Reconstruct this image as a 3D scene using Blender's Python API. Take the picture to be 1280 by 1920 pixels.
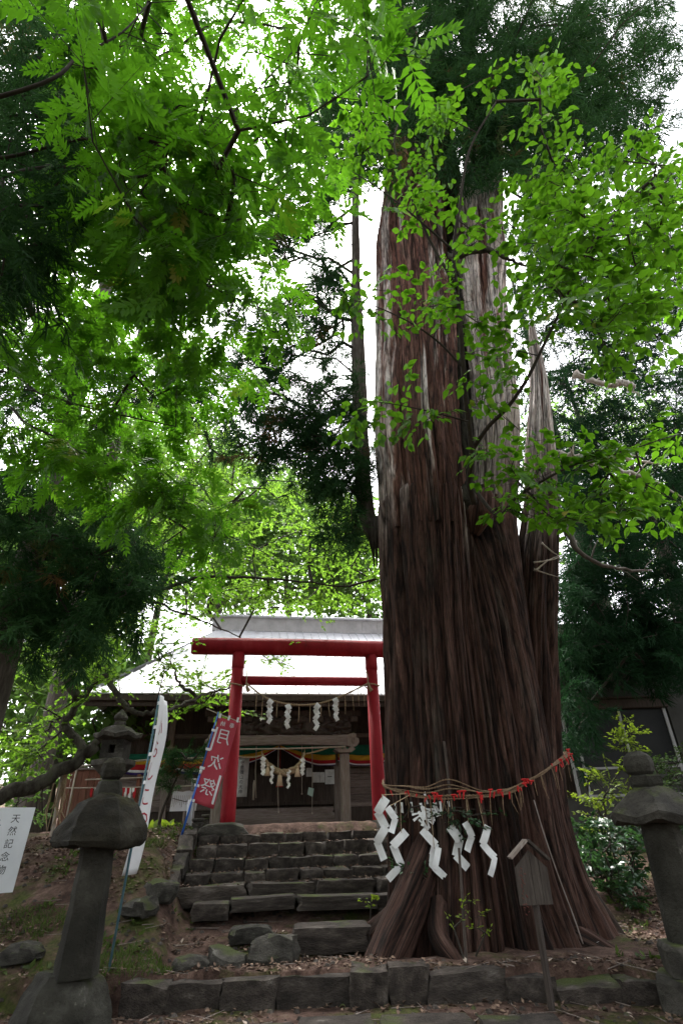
import bpy, bmesh, math, random
import numpy as np
from mathutils import Vector, Matrix

random.seed(7)
rng = np.random.default_rng(7)
SC = bpy.context.scene
COL = SC.collection
for o in list(bpy.data.objects):
    bpy.data.objects.remove(o)

# ------------------------------------------------------------------ camera, sky, sun, exposure
FPX = 1013.0
TH = math.radians(30.2)
RH = math.atan2(57, 1738)
EYE = np.array([0.0, 0.0, 1.6])
FW = np.array([0, math.cos(TH), math.sin(TH)])
UP0 = np.array([0, -math.sin(TH), math.cos(TH)])
RT = math.cos(RH) * np.array([1.0, 0, 0]) - math.sin(RH) * UP0
UP = math.cos(RH) * UP0 + math.sin(RH) * np.array([1.0, 0, 0])
cam_d = bpy.data.cameras.new('camera')
cam = bpy.data.objects.new('camera', cam_d)
COL.objects.link(cam)
cam.matrix_world = Matrix(((RT[0], UP[0], -FW[0], EYE[0]), (RT[1], UP[1], -FW[1], EYE[1]),
                           (RT[2], UP[2], -FW[2], EYE[2]), (0, 0, 0, 1)))
cam_d.sensor_fit = 'VERTICAL'
cam_d.sensor_height = 36.0
cam_d.lens = FPX / 1920 * 36
cam_d.clip_start = 0.1
cam_d.clip_end = 800
SC.camera = cam

SUN_EL, SUN_AZ = math.radians(62), math.radians(-20)    # high, beyond the hall and a little to the left
world = bpy.data.worlds.new('World')
SC.world = world
world.use_nodes = True
wn, wl = world.node_tree.nodes, world.node_tree.links
wn.clear()
sky = wn.new('ShaderNodeTexSky')
sky.sky_type = 'NISHITA'
sky.sun_disc = False
sky.sun_elevation = SUN_EL
sky.sun_rotation = SUN_AZ
sky.dust_density = 3.0
hs = wn.new('ShaderNodeHueSaturation')
hs.inputs['Saturation'].default_value = 0.16            # thin bright cloud all over
bg = wn.new('ShaderNodeBackground')
bg.inputs['Strength'].default_value = 0.15
wo = wn.new('ShaderNodeOutputWorld')
wl.new(sky.outputs[0], hs.inputs['Color'])
wl.new(hs.outputs[0], bg.inputs['Color'])
wl.new(bg.outputs[0], wo.inputs['Surface'])
sun_d = bpy.data.lights.new('sun', 'SUN')
sun_d.energy = 1.5
sun_d.angle = math.radians(12)
sun_d.color = (1.0, 0.96, 0.9)
sun = bpy.data.objects.new('sun', sun_d)
COL.objects.link(sun)
sdir = Vector((math.sin(SUN_AZ) * math.cos(SUN_EL), math.cos(SUN_AZ) * math.cos(SUN_EL), math.sin(SUN_EL)))
sun.rotation_euler = sdir.to_track_quat('Z', 'Y').to_euler()
sun.location = (0, 0, 60)

SC.view_settings.view_transform = 'Standard'
SC.view_settings.look = 'None'
SC.view_settings.gamma = 1
SC.view_settings.use_curve_mapping = False
SC.view_settings.exposure = 2.45
SC.render.engine = 'CYCLES'
SC.cycles.use_denoising = True
SC.cycles.max_bounces = 7
SC.cycles.diffuse_bounces = 4
SC.cycles.transmission_bounces = 5
SC.cycles.glossy_bounces = 2
SC.cycles.sample_clamp_indirect = 4.0


# ------------------------------------------------------------------ where a sight line meets a depth / the shrine's own axes
def ray(px, py):
    return FW + RT * (px - 640) / FPX + UP * (960 - py) / FPX


def at(px, py, D):
    d = ray(px, py)
    return EYE + d * (D / d[1])


PSI = math.radians(10.5)
ORG = np.array([-.95, 12.4])
UU = np.array([math.cos(PSI), math.sin(PSI)])
VV = np.array([-math.sin(PSI), math.cos(PSI)])


def pu(px, py, v):
    d = ray(px, py)
    t = (v - (EYE[:2] - ORG) @ VV) / (d[:2] @ VV)
    p = EYE + t * d
    return float((p[:2] - ORG) @ UU), float(p[2])


def S(u, v, z):
    p = ORG + u * UU + v * VV
    return (p[0], p[1], z)


def uv_of(x, y):
    return (x - ORG[0]) * UU[0] + (y - ORG[1]) * UU[1], (x - ORG[0]) * VV[0] + (y - ORG[1]) * VV[1]


# ------------------------------------------------------------------ noise
def _hash(ix, iy, iz, seed):
    h = (ix.astype(np.int64) * 374761393 + iy.astype(np.int64) * 668265263 + iz.astype(np.int64) * 2147483647 + seed * 974711) & 0xFFFFFFFF
    h = ((h ^ (h >> 13)) * 1274126177) & 0xFFFFFFFF
    h = ((h ^ (h >> 16)) * 2246822519) & 0xFFFFFFFF
    return ((h ^ (h >> 15)) & 0xFFFFFF) / float(0xFFFFFF)


def vnoise(p, seed=0):
    p = np.asarray(p, float)
    i = np.floor(p)
    f = p - i
    f = f * f * (3 - 2 * f)
    i = i.astype(np.int64)
    r = 0
    for dx in (0, 1):
        for dy in (0, 1):
            for dz in (0, 1):
                w = (f[:, 0] if dx else 1 - f[:, 0]) * (f[:, 1] if dy else 1 - f[:, 1]) * (f[:, 2] if dz else 1 - f[:, 2])
                r = r + w * _hash(i[:, 0] + dx, i[:, 1] + dy, i[:, 2] + dz, seed)
    return r


def fbm(p, oct=3, seed=0):
    a, s, r = 0.5, 1.0, 0
    for k in range(oct):
        r = r + a * vnoise(np.asarray(p) * s, seed + k)
        a *= .5
        s *= 2.03
    return r


def smooth(a, b, x):
    t = np.clip((x - a) / (b - a), 0, 1)
    return t * t * (3 - 2 * t)


# ------------------------------------------------------------------ objects
OFF = {}


def setp(o, label=None, cat=None, group=None, kind=None):
    if label:
        o['label'] = label
    if cat:
        o['category'] = cat
    if group:
        o['group'] = group
    if kind:
        o['kind'] = kind
    return o


def thing(name, label, cat, loc, group=None, frame='W', kind=None):
    o = bpy.data.objects.new(name, None)
    o.empty_display_size = .2
    COL.objects.link(o)
    if frame == 'S':
        o.location = S(*loc)
        o.rotation_euler = (0, 0, PSI)
    else:
        o.location = loc
    OFF[o.name] = tuple(float(c) for c in loc)
    return setp(o, label, cat, group, kind)


def off_of(o):
    while o is not None:
        if o.name in OFF:
            return OFF[o.name]
        o = o.parent
    return (0, 0, 0)


class MB:
    """collects faces; coordinates are in the frame of the thing they will belong to"""

    def __init__(s):
        s.v, s.f, s.m = [], [], []

    def add(s, vs, fs, m=0):
        n = len(s.v)
        s.v += [tuple(float(c) for c in p) for p in vs]
        s.f += [tuple(i + n for i in f) for f in fs]
        s.m += [m] * len(fs)
        return s

    def box(s, lo, hi, m=0):
        x0, y0, z0 = lo
        x1, y1, z1 = hi
        return s.add([(x0, y0, z0), (x1, y0, z0), (x1, y1, z0), (x0, y1, z0), (x0, y0, z1), (x1, y0, z1), (x1, y1, z1), (x0, y1, z1)],
                     [(0, 3, 2, 1), (4, 5, 6, 7), (0, 1, 5, 4), (1, 2, 6, 5), (2, 3, 7, 6), (3, 0, 4, 7)], m)

    def bbox(s, lo, hi, b=.01, m=0):
        """box with chamfered vertical and top edges"""
        x0, y0, z0 = lo
        x1, y1, z1 = hi
        b = min(b, (x1 - x0) * .3, (y1 - y0) * .3, (z1 - z0) * .3)

        def ring(e, z):
            return [(x0 + e, y0, z), (x1 - e, y0, z), (x1, y0 + e, z), (x1, y1 - e, z), (x1 - e, y1, z), (x0 + e, y1, z), (x0, y1 - e, z), (x0, y0 + e, z)]

        def inset(z):
            return [(x0 + b, y0 + b, z), (x1 - b, y0 + b, z), (x1 - b, y0 + b, z), (x1 - b, y1 - b, z), (x1 - b, y1 - b, z), (x0 + b, y1 - b, z), (x0 + b, y1 - b, z), (x0 + b, y0 + b, z)]
        vs = [(x0 + b, y0 + b, z0), (x1 - b, y0 + b, z0), (x1 - b, y1 - b, z0), (x0 + b, y1 - b, z0)]
        vs += ring(b, z0 + b) + ring(b, z1 - b) + [(x0 + b, y0 + b, z1), (x1 - b, y0 + b, z1), (x1 - b, y1 - b, z1), (x0 + b, y1 - b, z1)]
        fs = [(0, 3, 2, 1), (20, 21, 22, 23)]
        for i in range(8):
            j = (i + 1) % 8
            fs.append((4 + i, 4 + j, 12 + j, 12 + i))
        cb = [0, 1, 1, 2, 2, 3, 3, 0]
        for i in range(8):
            j = (i + 1) % 8
            if cb[i] == cb[j]:
                fs.append((cb[i], 4 + j, 4 + i))
                fs.append((12 + i, 12 + j, 20 + cb[i]))
            else:
                fs.append((cb[i], cb[j], 4 + j, 4 + i))
                fs.append((12 + i, 12 + j, 20 + cb[j], 20 + cb[i]))
        return s.add(vs, fs, m)

    def tube(s, path, rad, n=8, m=0, cap=True, squash=1.0):
        P = [np.asarray(p, float) for p in path]
        k = len(P)
        if not hasattr(rad, '__len__'):
            rad = [rad] * k
        vs, fs = [], []
        ref = None
        for i in range(k):
            t = P[min(i + 1, k - 1)] - P[max(i - 1, 0)]
            t = t / (np.linalg.norm(t) + 1e-9)
            if ref is None:
                ref = np.array([0, 0, 1.0]) if abs(t[2]) < .9 else np.array([1.0, 0, 0])
            a = np.cross(t, ref)
            a /= np.linalg.norm(a) + 1e-9
            b = np.cross(a, t)
            ref = b
            for j in range(n):
                q = 2 * math.pi * j / n
                vs.append(P[i] + rad[i] * (math.cos(q) * a * squash + math.sin(q) * b))
        for i in range(k - 1):
            for j in range(n):
                jj = (j + 1) % n
                fs.append((i * n + j, i * n + jj, (i + 1) * n + jj, (i + 1) * n + j))
        if cap:
            fs.append(tuple(range(n - 1, -1, -1)))
            fs.append(tuple((k - 1) * n + j for j in range(n)))
        return s.add(vs, fs, m)

    def lathe(s, prof, c=(0, 0), n=16, m=0, sx=1, sy=1, rot=0):
        vs, fs = [], []
        for r, z in prof:
            for j in range(n):
                q = 2 * math.pi * j / n + rot
                vs.append((c[0] + r * math.cos(q) * sx, c[1] + r * math.sin(q) * sy, z))
        k = len(prof)
        for i in range(k - 1):
            for j in range(n):
                jj = (j + 1) % n
                fs.append((i * n + j, i * n + jj, (i + 1) * n + jj, (i + 1) * n + j))
        fs.append(tuple(range(n - 1, -1, -1)))
        fs.append(tuple((k - 1) * n + j for j in range(n)))
        return s.add(vs, fs, m)

    def sheet(s, rows, m=0):
        """rows: list of equal-length point lists"""
        k, n = len(rows), len(rows[0])
        vs = [p for r in rows for p in r]
        fs = [(i * n + j, i * n + j + 1, (i + 1) * n + j + 1, (i + 1) * n + j) for i in range(k - 1) for j in range(n - 1)]
        return s.add(vs, fs, m)

    def mesh(s, name, mats, off=(0, 0, 0), smooth_=False):
        me = bpy.data.meshes.new(name)
        me.from_pydata([(p[0] - off[0], p[1] - off[1], p[2] - off[2]) for p in s.v], [], s.f)
        for mt in (mats if isinstance(mats, (list, tuple)) else [mats]):
            me.materials.append(mt)
        if any(s.m):
            me.polygons.foreach_set('material_index', s.m)
        if smooth_:
            me.polygons.foreach_set('use_smooth', [True] * len(s.f))
        me.update()
        return me


def link(name, me, parent=None, kind=None):
    o = bpy.data.objects.new(name, me)
    COL.objects.link(o)
    if parent is not None:
        o.parent = parent
    if kind:
        o['kind'] = kind
    return o


def part(name, mb, mat, parent=None, sm=False, kind=None, solid=0):
    o = link(name, mb.mesh(name, mat, off_of(parent), sm), parent, kind)
    if solid:
        md = o.modifiers.new('thickness', 'SOLIDIFY')
        md.thickness = solid
        md.offset = 0
    return o


def np_mesh(name, V, faces_list, mats, rnd=None, sm=False, vec=None):
    """V (n,3); faces_list: list of (m,k) int arrays"""
    me = bpy.data.meshes.new(name)
    me.vertices.add(len(V))
    me.vertices.foreach_set('co', np.ascontiguousarray(V, np.float32).ravel())
    loops = np.concatenate([f.ravel() for f in faces_list])
    cnt = np.concatenate([np.full(len(f), f.shape[1]) for f in faces_list])
    st = np.concatenate([[0], np.cumsum(cnt)[:-1]])
    me.loops.add(len(loops))
    me.loops.foreach_set('vertex_index', loops.astype(np.int32))
    me.polygons.add(len(cnt))
    me.polygons.foreach_set('loop_start', st.astype(np.int32))
    me.polygons.foreach_set('loop_total', cnt.astype(np.int32))
    if sm:
        me.polygons.foreach_set('use_smooth', np.ones(len(cnt), bool))
    if rnd is not None:
        a = me.attributes.new('rnd', 'FLOAT', 'POINT')
        a.data.foreach_set('value', np.ascontiguousarray(rnd, np.float32))
    if vec is not None:                          # grain directions that follow the trunk
        a = me.attributes.new('grain', 'FLOAT_VECTOR', 'POINT')
        a.data.foreach_set('vector', np.ascontiguousarray(vec, np.float32).ravel())
    for mt in (mats if isinstance(mats, (list, tuple)) else [mats]):
        me.materials.append(mt)
    me.update()
    me.validate()
    return me


def spline(pts, n=6):
    """Catmull-Rom through points"""
    P = [np.asarray(p, float) for p in pts]
    if len(P) < 3:
        return [P[0] + (P[-1] - P[0]) * i / n for i in range(n + 1)]
    Q = [2 * P[0] - P[1]] + P + [2 * P[-1] - P[-2]]
    out = []
    for i in range(1, len(Q) - 2):
        a, b, c, d = Q[i - 1], Q[i], Q[i + 1], Q[i + 2]
        for k in range(n):
            t = k / n
            out.append(.5 * (2 * b + (c - a) * t + (2 * a - 5 * b + 4 * c - d) * t * t + (3 * b - a - 3 * c + d) * t ** 3))
    out.append(P[-1])
    return out


# ------------------------------------------------------------------ materials
def mat(name, cols, rough=.8, scale=6.0, stretch=(1, 1, 1), bump=.0, bscale=None, metal=0, spec=.3, detail=5, rndvar=0.0, world_coords=False, moss=None, distort=0.0, lich=None):
    m = bpy.data.materials.new(name)
    m.use_nodes = True
    N, L = m.node_tree.nodes, m.node_tree.links
    P = N['Principled BSDF']
    P.inputs['Roughness'].default_value = rough
    P.inputs['Metallic'].default_value = metal
    P.inputs['Specular IOR Level'].default_value = spec
    tc = N.new('ShaderNodeTexCoord')
    src = tc.outputs['Object']
    if world_coords:
        g = N.new('ShaderNodeNewGeometry')
        src = g.outputs['Position']
    mp = N.new('ShaderNodeMapping')
    mp.inputs['Scale'].default_value = stretch
    L.new(src, mp.inputs['Vector'])
    vec = mp.outputs[0]
    oi = N.new('ShaderNodeObjectInfo')
    nz = N.new('ShaderNodeTexNoise')
    nz.noise_dimensions = '4D'
    L.new(oi.outputs['Random'], nz.inputs['W'])
    nz.inputs['Scale'].default_value = scale
    nz.inputs['Detail'].default_value = detail
    nz.inputs['Roughness'].default_value = .65
    nz.inputs['Distortion'].default_value = distort
    L.new(vec, nz.inputs['Vector'])
    cr = N.new('ShaderNodeValToRGB')
    els = cr.color_ramp.elements
    k = len(cols)
    while len(els) < k:
        els.new(.5)
    for i, c in enumerate(cols):
        els[i].position = .3 + .4 * i / max(k - 1, 1)
        els[i].color = (*c, 1)
    L.new(nz.outputs['Fac'], cr.inputs['Fac'])
    col = cr.outputs['Color']
    if rndvar:
        mr = N.new('ShaderNodeMapRange')
        mr.inputs['To Min'].default_value = 1 - rndvar
        mr.inputs['To Max'].default_value = 1 + rndvar
        L.new(oi.outputs['Random'], mr.inputs['Value'])
        mx = N.new('ShaderNodeVectorMath')
        mx.operation = 'SCALE'
        L.new(col, mx.inputs[0])
        L.new(mr.outputs[0], mx.inputs['Scale'])
        col = mx.outputs[0]
    if moss:                                     # moss on faces that look up, in patches
        g2 = N.new('ShaderNodeNewGeometry')
        sp = N.new('ShaderNodeSeparateXYZ')
        L.new(g2.outputs['Normal'], sp.inputs[0])
        n2 = N.new('ShaderNodeTexNoise')
        n2.inputs['Scale'].default_value = moss[1]
        n2.inputs['Detail'].default_value = 6
        L.new(g2.outputs['Position'], n2.inputs['Vector'])
        ad = N.new('ShaderNodeMath')
        ad.operation = 'MULTIPLY_ADD'
        ad.inputs[1].default_value = moss[3] if len(moss) > 3 else .35
        L.new(sp.outputs['Z'], ad.inputs[0])
        L.new(n2.outputs['Fac'], ad.inputs[2])
        r2 = N.new('ShaderNodeMapRange')
        r2.inputs['From Min'].default_value = moss[2]
        r2.inputs['From Max'].default_value = moss[2] + .12
        L.new(ad.outputs[0], r2.inputs['Value'])
        mm = N.new('ShaderNodeMix')
        mm.data_type = 'RGBA'
        L.new(r2.outputs[0], mm.inputs['Factor'])
        L.new(col, mm.inputs['A'])
        mm.inputs['B'].default_value = (*moss[0], 1)
        col = mm.outputs['Result']
    if lich:                                     # pale lichen blotches
        n3 = N.new('ShaderNodeTexNoise')
        n3.noise_dimensions = '4D'
        L.new(oi.outputs['Random'], n3.inputs['W'])
        n3.inputs['Scale'].default_value = lich[1]
        n3.inputs['Detail'].default_value = 9
        n3.inputs['Roughness'].default_value = .72
        L.new(vec, n3.inputs['Vector'])
        r3 = N.new('ShaderNodeMapRange')
        r3.inputs['From Min'].default_value = lich[2]
        r3.inputs['From Max'].default_value = lich[2] + .05
        r3.inputs['To Max'].default_value = .85
        L.new(n3.outputs['Fac'], r3.inputs['Value'])
        m3 = N.new('ShaderNodeMix')
        m3.data_type = 'RGBA'
        L.new(r3.outputs[0], m3.inputs['Factor'])
        L.new(col, m3.inputs['A'])
        m3.inputs['B'].default_value = (*lich[0], 1)
        col = m3.outputs['Result']
    L.new(col, P.inputs['Base Color'])
    if bump:
        nb = N.new('ShaderNodeTexNoise')
        nb.inputs['Scale'].default_value = bscale or scale * 4
        nb.inputs['Detail'].default_value = 8
        nb.inputs['Roughness'].default_value = .7
        L.new(vec, nb.inputs['Vector'])
        bp = N.new('ShaderNodeBump')
        bp.inputs['Strength'].default_value = bump
        bp.inputs['Distance'].default_value = .045
        L.new(nb.outputs['Fac'], bp.inputs['Height'])
        L.new(bp.outputs[0], P.inputs['Normal'])
    return m


def leaf_mat(name, dark, light, trans, tfac=.45, rough=.5, spec=.25, old=None):
    m = bpy.data.materials.new(name)
    m.use_nodes = True
    N, L = m.node_tree.nodes, m.node_tree.links
    P = N['Principled BSDF']
    out = N['Material Output']
    at_ = N.new('ShaderNodeAttribute')
    at_.attribute_name = 'rnd'
    oi = N.new('ShaderNodeObjectInfo')
    ad = N.new('ShaderNodeMath')
    ad.operation = 'ADD'
    L.new(at_.outputs['Fac'], ad.inputs[0])
    L.new(oi.outputs['Random'], ad.inputs[1])
    fr = N.new('ShaderNodeMath')
    fr.operation = 'FRACT'
    L.new(ad.outputs[0], fr.inputs[0])
    cr = N.new('ShaderNodeValToRGB')
    e = cr.color_ramp.elements
    e[0].color = (*dark, 1)
    e[1].color = (*light, 1)
    e[1].position = .96
    if old:
        x = e.new(.985)
        x.color = (*old, 1)
    L.new(fr.outputs[0], cr.inputs['Fac'])
    L.new(cr.outputs['Color'], P.inputs['Base Color'])
    P.inputs['Roughness'].default_value = rough
    P.inputs['Specular IOR Level'].default_value = spec
    tr = N.new('ShaderNodeBsdfTranslucent')
    mt = N.new('ShaderNodeMix')
    mt.data_type = 'RGBA'
    mt.inputs['A'].default_value = (*[c * .75 for c in trans], 1)
    mt.inputs['B'].default_value = (*trans, 1)
    L.new(fr.outputs[0], mt.inputs['Factor'])
    L.new(mt.outputs['Result'], tr.inputs['Color'])
    mx = N.new('ShaderNodeMixShader')
    mx.inputs['Fac'].default_value = tfac
    L.new(P.outputs[0], mx.inputs[1])
    L.new(tr.outputs[0], mx.inputs[2])
    L.new(mx.outputs[0], out.inputs['Surface'])
    return m


MOSS = (.06, .075, .018)
M = {}
M['red'] = mat('vermilion paint', [(.15, .006, .010), (.25, .008, .016), (.30, .012, .02), (.36, .035, .045)], .62, 3.2, (1, 1, .25), .4, 26, spec=.2, lich=((.085, .014, .014), 2.4, .60))
M['oldwood'] = mat('weathered grey wood', [(.13, .10, .085), (.20, .16, .14), (.28, .24, .22)], .85, 5, (8, 8, .7), .4, 10, rndvar=.2)
M['oldwoodh'] = mat('weathered grey boards', [(.11, .085, .075), (.19, .15, .135), (.26, .22, .21)], .85, 5, (.7, 8, 8), .4, 10, rndvar=.25)
M['darkwood'] = mat('dark aged wood', [(.035, .026, .022), (.06, .045, .038), (.09, .07, .06)], .85, 5, (8, 8, .7), .4, 10, rndvar=.25)
M['brownwood'] = mat('reddish brown boards', [(.10, .04, .025), (.15, .06, .04), (.2, .09, .06)], .8, 5, (8, 8, .6), .3, 10, rndvar=.2)
M['palewood'] = mat('pale weathered pole', [(.25, .21, .17), (.36, .31, .26), (.45, .40, .34)], .85, 6, (6, 6, 1), .3, 20)
M['roof'] = mat('pale galvanised roof sheet', [(.40, .39, .40), (.58, .58, .61), (.64, .64, .67), (.70, .70, .73)], .38, 1.7, (1, 1, 1), .05, 4, metal=.25, spec=.5)
M['ridge'] = mat('grey ridge boarding', [(.36, .35, .36), (.46, .44, .45), (.54, .52, .53)], .7, 3, (1, 1, 1), .15, 12)
M['stone'] = mat('dark weathered stone', [(.018, .016, .013), (.04, .036, .030), (.075, .068, .058), (.14, .13, .115)], .9, 3.2, (1, 1, 1), 1.0, 22, rndvar=.25, moss=(MOSS, 2.2, .78), lich=((.22, .215, .19), 3.0, .62))
M['step'] = mat('worn step stone', [(.016, .012, .010), (.04, .031, .026), (.075, .060, .051), (.15, .128, .112)], .9, 3.4, (1, 1, 1), 1.0, 20, rndvar=.3, moss=(MOSS, 2.2, .88), lich=((.20, .185, .16), 3.5, .63))
M['lantern'] = mat('lichened lantern stone', [(.011, .010, .007), (.022, .020, .015), (.042, .039, .031), (.09, .085, .072)], .92, 2.2, (1, 1, 1), 1.0, 24, moss=((.035, .04, .012), 3.0, .78), lich=((.17, .165, .135), 2.6, .63))
M['capstone'] = mat('dark mossy capstone', [(.006, .005, .003), (.014, .012, .008), (.028, .024, .016), (.06, .055, .042)], .95, 3, (1, 1, 1), 1.0, 20, moss=((.028, .026, .007), 4.0, .72), lich=((.17, .16, .12), 2.0, .64))
M['paper'] = mat('white folded paper', [(.56, .56, .57), (.72, .72, .73), (.80, .80, .81)], .8, 5, bump=.05)
M['greypaper'] = mat('greyer paper', [(.42, .42, .42), (.58, .58, .58), (.7, .7, .7)], .85, 5, bump=.1)  # greyer than the white paper; carries the shade of one trunk streamer
M['straw'] = mat('straw rope', [(.20, .14, .08), (.34, .25, .16), (.45, .34, .23)], .9, 30, bump=.5, bscale=80)
M['oldstraw'] = mat('old weathered straw rope', [(.10, .06, .035), (.19, .125, .075), (.28, .20, .13)], .9, 30, bump=.6, bscale=80)
M['tassel'] = mat('pale straw tassel', [(.45, .33, .22), (.6, .46, .33)], .9, 20, (4, 4, .5), .4, 40)
M['redcord'] = mat('red cord', [(.35, .012, .012), (.5, .02, .02)], .7, 10)
M['bannerred'] = mat('faded red banner cloth', [(.34, .035, .06), (.40, .05, .075), (.46, .065, .09)], .8, 3, bump=.06, bscale=200)
M['white'] = mat('white board paint', [(.60, .62, .66), (.70, .72, .76)], .5, 3)
M['cloth'] = mat('white banner cloth', [(.66, .66, .69), (.76, .76, .79)], .8, 3, bump=.06, bscale=150)
M['ink'] = mat('black ink', [(.012, .012, .014), (.03, .03, .033)], .7, 10)
M['redink'] = mat('red print', [(.30, .015, .03), (.36, .02, .04)], .7, 10)
M['oldred'] = mat('flaking red strokes', [(.10, .045, .035), (.17, .035, .03)], .85, 25)
M['bluepole'] = mat('blue painted pole', [(.012, .09, .42), (.018, .12, .5)], .35, 5, spec=.5)
M['tealpole'] = mat('dull teal pole', [(.05, .11, .14), (.09, .17, .2)], .5, 8)
M['greypipe'] = mat('grey plastic pipe', [(.27, .29, .33), (.34, .36, .40)], .4, 4)
M['green'] = mat('green curtain cloth', [(.008, .10, .06), (.012, .14, .085)], .85, 4)
M['yellow'] = mat('yellow curtain cloth', [(.48, .27, .025), (.6, .34, .03)], .85, 4)
M['redcloth'] = mat('red curtain cloth', [(.38, .015, .02), (.46, .02, .03)], .85, 4)
M['purple'] = mat('purple curtain cloth', [(.03, .02, .10), (.05, .03, .14)], .85, 4)
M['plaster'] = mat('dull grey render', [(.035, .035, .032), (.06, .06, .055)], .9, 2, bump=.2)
M['metal'] = mat('aged aluminium', [(.22, .22, .22), (.30, .30, .30)], .5, 5, metal=.4)
M['glass'] = mat('dusty dark window glass', [(.008, .009, .010), (.016, .017, .018)], .35, 2, spec=.12)
M['bark'] = mat('grey bark', [(.05, .04, .034), (.10, .085, .072), (.17, .15, .13)], .9, 5, (3, 3, .6), .8, 14, world_coords=True)
M['darkbark'] = mat('dark bark for crevice shade', [(.018, .015, .012), (.04, .035, .028), (.08, .075, .06), (.06, .07, .03)], .95, 4, (1.6, 1.6, .7), .9, 18, world_coords=True, spec=.1)
M['twig'] = mat('dark twig bark', [(.022, .017, .013), (.045, .036, .028)], .9, 10)
M['deadwood'] = mat('bleached dead wood', [(.30, .25, .22), (.45, .40, .36), (.55, .50, .46)], .85, 4, (5, 5, .6), .4, 14)
M['litter'] = leaf_mat('fallen leaves', (.035, .02, .015), (.20, .135, .10), (.1, .06, .04), .1, .8, .15, old=(.42, .34, .28))

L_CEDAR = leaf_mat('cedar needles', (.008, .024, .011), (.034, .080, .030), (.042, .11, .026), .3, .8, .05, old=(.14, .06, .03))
L_CEDAR2 = leaf_mat('darker cedar needles', (.004, .016, .008), (.018, .048, .021), (.02, .062, .02), .28, .8, .05)  # deeper, darker green copy of the cedar needles
L_PIN = leaf_mat('pinnate leaflets', (.028, .08, .010), (.055, .13, .014), (.125, .35, .013), .55, .45, .3, old=(.3, .2, .04))
L_OVATE = leaf_mat('broad pointed leaves', (.035, .10, .008), (.06, .145, .012), (.17, .42, .016), .52, .4, .35, old=(.32, .26, .05))
L_MAPLE = leaf_mat('maple leaves', (.055, .11, .012), (.09, .16, .02), (.27, .51, .045), .58, .5, .25, old=(.3, .2, .04))
L_FAR = leaf_mat('distant foliage', (.05, .09, .03), (.085, .14, .045), (.22, .42, .075), .5, .6, .2)
L_WOOD = leaf_mat('woodland foliage', (.02, .045, .015), (.05, .09, .028), (.08, .15, .03), .35, .6, .2)
L_BUSH = leaf_mat('yellow green shoots', (.08, .13, .012), (.15, .21, .022), (.29, .42, .03), .48, .5, .3)
L_SHRUB = leaf_mat('shiny shrub leaves', (.014, .045, .018), (.03, .085, .028), (.05, .13, .03), .3, .3, .6)
L_GRASS = leaf_mat('grass blades', (.03, .05, .012), (.07, .10, .02), (.1, .15, .03), .35, .6, .2)


# ------------------------------------------------------------------ ground
def ground_h(x, y):
    x = np.asarray(x, float)
    y = np.asarray(y, float)
    u = (x - ORG[0]) * UU[0] + (y - ORG[1]) * UU[1]
    v = (x - ORG[0]) * VV[0] + (y - ORG[1]) * VV[1]
    st = np.interp(v, [-5.4, -4.4, -3.3, -2.7, -2.2, -1.0, -.4, 6, 30, 90], [.30, .37, .58, .72, .84, 1.38, 1.66, 1.62, 1.8, 9])
    lf = np.interp(y, [7.1, 8.0, 9.0, 9.6, 10.6, 11.6, 30, 90], [.29, .50, 1.0, 1.32, 1.55, 1.64, 1.8, 9])
    rt = np.interp(y, [7.1, 9.0, 11, 14, 30, 90], [.28, .29, .62, 1.05, 1.8, 9])
    wl_ = smooth(-1.9, -2.6, u)
    wr = smooth(.9, 2.1, x)
    h = st * (1 - wl_) + lf * wl_
    h = h * (1 - wr) + rt * wr
    f = smooth(7.14, 7.26, y)
    h = h - .14 * smooth(-5.0, -4.2, v) * smooth(-.45, -.75, v) * smooth(-2.15, -2.0, u) * smooth(1.9, 1.7, u)
    low = .05 + .08 * smooth(-2.5, -6, x)
    return low * (1 - f) + h * f


def ground_z(x, y):
    x = np.atleast_1d(np.asarray(x, float))
    y = np.atleast_1d(np.asarray(y, float))
    n = fbm(np.stack([x * 1.3, y * 1.3, x * 0 + 3.3], 1), 3, 11) - .44
    n2 = fbm(np.stack([x * 6, y * 6, x * 0 + 1.7], 1), 2, 12) * 1.35 - .5
    return ground_h(x, y) + .17 * n * (1 - .5 * (y < 7)) + .045 * n2


def gz(x, y):
    return float(ground_z(x, y)[0])


xs = np.unique(np.concatenate([np.linspace(-400, -12, 24), np.linspace(-12, -7, 18), np.linspace(-7, 7, 210), np.linspace(7, 12, 18), np.linspace(12, 400, 24)]))
ys = np.unique(np.concatenate([np.linspace(-300, -2, 14), np.linspace(-2, 5, 20), np.linspace(5, 13, 150), np.linspace(13, 24, 24), np.linspace(24, 500, 26)]))
gx, gy = np.meshgrid(xs, ys)
gV = np.stack([gx.ravel(), gy.ravel(), ground_z(gx.ravel(), gy.ravel())], 1)
ni, nj = len(ys), len(xs)
ii, jj = np.meshgrid(np.arange(ni - 1), np.arange(nj - 1), indexing='ij')
b0 = (ii * nj + jj).ravel()
gF = np.stack([b0, b0 + 1, b0 + nj + 1, b0 + nj], 1)


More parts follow.
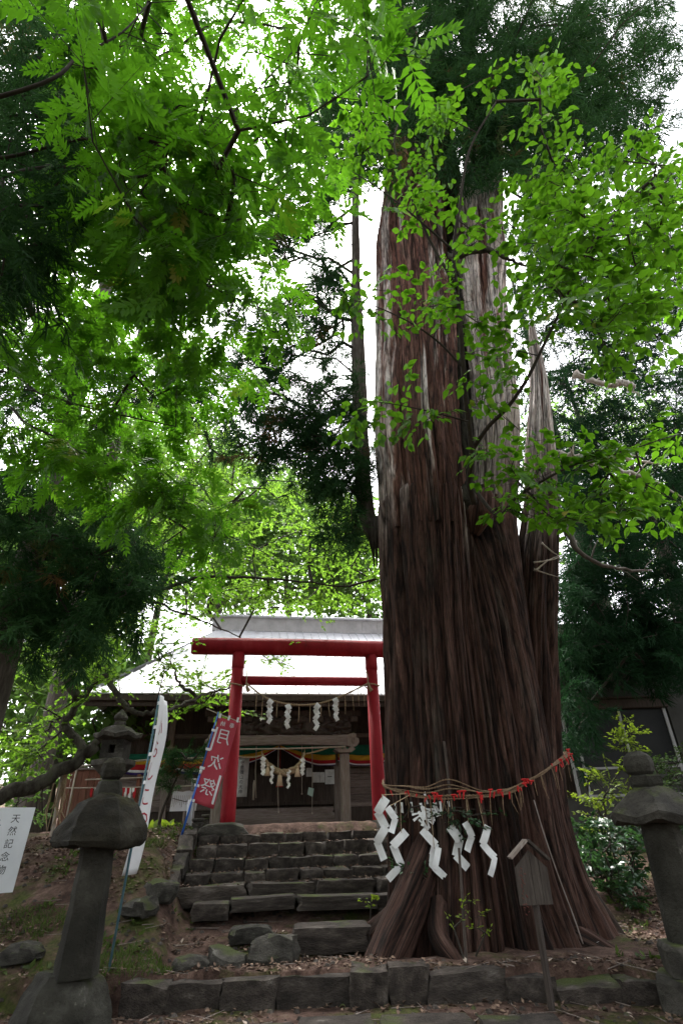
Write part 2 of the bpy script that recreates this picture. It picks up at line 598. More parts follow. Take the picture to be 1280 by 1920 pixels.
def ground_mat():
    m = bpy.data.materials.new('forest soil')
    m.use_nodes = True
    N, L = m.node_tree.nodes, m.node_tree.links
    P = N['Principled BSDF']
    P.inputs['Roughness'].default_value = .95
    P.inputs['Specular IOR Level'].default_value = .15
    g = N.new('ShaderNodeNewGeometry')

    def noise(sc, det=6, ro=.65):
        n = N.new('ShaderNodeTexNoise')
        n.inputs['Scale'].default_value = sc
        n.inputs['Detail'].default_value = det
        n.inputs['Roughness'].default_value = ro
        L.new(g.outputs['Position'], n.inputs['Vector'])
        return n

    def ramp(src, stops):
        c = N.new('ShaderNodeValToRGB')
        e = c.color_ramp.elements
        while len(e) < len(stops):
            e.new(.5)
        for i, (p, cc) in enumerate(stops):
            e[i].position = p
            e[i].color = (*cc, 1)
        L.new(src, c.inputs['Fac'])
        return c
    soil = ramp(noise(5, 10, .75).outputs['Fac'], [(.3, (.030, .018, .014)), (.43, (.075, .044, .035)), (.54, (.13, .08, .063)), (.64, (.20, .13, .105)), (.73, (.30, .22, .18))])
    moss = ramp(noise(22, 6).outputs['Fac'], [(.3, (.03, .04, .010)), (.7, (.10, .115, .028))])
    mk = N.new('ShaderNodeMapRange')
    mk.inputs['From Min'].default_value = .50
    mk.inputs['From Max'].default_value = .63
    L.new(noise(1.15, 6, .7).outputs['Fac'], mk.inputs['Value'])
    mx = N.new('ShaderNodeMix')
    mx.data_type = 'RGBA'
    L.new(mk.outputs[0], mx.inputs['Factor'])
    L.new(soil.outputs[0], mx.inputs['A'])
    L.new(moss.outputs[0], mx.inputs['B'])
    L.new(mx.outputs['Result'], P.inputs['Base Color'])
    bp = N.new('ShaderNodeBump')
    bp.inputs['Strength'].default_value = .9
    bp.inputs['Distance'].default_value = .08
    L.new(noise(26, 10, .8).outputs['Fac'], bp.inputs['Height'])
    L.new(bp.outputs[0], P.inputs['Normal'])
    return m


ground = link('ground', np_mesh('ground', gV, [gF], ground_mat(), sm=True), kind='structure')
ground['label'] = 'reddish brown forest soil with moss patches rising to the shrine'


# ------------------------------------------------------------------ stones
def stone_mesh(name, seed, m, nx=4, ny=3, nz=3, rough=.10, rnd=.16, boulder=False):
    bm = bmesh.new()
    bmesh.ops.create_cube(bm, size=1.0)
    bmesh.ops.subdivide_edges(bm, edges=bm.edges[:], cuts=3, use_grid_fill=True)
    P = np.array([v.co[:] for v in bm.verts])
    Q = P.copy()
    if boulder:
        L_ = np.linalg.norm(P, axis=1, keepdims=True)
        Q = P / L_ * .5 * .75 + P * .25 * 1.15
        Q[:, 2] = np.maximum(Q[:, 2], -.32)
    else:
        r = np.abs(P) * 2
        k = np.sort(r, axis=1)[:, 1]
        Q *= (1 - rnd * .5 * np.clip(k - .4, 0, 1) ** 2)[:, None]
    n = np.stack([fbm(P * 2.4 + seed * 7.7 + a * 31.3, 4, seed) - .46 for a in range(3)], 1)
    Q += n * rough * 2.2
    for v, q in zip(bm.verts, Q):
        v.co = q
    me = bpy.data.meshes.new(name)
    bm.to_mesh(me)
    bm.free()
    me.materials.append(m)
    for p in me.polygons:
        p.use_smooth = True
    try:
        me.set_sharp_from_angle(angle=math.radians(26))
    except Exception:
        pass
    return me


STEPM = [stone_mesh('step_stone', 100 + i, M['step'], rough=.12, rnd=.34) for i in range(8)]
BOULD = [stone_mesh('boulder', 130 + i, M['stone'], rough=.24, boulder=True) for i in range(5)]
SLABM = [stone_mesh('slab', 150 + i, M['step'], rough=.085, rnd=.3) for i in range(4)]


def put(name, me, parent, c, size, rz=0, tilt=(0, 0), kind=None):
    o = link(name, me, parent, kind)
    of = off_of(parent) if parent is not None else (0, 0, 0)
    o.location = (c[0] - of[0], c[1] - of[1], c[2] - of[2])
    o.scale = size
    o.rotation_euler = (tilt[0], tilt[1], rz)
    return o


# the flight of rough stone steps up to the gate
stairs = thing('stone_stairway', 'flight of rough dark stone steps climbing to the red gate', 'steps', (-.4, -1.7, .7), frame='S', kind='structure')
rows = [(-.80, 1.53, -1.97, .155, .42), (-1.25, 1.38, -1.98, .20, .44), (-1.70, 1.19, -2.05, .165, .44), (-2.15, 1.03, -2.07, .14, .44), (-2.62, .90, -2.12, .16, .80)]
rows_steps = rows[:]
k = 0
for (v, z, ul, rise, wmean) in rows:
    u = ul
    while u < 1.75:
        w = wmean * random.uniform(.72, 1.28)
        hh = rise + .10
        put('stone', STEPM[k % 8], stairs, (u + w / 2, v + .27 + random.uniform(-.02, .02), z - hh / 2 + random.uniform(-.012, .008)),
            (w * .97, .56, hh), random.uniform(-.05, .05), (random.uniform(-.03, .03), random.uniform(-.04, .04)))
        u += w
        k += 1
for (u0, u1, v, z, hh, dd) in [(-1.35, -.42, -3.1, .775, .16, .5), (-.40, .75, -3.12, .75, .17, .52), (-1.85, -1.35, -3.15, .74, .2, .4), (.75, 1.5, -3.1, .73, .2, .5)]:
    put('stone', SLABM[k % 4], stairs, ((u0 + u1) / 2, v + .25, z - hh / 2), (u1 - u0, dd, hh), random.uniform(-.05, .05), (random.uniform(-.02, .02), random.uniform(-.03, .03)))
    k += 1
# sloping mossy cheek stones on the left of the flight
for (u, v, z, sx, sy, sz, rx) in [(-2.12, -.75, 1.50, .24, .55, .24, .2), (-2.16, -1.3, 1.33, .26, .6, .26, .36), (-2.2, -1.85, 1.10, .28, .6, .26, .40), (-2.28, -2.4, .90, .34, .55, .3, .3)]:
    put('cheek_stone', STEPM[k % 8], stairs, (u, v, z), (sx, sy, sz), random.uniform(-.1, .1), (rx, 0))
    k += 1
blk = setp(put('stone_block', SLABM[1], None, (-.30, 8.47, .42), (.94, .58, .26), .04), 'long squared stone block laid as a low step beside the cedar root', 'stone step')

# low kerb of stones across the front
kerb = thing('stone_kerb', 'low row of worn kerb stones across the foreground', 'kerb', (0, 7.1, .1), kind='structure')
x = -2.35
while x < 2.75:
    w = random.uniform(.34, .78)
    top = float(np.interp(x + w / 2, [-2.4, -1.4, .2, 1.3, 2.5], [.29, .285, .335, .32, .20]))
    yy = float(np.interp(x + w / 2, [-2.4, 1.4, 2.6], [7.12, 7.12, 6.98]))
    put('stone', STEPM[k % 8], kerb, (x + w / 2, yy + .10 + random.uniform(-.03, .03), top - .19 + random.uniform(-.03, .02)), (w * 1.06, .28 + random.uniform(0, .1), .37), random.uniform(-.10, .10), (random.uniform(-.08, .08), random.uniform(-.07, .07)))
    x += w
    k += 1
paving = thing('flagstone_paving', 'pale worn flagstones at the very front', 'paving', (.5, 6.2, .1), kind='structure')
for (xa, xb, ya, yb) in [(-.55, .16, 5.9, 6.60), (.18, 1.02, 5.8, 6.57), (1.04, 1.75, 5.9, 6.45), (-1.3, -.57, 5.7, 6.45), (-.5, .4, 5.0, 5.75), (.45, 1.3, 5.0, 5.7)]:
    put('flagstone', SLABM[k % 4], paving, ((xa + xb) / 2, (ya + yb) / 2, .058), (xb - xa - .02, yb - ya - .02, .12), random.uniform(-.03, .03), (random.uniform(-.01, .01), random.uniform(-.01, .01)))
    k += 1

# boulders
def boulder(px, py, D, w, d, h, lab, i, rz=0, tilt=(0, 0), sink=.3):
    p = at(px, py, D)
    z0 = gz(p[0], p[1])
    o = put('rock', BOULD[i], None, (p[0], p[1], z0 + h * (.5 - sink)), (w, d, h), rz, tilt)
    return setp(o, lab, 'rock', 'rocks lying about the slope')


boulder(425, 1785, 7.75, .48, .4, .27, 'pale pointed rock left of the rounded mossy boulder', 0, .3, (.2, .2))
boulder(512, 1785, 7.9, .58, .5, .36, 'rounded mossy boulder beside the long stone block', 1, .1, sink=.2)
boulder(358, 1800, 7.55, .40, .28, .20, 'small flat dark rock low on the bank left of the pale rock', 2, .6)
boulder(470, 1722, 8.7, .55, .4, .22, 'flat rock half sunk in the path below the steps', 3, .2)
boulder(305, 1672, 9.0, .42, .36, .30, 'mossy rock at the lower left corner of the steps', 4, .9)
boulder(265, 1705, 8.5, .5, .36, .24, 'moss capped rock on the bank behind the white banner foot', 1, 1.4)
boulder(40, 1790, 7.6, .45, .3, .24, 'dark rock at the left edge of the photo below the white sign', 2, .2)
for (u, v, w, d, h, lab, i) in [(-1.62, -.42, 1.0, .62, .42, 'broad grey rock at the foot of the left red gate post', 3),
                                (1.66, -.42, .72, .6, .44, 'grey rock at the foot of the right red gate post', 0)]:
    p = S(u, v, 1.50)
    setp(put('rock', BOULD[i], None, p, (w, d, h), PSI), lab, 'rock', 'rocks lying about the slope')
p = at(1200, 1700, 9.6)

# ------------------------------------------------------------------ red gate
torii = thing('torii_gate', 'red painted shrine gate with a round crossbeam above the stone steps', 'gate', (.03, 0, 1.6), frame='S')
for su in (-1, 1):
    uc = .03 + su * 1.525
    mb = MB()
    mb.lathe([(.150, 1.58), (.147, 1.9), (.128, 4.72)], (uc, 0), 24)
    po = part('post', mb, M['red'], torii, True)
    mb = MB()
    mb.lathe([(.128, 4.71), (.140, 4.72), (.138, 5.06)], (uc, 0), 24)
    part('collar', mb, M['red'], po, True)
mb = MB()
mb.tube([(-2.54, 0, 5.20), (-2.50, 0, 5.20), (0, 0, 5.22), (2.52, 0, 5.20), (2.56, 0, 5.20)], [.165, .19, .19, .19, .165], 28)
part('top_beam', mb, M['red'], torii, True)
mb = MB()
mb.tube([(-1.48, 0, 4.45), (1.54, 0, 4.45)], .10, 20)
part('lower_beam', mb, M['red'], torii, True)


# ------------------------------------------------------------------ folded paper streamers
def shide(name, label, top, w, h, n, mat_, group, frame='W', face=0.0, swing=0.0, seed=0, parent=None):
    """zigzag of n folded panels hanging from top"""
    rr = random.Random(seed)
    o = thing(name, label, 'paper streamer', top, group, frame)
    if frame == 'W':
        o.rotation_euler = (0, 0, face)
    mb = MB()
    of = off_of(o)
    x, z, y = of[0], of[2], of[1]
    mb.tube([(x, y, z + .02), (x, y, z - h * .06)], w * .05, 5)
    part('string', mb, M['straw'], o)
    z -= h * .05
    dirn = 1 if seed % 2 else -1
    ln = h * .95 / n / math.cos(math.radians(30)) * 1.02
    px_, pz_ = x - dirn * ln * .25, z
    for i in range(n):
        wi = w * (1 - .07 * i)
        phi = math.radians((32 + rr.uniform(-6, 6))) * dirn + swing
        a = np.array([math.sin(phi), 0, -math.cos(phi)])
        b = np.array([math.cos(phi), 0, math.sin(phi)])
        tw = rr.uniform(-.4, .4)
        rows = []
        for k2 in range(5):
            f = k2 / 4 * 1.10 - .05
            row = []
            for g in (-.5, 0, .5):
                q = np.array([px_, y + .012 * (i % 2), pz_]) + a * ln * f + b * wi * g
                q[1] += (.16 * wi * math.sin(math.pi * f) * (1 if i % 2 else -1)) + tw * g * wi
                row.append(q)
            rows.append(row)
        mb = MB()
        mb.sheet(rows)
        part('fold', mb, mat_, o, solid=.002)
        px_ += a[0] * ln
        pz_ += a[2] * ln
        dirn = -dirn
    return o


# ------------------------------------------------------------------ gate rope
def catenary(a, b, sag, n=24):
    a, b = np.asarray(a, float), np.asarray(b, float)
    return [a + (b - a) * i / n + np.array([0, 0, -4 * sag * (i / n) * (1 - i / n)]) for i in range(n + 1)]


def twist(mb, path, r, strands=2, turns=10, n=6, m=0, rr=None):
    P = [np.asarray(p, float) for p in path]
    K = len(P)
    for s in range(strands):
        q = []
        for i in range(K):
            t = P[min(i + 1, K - 1)] - P[max(i - 1, 0)]
            t /= np.linalg.norm(t) + 1e-9
            ref = np.array([0, 1.0, 0]) if abs(t[1]) < .8 else np.array([1.0, 0, 0])
            a = np.cross(t, ref)
            a /= np.linalg.norm(a)
            b = np.cross(a, t)
            w = 2 * math.pi * (turns * i / (K - 1) + s / strands)
            R_ = (rr[i] if rr is not None else r)
            q.append(P[i] + R_ * .55 * (math.cos(w) * a + math.sin(w) * b))
        mb.tube(q, [(rr[i] if rr is not None else r) * .62 for i in range(K)], n, m)
    return mb


v = -.17
ul, zl = pu(462, 1281, v)
ur, zr = pu(690, 1281, v)
grope = thing('gate_rope', 'thin straw rope sagging between the red gate posts', 'rope', (ul, v, zl), frame='S')
pts = [(ul, v, zl)] + [(pu(a, b, v)[0], v, pu(a, b, v)[1]) for a, b in [(490, 1303), (520, 1316), (565, 1322), (605, 1317), (640, 1305), (668, 1292)]] + [(ur, v, zr)]
grp = spline(pts, 10)
mb = MB()
twist(mb, grp, .022, 2, 40, 5)
part('rope_strand', mb, M['straw'], grope, True)
for su, zz in ((-1, zl), (1, zr)):
    uc = .03 + su * 1.525
    mb = MB()
    mb.tube([(uc + .165 * math.cos(a), .165 * math.sin(a), zz - .02 + .02 * math.sin(a * 2)) for a in np.linspace(0, 2 * math.pi, 20)], .016, 5)
    part('wrapping', mb, M['straw'], grope, True)
    e = ul if su < 0 else ur
    mb = MB()
    mb.tube([(e, v + .02, zz), (e - .0, v + .03, zz + .17), (e, v + .10, zz + .30), (e, v + .2, zz + .27)], .012, 5)
    mb.tube([(e, v, zz + .02), (e + .02, v - .01, zz - .10), (e + .06, v - .02, zz - .17)], [.02, .035, .05], 5)
    part('knot_tail', mb, M['straw'], grope)
for i, f in enumerate(np.linspace(.1, .95, 14)):
    p = grp[int(f * (len(grp) - 1))]
    mb = MB()
    L_ = random.uniform(.28, .55)
    mb.tube([p, p + np.array([random.uniform(-.01, .01), -.01, -L_ * .5]), p + np.array([random.uniform(-.02, .02), -.015, -L_])], [.006, .008, .004], 4)
    part('hanging_straw', mb, M['straw'], grope)
for i, (px, lab) in enumerate([(507, 'leftmost white zigzag paper on the gate rope, partly behind leaves'), (541, 'second white zigzag paper from the left on the gate rope'),
                               (595, 'longest white zigzag paper, third from the left on the gate rope'), (629, 'rightmost white zigzag paper on the gate rope')]):
    uu, _ = pu(px, 1310, v - .03)
    zt = min(grp, key=lambda q: abs(q[0] - uu))[2] + .01
    shide('paper_streamer', lab, (uu, v - .03, zt), .115, [.50, .50, .56, .47][i], 5, M['paper'], 'paper streamers on the gate rope', 'S', seed=i)


# ------------------------------------------------------------------ lettering
def text(name, body, size, m, parent, origin, ax, ay, ext=.002, sx=1.0, mirror=False, cname=None):
    """flat raised lettering; origin is the centre of the glyph box in the parent's frame, ax/ay its directions"""
    c = bpy.data.curves.new(name, 'FONT')
    c.body = body
    c.size = size
    c.resolution_u = 2
    c.extrude = ext
    c.align_x = 'CENTER'
    c.align_y = 'CENTER'
    o = bpy.data.objects.new(name + '_curve', c)
    COL.objects.link(o)
    dg = bpy.context.evaluated_depsgraph_get()
    me = bpy.data.meshes.new_from_object(o.evaluated_get(dg))
    bpy.data.objects.remove(o)
    me.name = name
    ax, ay = np.asarray(ax, float), np.asarray(ay, float)
    ax = ax / np.linalg.norm(ax)
    ay = ay / np.linalg.norm(ay)
    az = np.cross(ax, ay)
    of = off_of(parent)
    mx = Matrix(((ax[0] * sx * (-1 if mirror else 1), ay[0], az[0], origin[0] - of[0]), (ax[1] * sx * (-1 if mirror else 1), ay[1], az[1], origin[1] - of[1]),
                 (ax[2] * sx * (-1 if mirror else 1), ay[2], az[2], origin[2] - of[2]), (0, 0, 0, 1)))
    me.transform(mx)
    me.materials.clear()
    me.materials.append(m)
    return link(name, me, parent)


# ------------------------------------------------------------------ the hall
hall = thing('shrine_hall', 'weathered timber shrine hall under a pale standing seam roof', 'shrine hall', (-.1, 6.2, 1.62), frame='S')
EV, EZ, RV, RZ = 3.6, 4.93, 8.6, 8.40
EL, ER, RL, RR = -5.62, 6.0, -2.45, 4.1
KV, KZ = 4.35, 5.30                         # where the flatter eave strip meets the main slope


def roofpt(u, v):
    if v <= KV:
        return (u, v, EZ + (KZ - EZ) * (v - EV) / (KV - EV))
    return (u, v, KZ + (RZ - KZ) * (v - KV) / (RV - KV))


edges = np.linspace(EL, ER, 39)
for i in range(38):
    a, b = edges[i], edges[i + 1]

    def topv(u):
        if u < RL:
            return EV + (RV - EV) * (u - EL) / (RL - EL)
        if u > RR:
            return EV + (RV - EV) * (ER - u) / (ER - RR)
        return RV
    mb = MB()
    ta, tb = max(topv(a), EV + .02), max(topv(b), EV + .02)
    for (u0, u1, w0, w1) in [(a + .004, b - .004, ta, tb)]:
        ka, kb = min(KV, w0), min(KV, w1)
        lo = [roofpt(u0, EV), roofpt(u1, EV), roofpt(u1, kb), roofpt(u0, ka), roofpt(u1, w1), roofpt(u0, w0)]
        vs = lo + [(p[0], p[1], p[2] - .03) for p in lo]
        mb.add(vs, [(0, 1, 2, 3), (3, 2, 4, 5), (6, 9, 8, 7), (9, 11, 10, 8), (0, 6, 7, 1), (1, 7, 8, 2), (2, 8, 10, 4), (4, 10, 11, 5), (5, 11, 9, 3), (3, 9, 6, 0)])
    # upstand seam
    q = [roofpt(a + .012, EV - .01)] + ([roofpt(a + .012, KV)] if ta > KV else []) + [roofpt(a + .012, ta)]
    for j in range(len(q) - 1):
        p0, p1 = q[j], q[j + 1]
        mb.add([(p0[0] - .011, p0[1], p0[2]), (p0[0] + .011, p0[1], p0[2]), (p1[0] + .011, p1[1], p1[2]), (p1[0] - .011, p1[1], p1[2]),
                (p0[0] - .009, p0[1], p0[2] + .045), (p0[0] + .009, p0[1], p0[2] + .045), (p1[0] + .009, p1[1], p1[2] + .045), (p1[0] - .009, p1[1], p1[2] + .045)],
               [(4, 5, 6, 7), (0, 4, 7, 3), (1, 2, 6, 5), (0, 1, 5, 4)])
    part('roof_panel', mb, M['roof'], hall)
mb = MB()
BV = RV * 2 - EV
mb.add([(EL, EV, EZ - .004), (EL, BV, EZ), (RL, RV, RZ - .004), (EL, EV, EZ - .04), (EL, BV, EZ - .04), (RL, RV, RZ - .044)], [(0, 2, 1), (3, 4, 5), (0, 1, 4, 3)])
mb.add([(ER, EV, EZ - .004), (ER, BV, EZ), (RR, RV, RZ - .004), (ER, EV, EZ - .04), (ER, BV, EZ - .04), (RR, RV, RZ - .044)], [(0, 1, 2), (3, 5, 4), (0, 3, 4, 1)])
mb.add([(EL, BV, EZ), (ER, BV, EZ), (RR, RV, RZ), (RL, RV, RZ)], [(0, 3, 2, 1)])
part('roof_slope', mb, M['roof'], hall)
# ridge box
mb = MB()
mb.box((RL - .25, RV - .16, RZ - .1), (RR + .25, RV + .16, RZ + .42))
part('ridge_box', mb, M['ridge'], hall)
for i in range(11):
    uu = RL + .1 + i * .62
    mb = MB()
    mb.bbox((uu, RV - .185, RZ + .0), (uu + .03, RV - .163, RZ + .41), .004)
    part('ridge_batten', mb, M['ridge'], hall)
mb = MB()
mb.bbox((RL - .4, RV - .30, RZ + .423), (RR + .4, RV + .30, RZ + .50), .02)
part('ridge_cap', mb, M['roof'], hall)
# fascia, soffit, rafters
mb = MB()
mb.bbox((EL + .02, EV + .02, EZ - .20), (ER - .02, EV + .09, EZ - .045), .01)
mb.bbox((EL + .05, EV + .12, EZ - .33), (ER - .05, EV + .2, EZ - .205), .01)
part('fascia', mb, M['darkwood'], hall)
mb = MB()
mb.add([(EL + .1, EV + .1, EZ - .05), (ER - .1, EV + .1, EZ - .05), (ER - .1, 6.4, EZ + .32), (EL + .1, 6.4, EZ + .32)], [(0, 3, 2, 1)])
part('soffit', mb, M['darkwood'], hall)
uu = EL + .15
while uu < ER - .1:
    mb = MB()
    mb.add([(uu, EV + .22, EZ - .19), (uu + .07, EV + .22, EZ - .19), (uu + .07, 6.2, EZ + .13), (uu, 6.2, EZ + .13),
            (uu, EV + .22, EZ - .10), (uu + .07, EV + .22, EZ - .10), (uu + .07, 6.2, EZ + .22), (uu, 6.2, EZ + .22)],
           [(0, 1, 5, 4), (1, 2, 6, 5), (3, 0, 4, 7), (0, 3, 2, 1), (4, 5, 6, 7)])
    part('rafter', mb, M['darkwood'], hall)
    uu += .20
# porch pillars with capitals, beam with carved noses, carved panel over it
PL, PR, PV = -1.88, 1.60, 4.25
for uc in (PL, PR):
    mb = MB()
    mb.bbox((uc - .13, PV - .13, 1.62), (uc + .13, PV + .13, 3.42), .035)
    pl = part('pillar', mb, M['oldwood'], hall)
    mb = MB()
    prof = [(-.17, 3.42), (-.30, 3.50), (-.26, 3.54), (-.15, 3.56), (-.07, 3.50), (0, 3.56), (.07, 3.50), (.15, 3.56), (.26, 3.54), (.30, 3.50), (.17, 3.42)]
    vs = [(uc + a, PV - .20, b) for a, b in prof] + [(uc + a, PV + .20, b) for a, b in prof]
    n = len(prof)
    mb.add(vs, [tuple(range(n)), tuple(range(2 * n - 1, n - 1, -1))] + [(i, i + n, (i + 1) % n + n, (i + 1) % n) for i in range(n)])
    part('capital', mb, M['oldwood'], pl)
    mb = MB()
    mb.bbox((uc - .22, PV - .2, 1.50), (uc + .22, PV + .2, 1.63), .03)
    part('pillar_stone', mb, M['stone'], pl)
mb = MB()
rowsb = []
for uq in np.linspace(PL - .1, PR + .1, 25):
    arch = .05 * (1 - ((uq - (PL + PR) / 2) / 1.85) ** 2)
    rowsb.append([(uq, PV - .12, 3.60 + arch), (uq, PV - .13, 3.68 + arch), (uq, PV - .13, 3.84), (uq, PV - .10, 3.90), (uq, PV + .10, 3.90), (uq, PV + .12, 3.60 + arch), (uq, PV - .12, 3.60 + arch)])
mb.sheet(rowsb)
part('porch_beam', mb, M['oldwoodh'], hall)
for su in (-1, 1):
    u0 = PR if su > 0 else PL
    mb = MB()
    outl = [(0.1, 3.60), (.22, 3.56), (.36, 3.60), (.44, 3.70), (.42, 3.80), (.34, 3.83), (.36, 3.90), (.28, 3.95), (.14, 3.92), (.1, 3.90)]
    vs = [(u0 + su * a, PV - .11, b) for a, b in outl] + [(u0 + su * a, PV + .11, b) for a, b in outl]
    n = len(outl)
    mb.add(vs, [tuple(range(n)), tuple(range(2 * n - 1, n - 1, -1))] + [(i, i + n, (i + 1) % n + n, (i + 1) % n) for i in range(n)])
    for q in range(3):
        mb.tube([(u0 + su * (.27 + .06 * math.cos(t) * (1 - q * .3)), PV - .125, 3.74 + .08 * math.sin(t) * (1 - q * .3)) for t in np.linspace(0, 5.2, 12)], .012, 5)
    part('carved_nose', mb, M['oldwood'], hall)
mb = MB()
nu, nz_ = 90, 18
rowsb = []
for j in range(nz_):
    zz = 3.92 + (4.40 - 3.92) * j / (nz_ - 1)
    row = []
    for i in range(nu):
        uq = PL - .2 + (PR - PL + .4) * i / (nu - 1)
        w = fbm(np.array([[uq * 5 + math.sin(zz * 11) * .6, zz * 7, .4]]), 3, 40)[0]
        row.append((uq, PV - .02 - .16 * abs(math.sin(w * 9)), zz))
    rowsb.append(row)
mb.sheet(rowsb)
part('carved_panel', mb, M['darkwood'], hall, True)
mb = MB()
mb.bbox((PL - .5, PV - .1, 4.40), (PR + .5, PV + .12, 4.58), .015)
part('eave_beam', mb, M['darkwood'], hall)
for i in range(9):
    uq = PL - .3 + i * (PR - PL + .6) / 8
    mb = MB()
    mb.bbox((uq - .11, PV - .16, 4.25), (uq + .11, PV + .1, 4.40), .02)
    part('bracket_block', mb, M['darkwood'], hall)
# wall posts, rails, boards
WV = 6.2
for uc in (-5.0, -3.45, -1.95, 1.68, 3.3, 4.9):
    mb = MB()
    mb.bbox((uc - .1, WV - .1, 1.6), (uc + .1, WV + .1, 5.2), .015)
    part('wall_post', mb, M['oldwood'] if uc < 2 else M['darkwood'], hall)
WR = [(-5.0, -3.45), (-3.45, -1.95), (1.68, 3.3), (3.3, 4.9)]
for (a, b) in WR:
    for (z0, z1) in [(2.12, 2.24), (3.22, 3.36), (4.1, 4.22)]:
        mb = MB()
        mb.bbox((a + .1, WV - .06, z0), (b - .1, WV + .06, z1), .01)
        part('rail', mb, M['oldwoodh'], hall)
    z0 = 2.24
    while z0 < 3.2:
        z1 = min(z0 + random.uniform(.17, .22), 3.22)
        mb = MB()
        mb.bbox((a + .1, WV + .0 + random.uniform(-.006, .006), z0 + .004), (b - .1, WV + .05, z1 - .003), .006)
        part('wall_board', mb, M['oldwoodh'], hall)
        z0 = z1
    x0 = a + .1
    while x0 < b - .11:
        x1 = min(x0 + random.uniform(.2, .26), b - .1)
        for (zz0, zz1) in [(3.36, 4.1), (4.22, 5.15)]:
            mb = MB()
            mb.bbox((x0 + .003, WV + random.uniform(-.006, .006), zz0), (x1 - .003, WV + .05, zz1), .006)
            part('wall_board', mb, M['darkwood'], hall)
        x0 = x1
    mb = MB()
    mb.bbox((a + .1, WV - .02, 1.6), (b - .1, WV + .05, 2.12), .01)
    part('base_board', mb, M['darkwood'], hall)
mb = MB()
mb.box((-5.0, WV + .12, 1.6), (4.9, 11.0, 5.0))
part('inner_wall', mb, M['darkwood'], hall)
# doors
dw = (1.58 + 1.85) / 4
for i in range(4):
    a = -1.85 + i * dw
    b = a + dw
    vv = WV - .02 - (.05 if i in (1, 2) else 0)
    mb = MB()
    mb.bbox((a, vv - .03, 2.2), (a + .07, vv + .03, 3.95), .006)
    mb.bbox((b - .07, vv - .03, 2.2), (b, vv + .03, 3.95), .006)
    mb.bbox((a + .07, vv - .028, 2.2), (b - .07, vv + .028, 2.3), .006)
    mb.bbox((a + .07, vv - .028, 3.85), (b - .07, vv + .028, 3.95), .006)
    mb.bbox((a + .07, vv - .028, 3.0), (b - .07, vv + .028, 3.07), .006)
    dr = part('door', mb, M['darkwood'], hall)
    x0 = a + .07
    while x0 < b - .08:
        x1 = min(x0 + .15, b - .07)
        mb = MB()
        mb.bbox((x0 + .002, vv - .01, 2.3), (x1 - .002, vv + .012, 3.0), .004)
        part('plank', mb, M['darkwood'], dr)
        x0 = x1
    x0 = a + .1
    while x0 < b - .1:
        mb = MB()
        mb.box((x0, vv - .012, 3.07), (x0 + .025, vv + .012, 3.85))
        part('lattice_bar', mb, M['darkwood'], dr)
        x0 += .065
mb = MB()
mb.bbox((-1.9, WV - .08, 3.95), (1.62, WV + .08, 4.15), .01)
part('lintel', mb, M['darkwood'], hall)
x0 = -1.85
while x0 < 1.58:
    mb = MB()
    mb.bbox((x0, WV, 4.15), (min(x0 + .22, 1.6) - .004, WV + .05, 5.1), .004)
    part('wall_board', mb, M['darkwood'], hall)
    x0 += .22
# porch floor and three treads
mb = MB()
mb.bbox((-1.75, 5.62, 2.02), (1.5, WV - .1, 2.12), .01)
part('porch_floor', mb, M['oldwoodh'], hall)
for i, (vv, zz) in enumerate([(4.55, 1.72), (4.88, 1.84), (5.2, 1.96), (5.5, 2.07)]):
    mb = MB()
    mb.bbox((-1.72, vv, zz - .125), (1.44, vv + .36, zz), .012)
    part('tread', mb, M['oldwoodh'], hall)
# ceiling of the porch to keep it dim
mb = MB()
mb.box((PL - .2, PV + .15, 4.42), (PR + .2, WV - .1, 4.5))
part('porch_ceiling', mb, M['darkwood'], hall)
for q, uq in enumerate(np.linspace(-4.9, 4.8, 6)):
    pass

# five colour curtain across the front of the wall
curt = thing('striped_curtain', 'green yellow and red striped curtain draped across the hall front', 'curtain', (-.15, 5.95, 3.9), frame='S')
CV = 5.93


def swag(u0, u1, ztop, fbot, name, cols=(('green', .50), ('yellow', .24), ('redcloth', .16), ('cloth', .06), ('purple', .04))):
    n = 26
    pos = 0
    for cn, w in cols:
        rows = []
        for i in range(n + 1):
            f = i / n
            uq = u0 + (u1 - u0) * f
            zt = ztop(f)
            zb = fbot(f)
            rows.append([(uq, CV - .05 * math.sin(f * 19 + (pos + w * k2 / 3) * 5) * (pos + w * k2 / 3 + .1) - .02, zt + (zb - zt) * (pos + w * k2 / 3)) for k2 in range(4)])
        mb = MB()
        mb.sheet(rows)
        part(name, mb, M[cn], curt, True, solid=.006)
        pos += w


zt_ = 3.86
swag(-.12, 1.62, lambda f: zt_ + .06 * (1 - f), lambda f: zt_ - .10 - .62 * math.sin(min(1, f * 1.02) * 1.75) ** 1.0 * (1 - .18 * f), 'stripe')
swag(-.16, -1.9, lambda f: zt_ + .06 * (1 - f), lambda f: zt_ - .10 - .60 * math.sin(min(1, f * 1.02) * 1.75) * (1 - .18 * f), 'stripe')
swag(1.70, 3.3, lambda f: zt_ - .02, lambda f: zt_ - .50 - .14 * math.sin(f * math.pi), 'stripe')
swag(3.3, 4.9, lambda f: zt_ - .02, lambda f: zt_ - .50 - .14 * math.sin(f * math.pi), 'stripe')
swag(-1.98, -3.42, lambda f: zt_ - .22, lambda f: zt_ - .66 - .14 * math.sin(f * math.pi), 'stripe', (('green', .3), ('yellow', .2), ('redcloth', .26), ('cloth', .12), ('purple', .12)))
swag(-3.46, -4.95, lambda f: zt_ - .22, lambda f: zt_ - .66 - .14 * math.sin(f * math.pi), 'stripe', (('green', .3), ('yellow', .2), ('redcloth', .26), ('cloth', .12), ('purple', .12)))

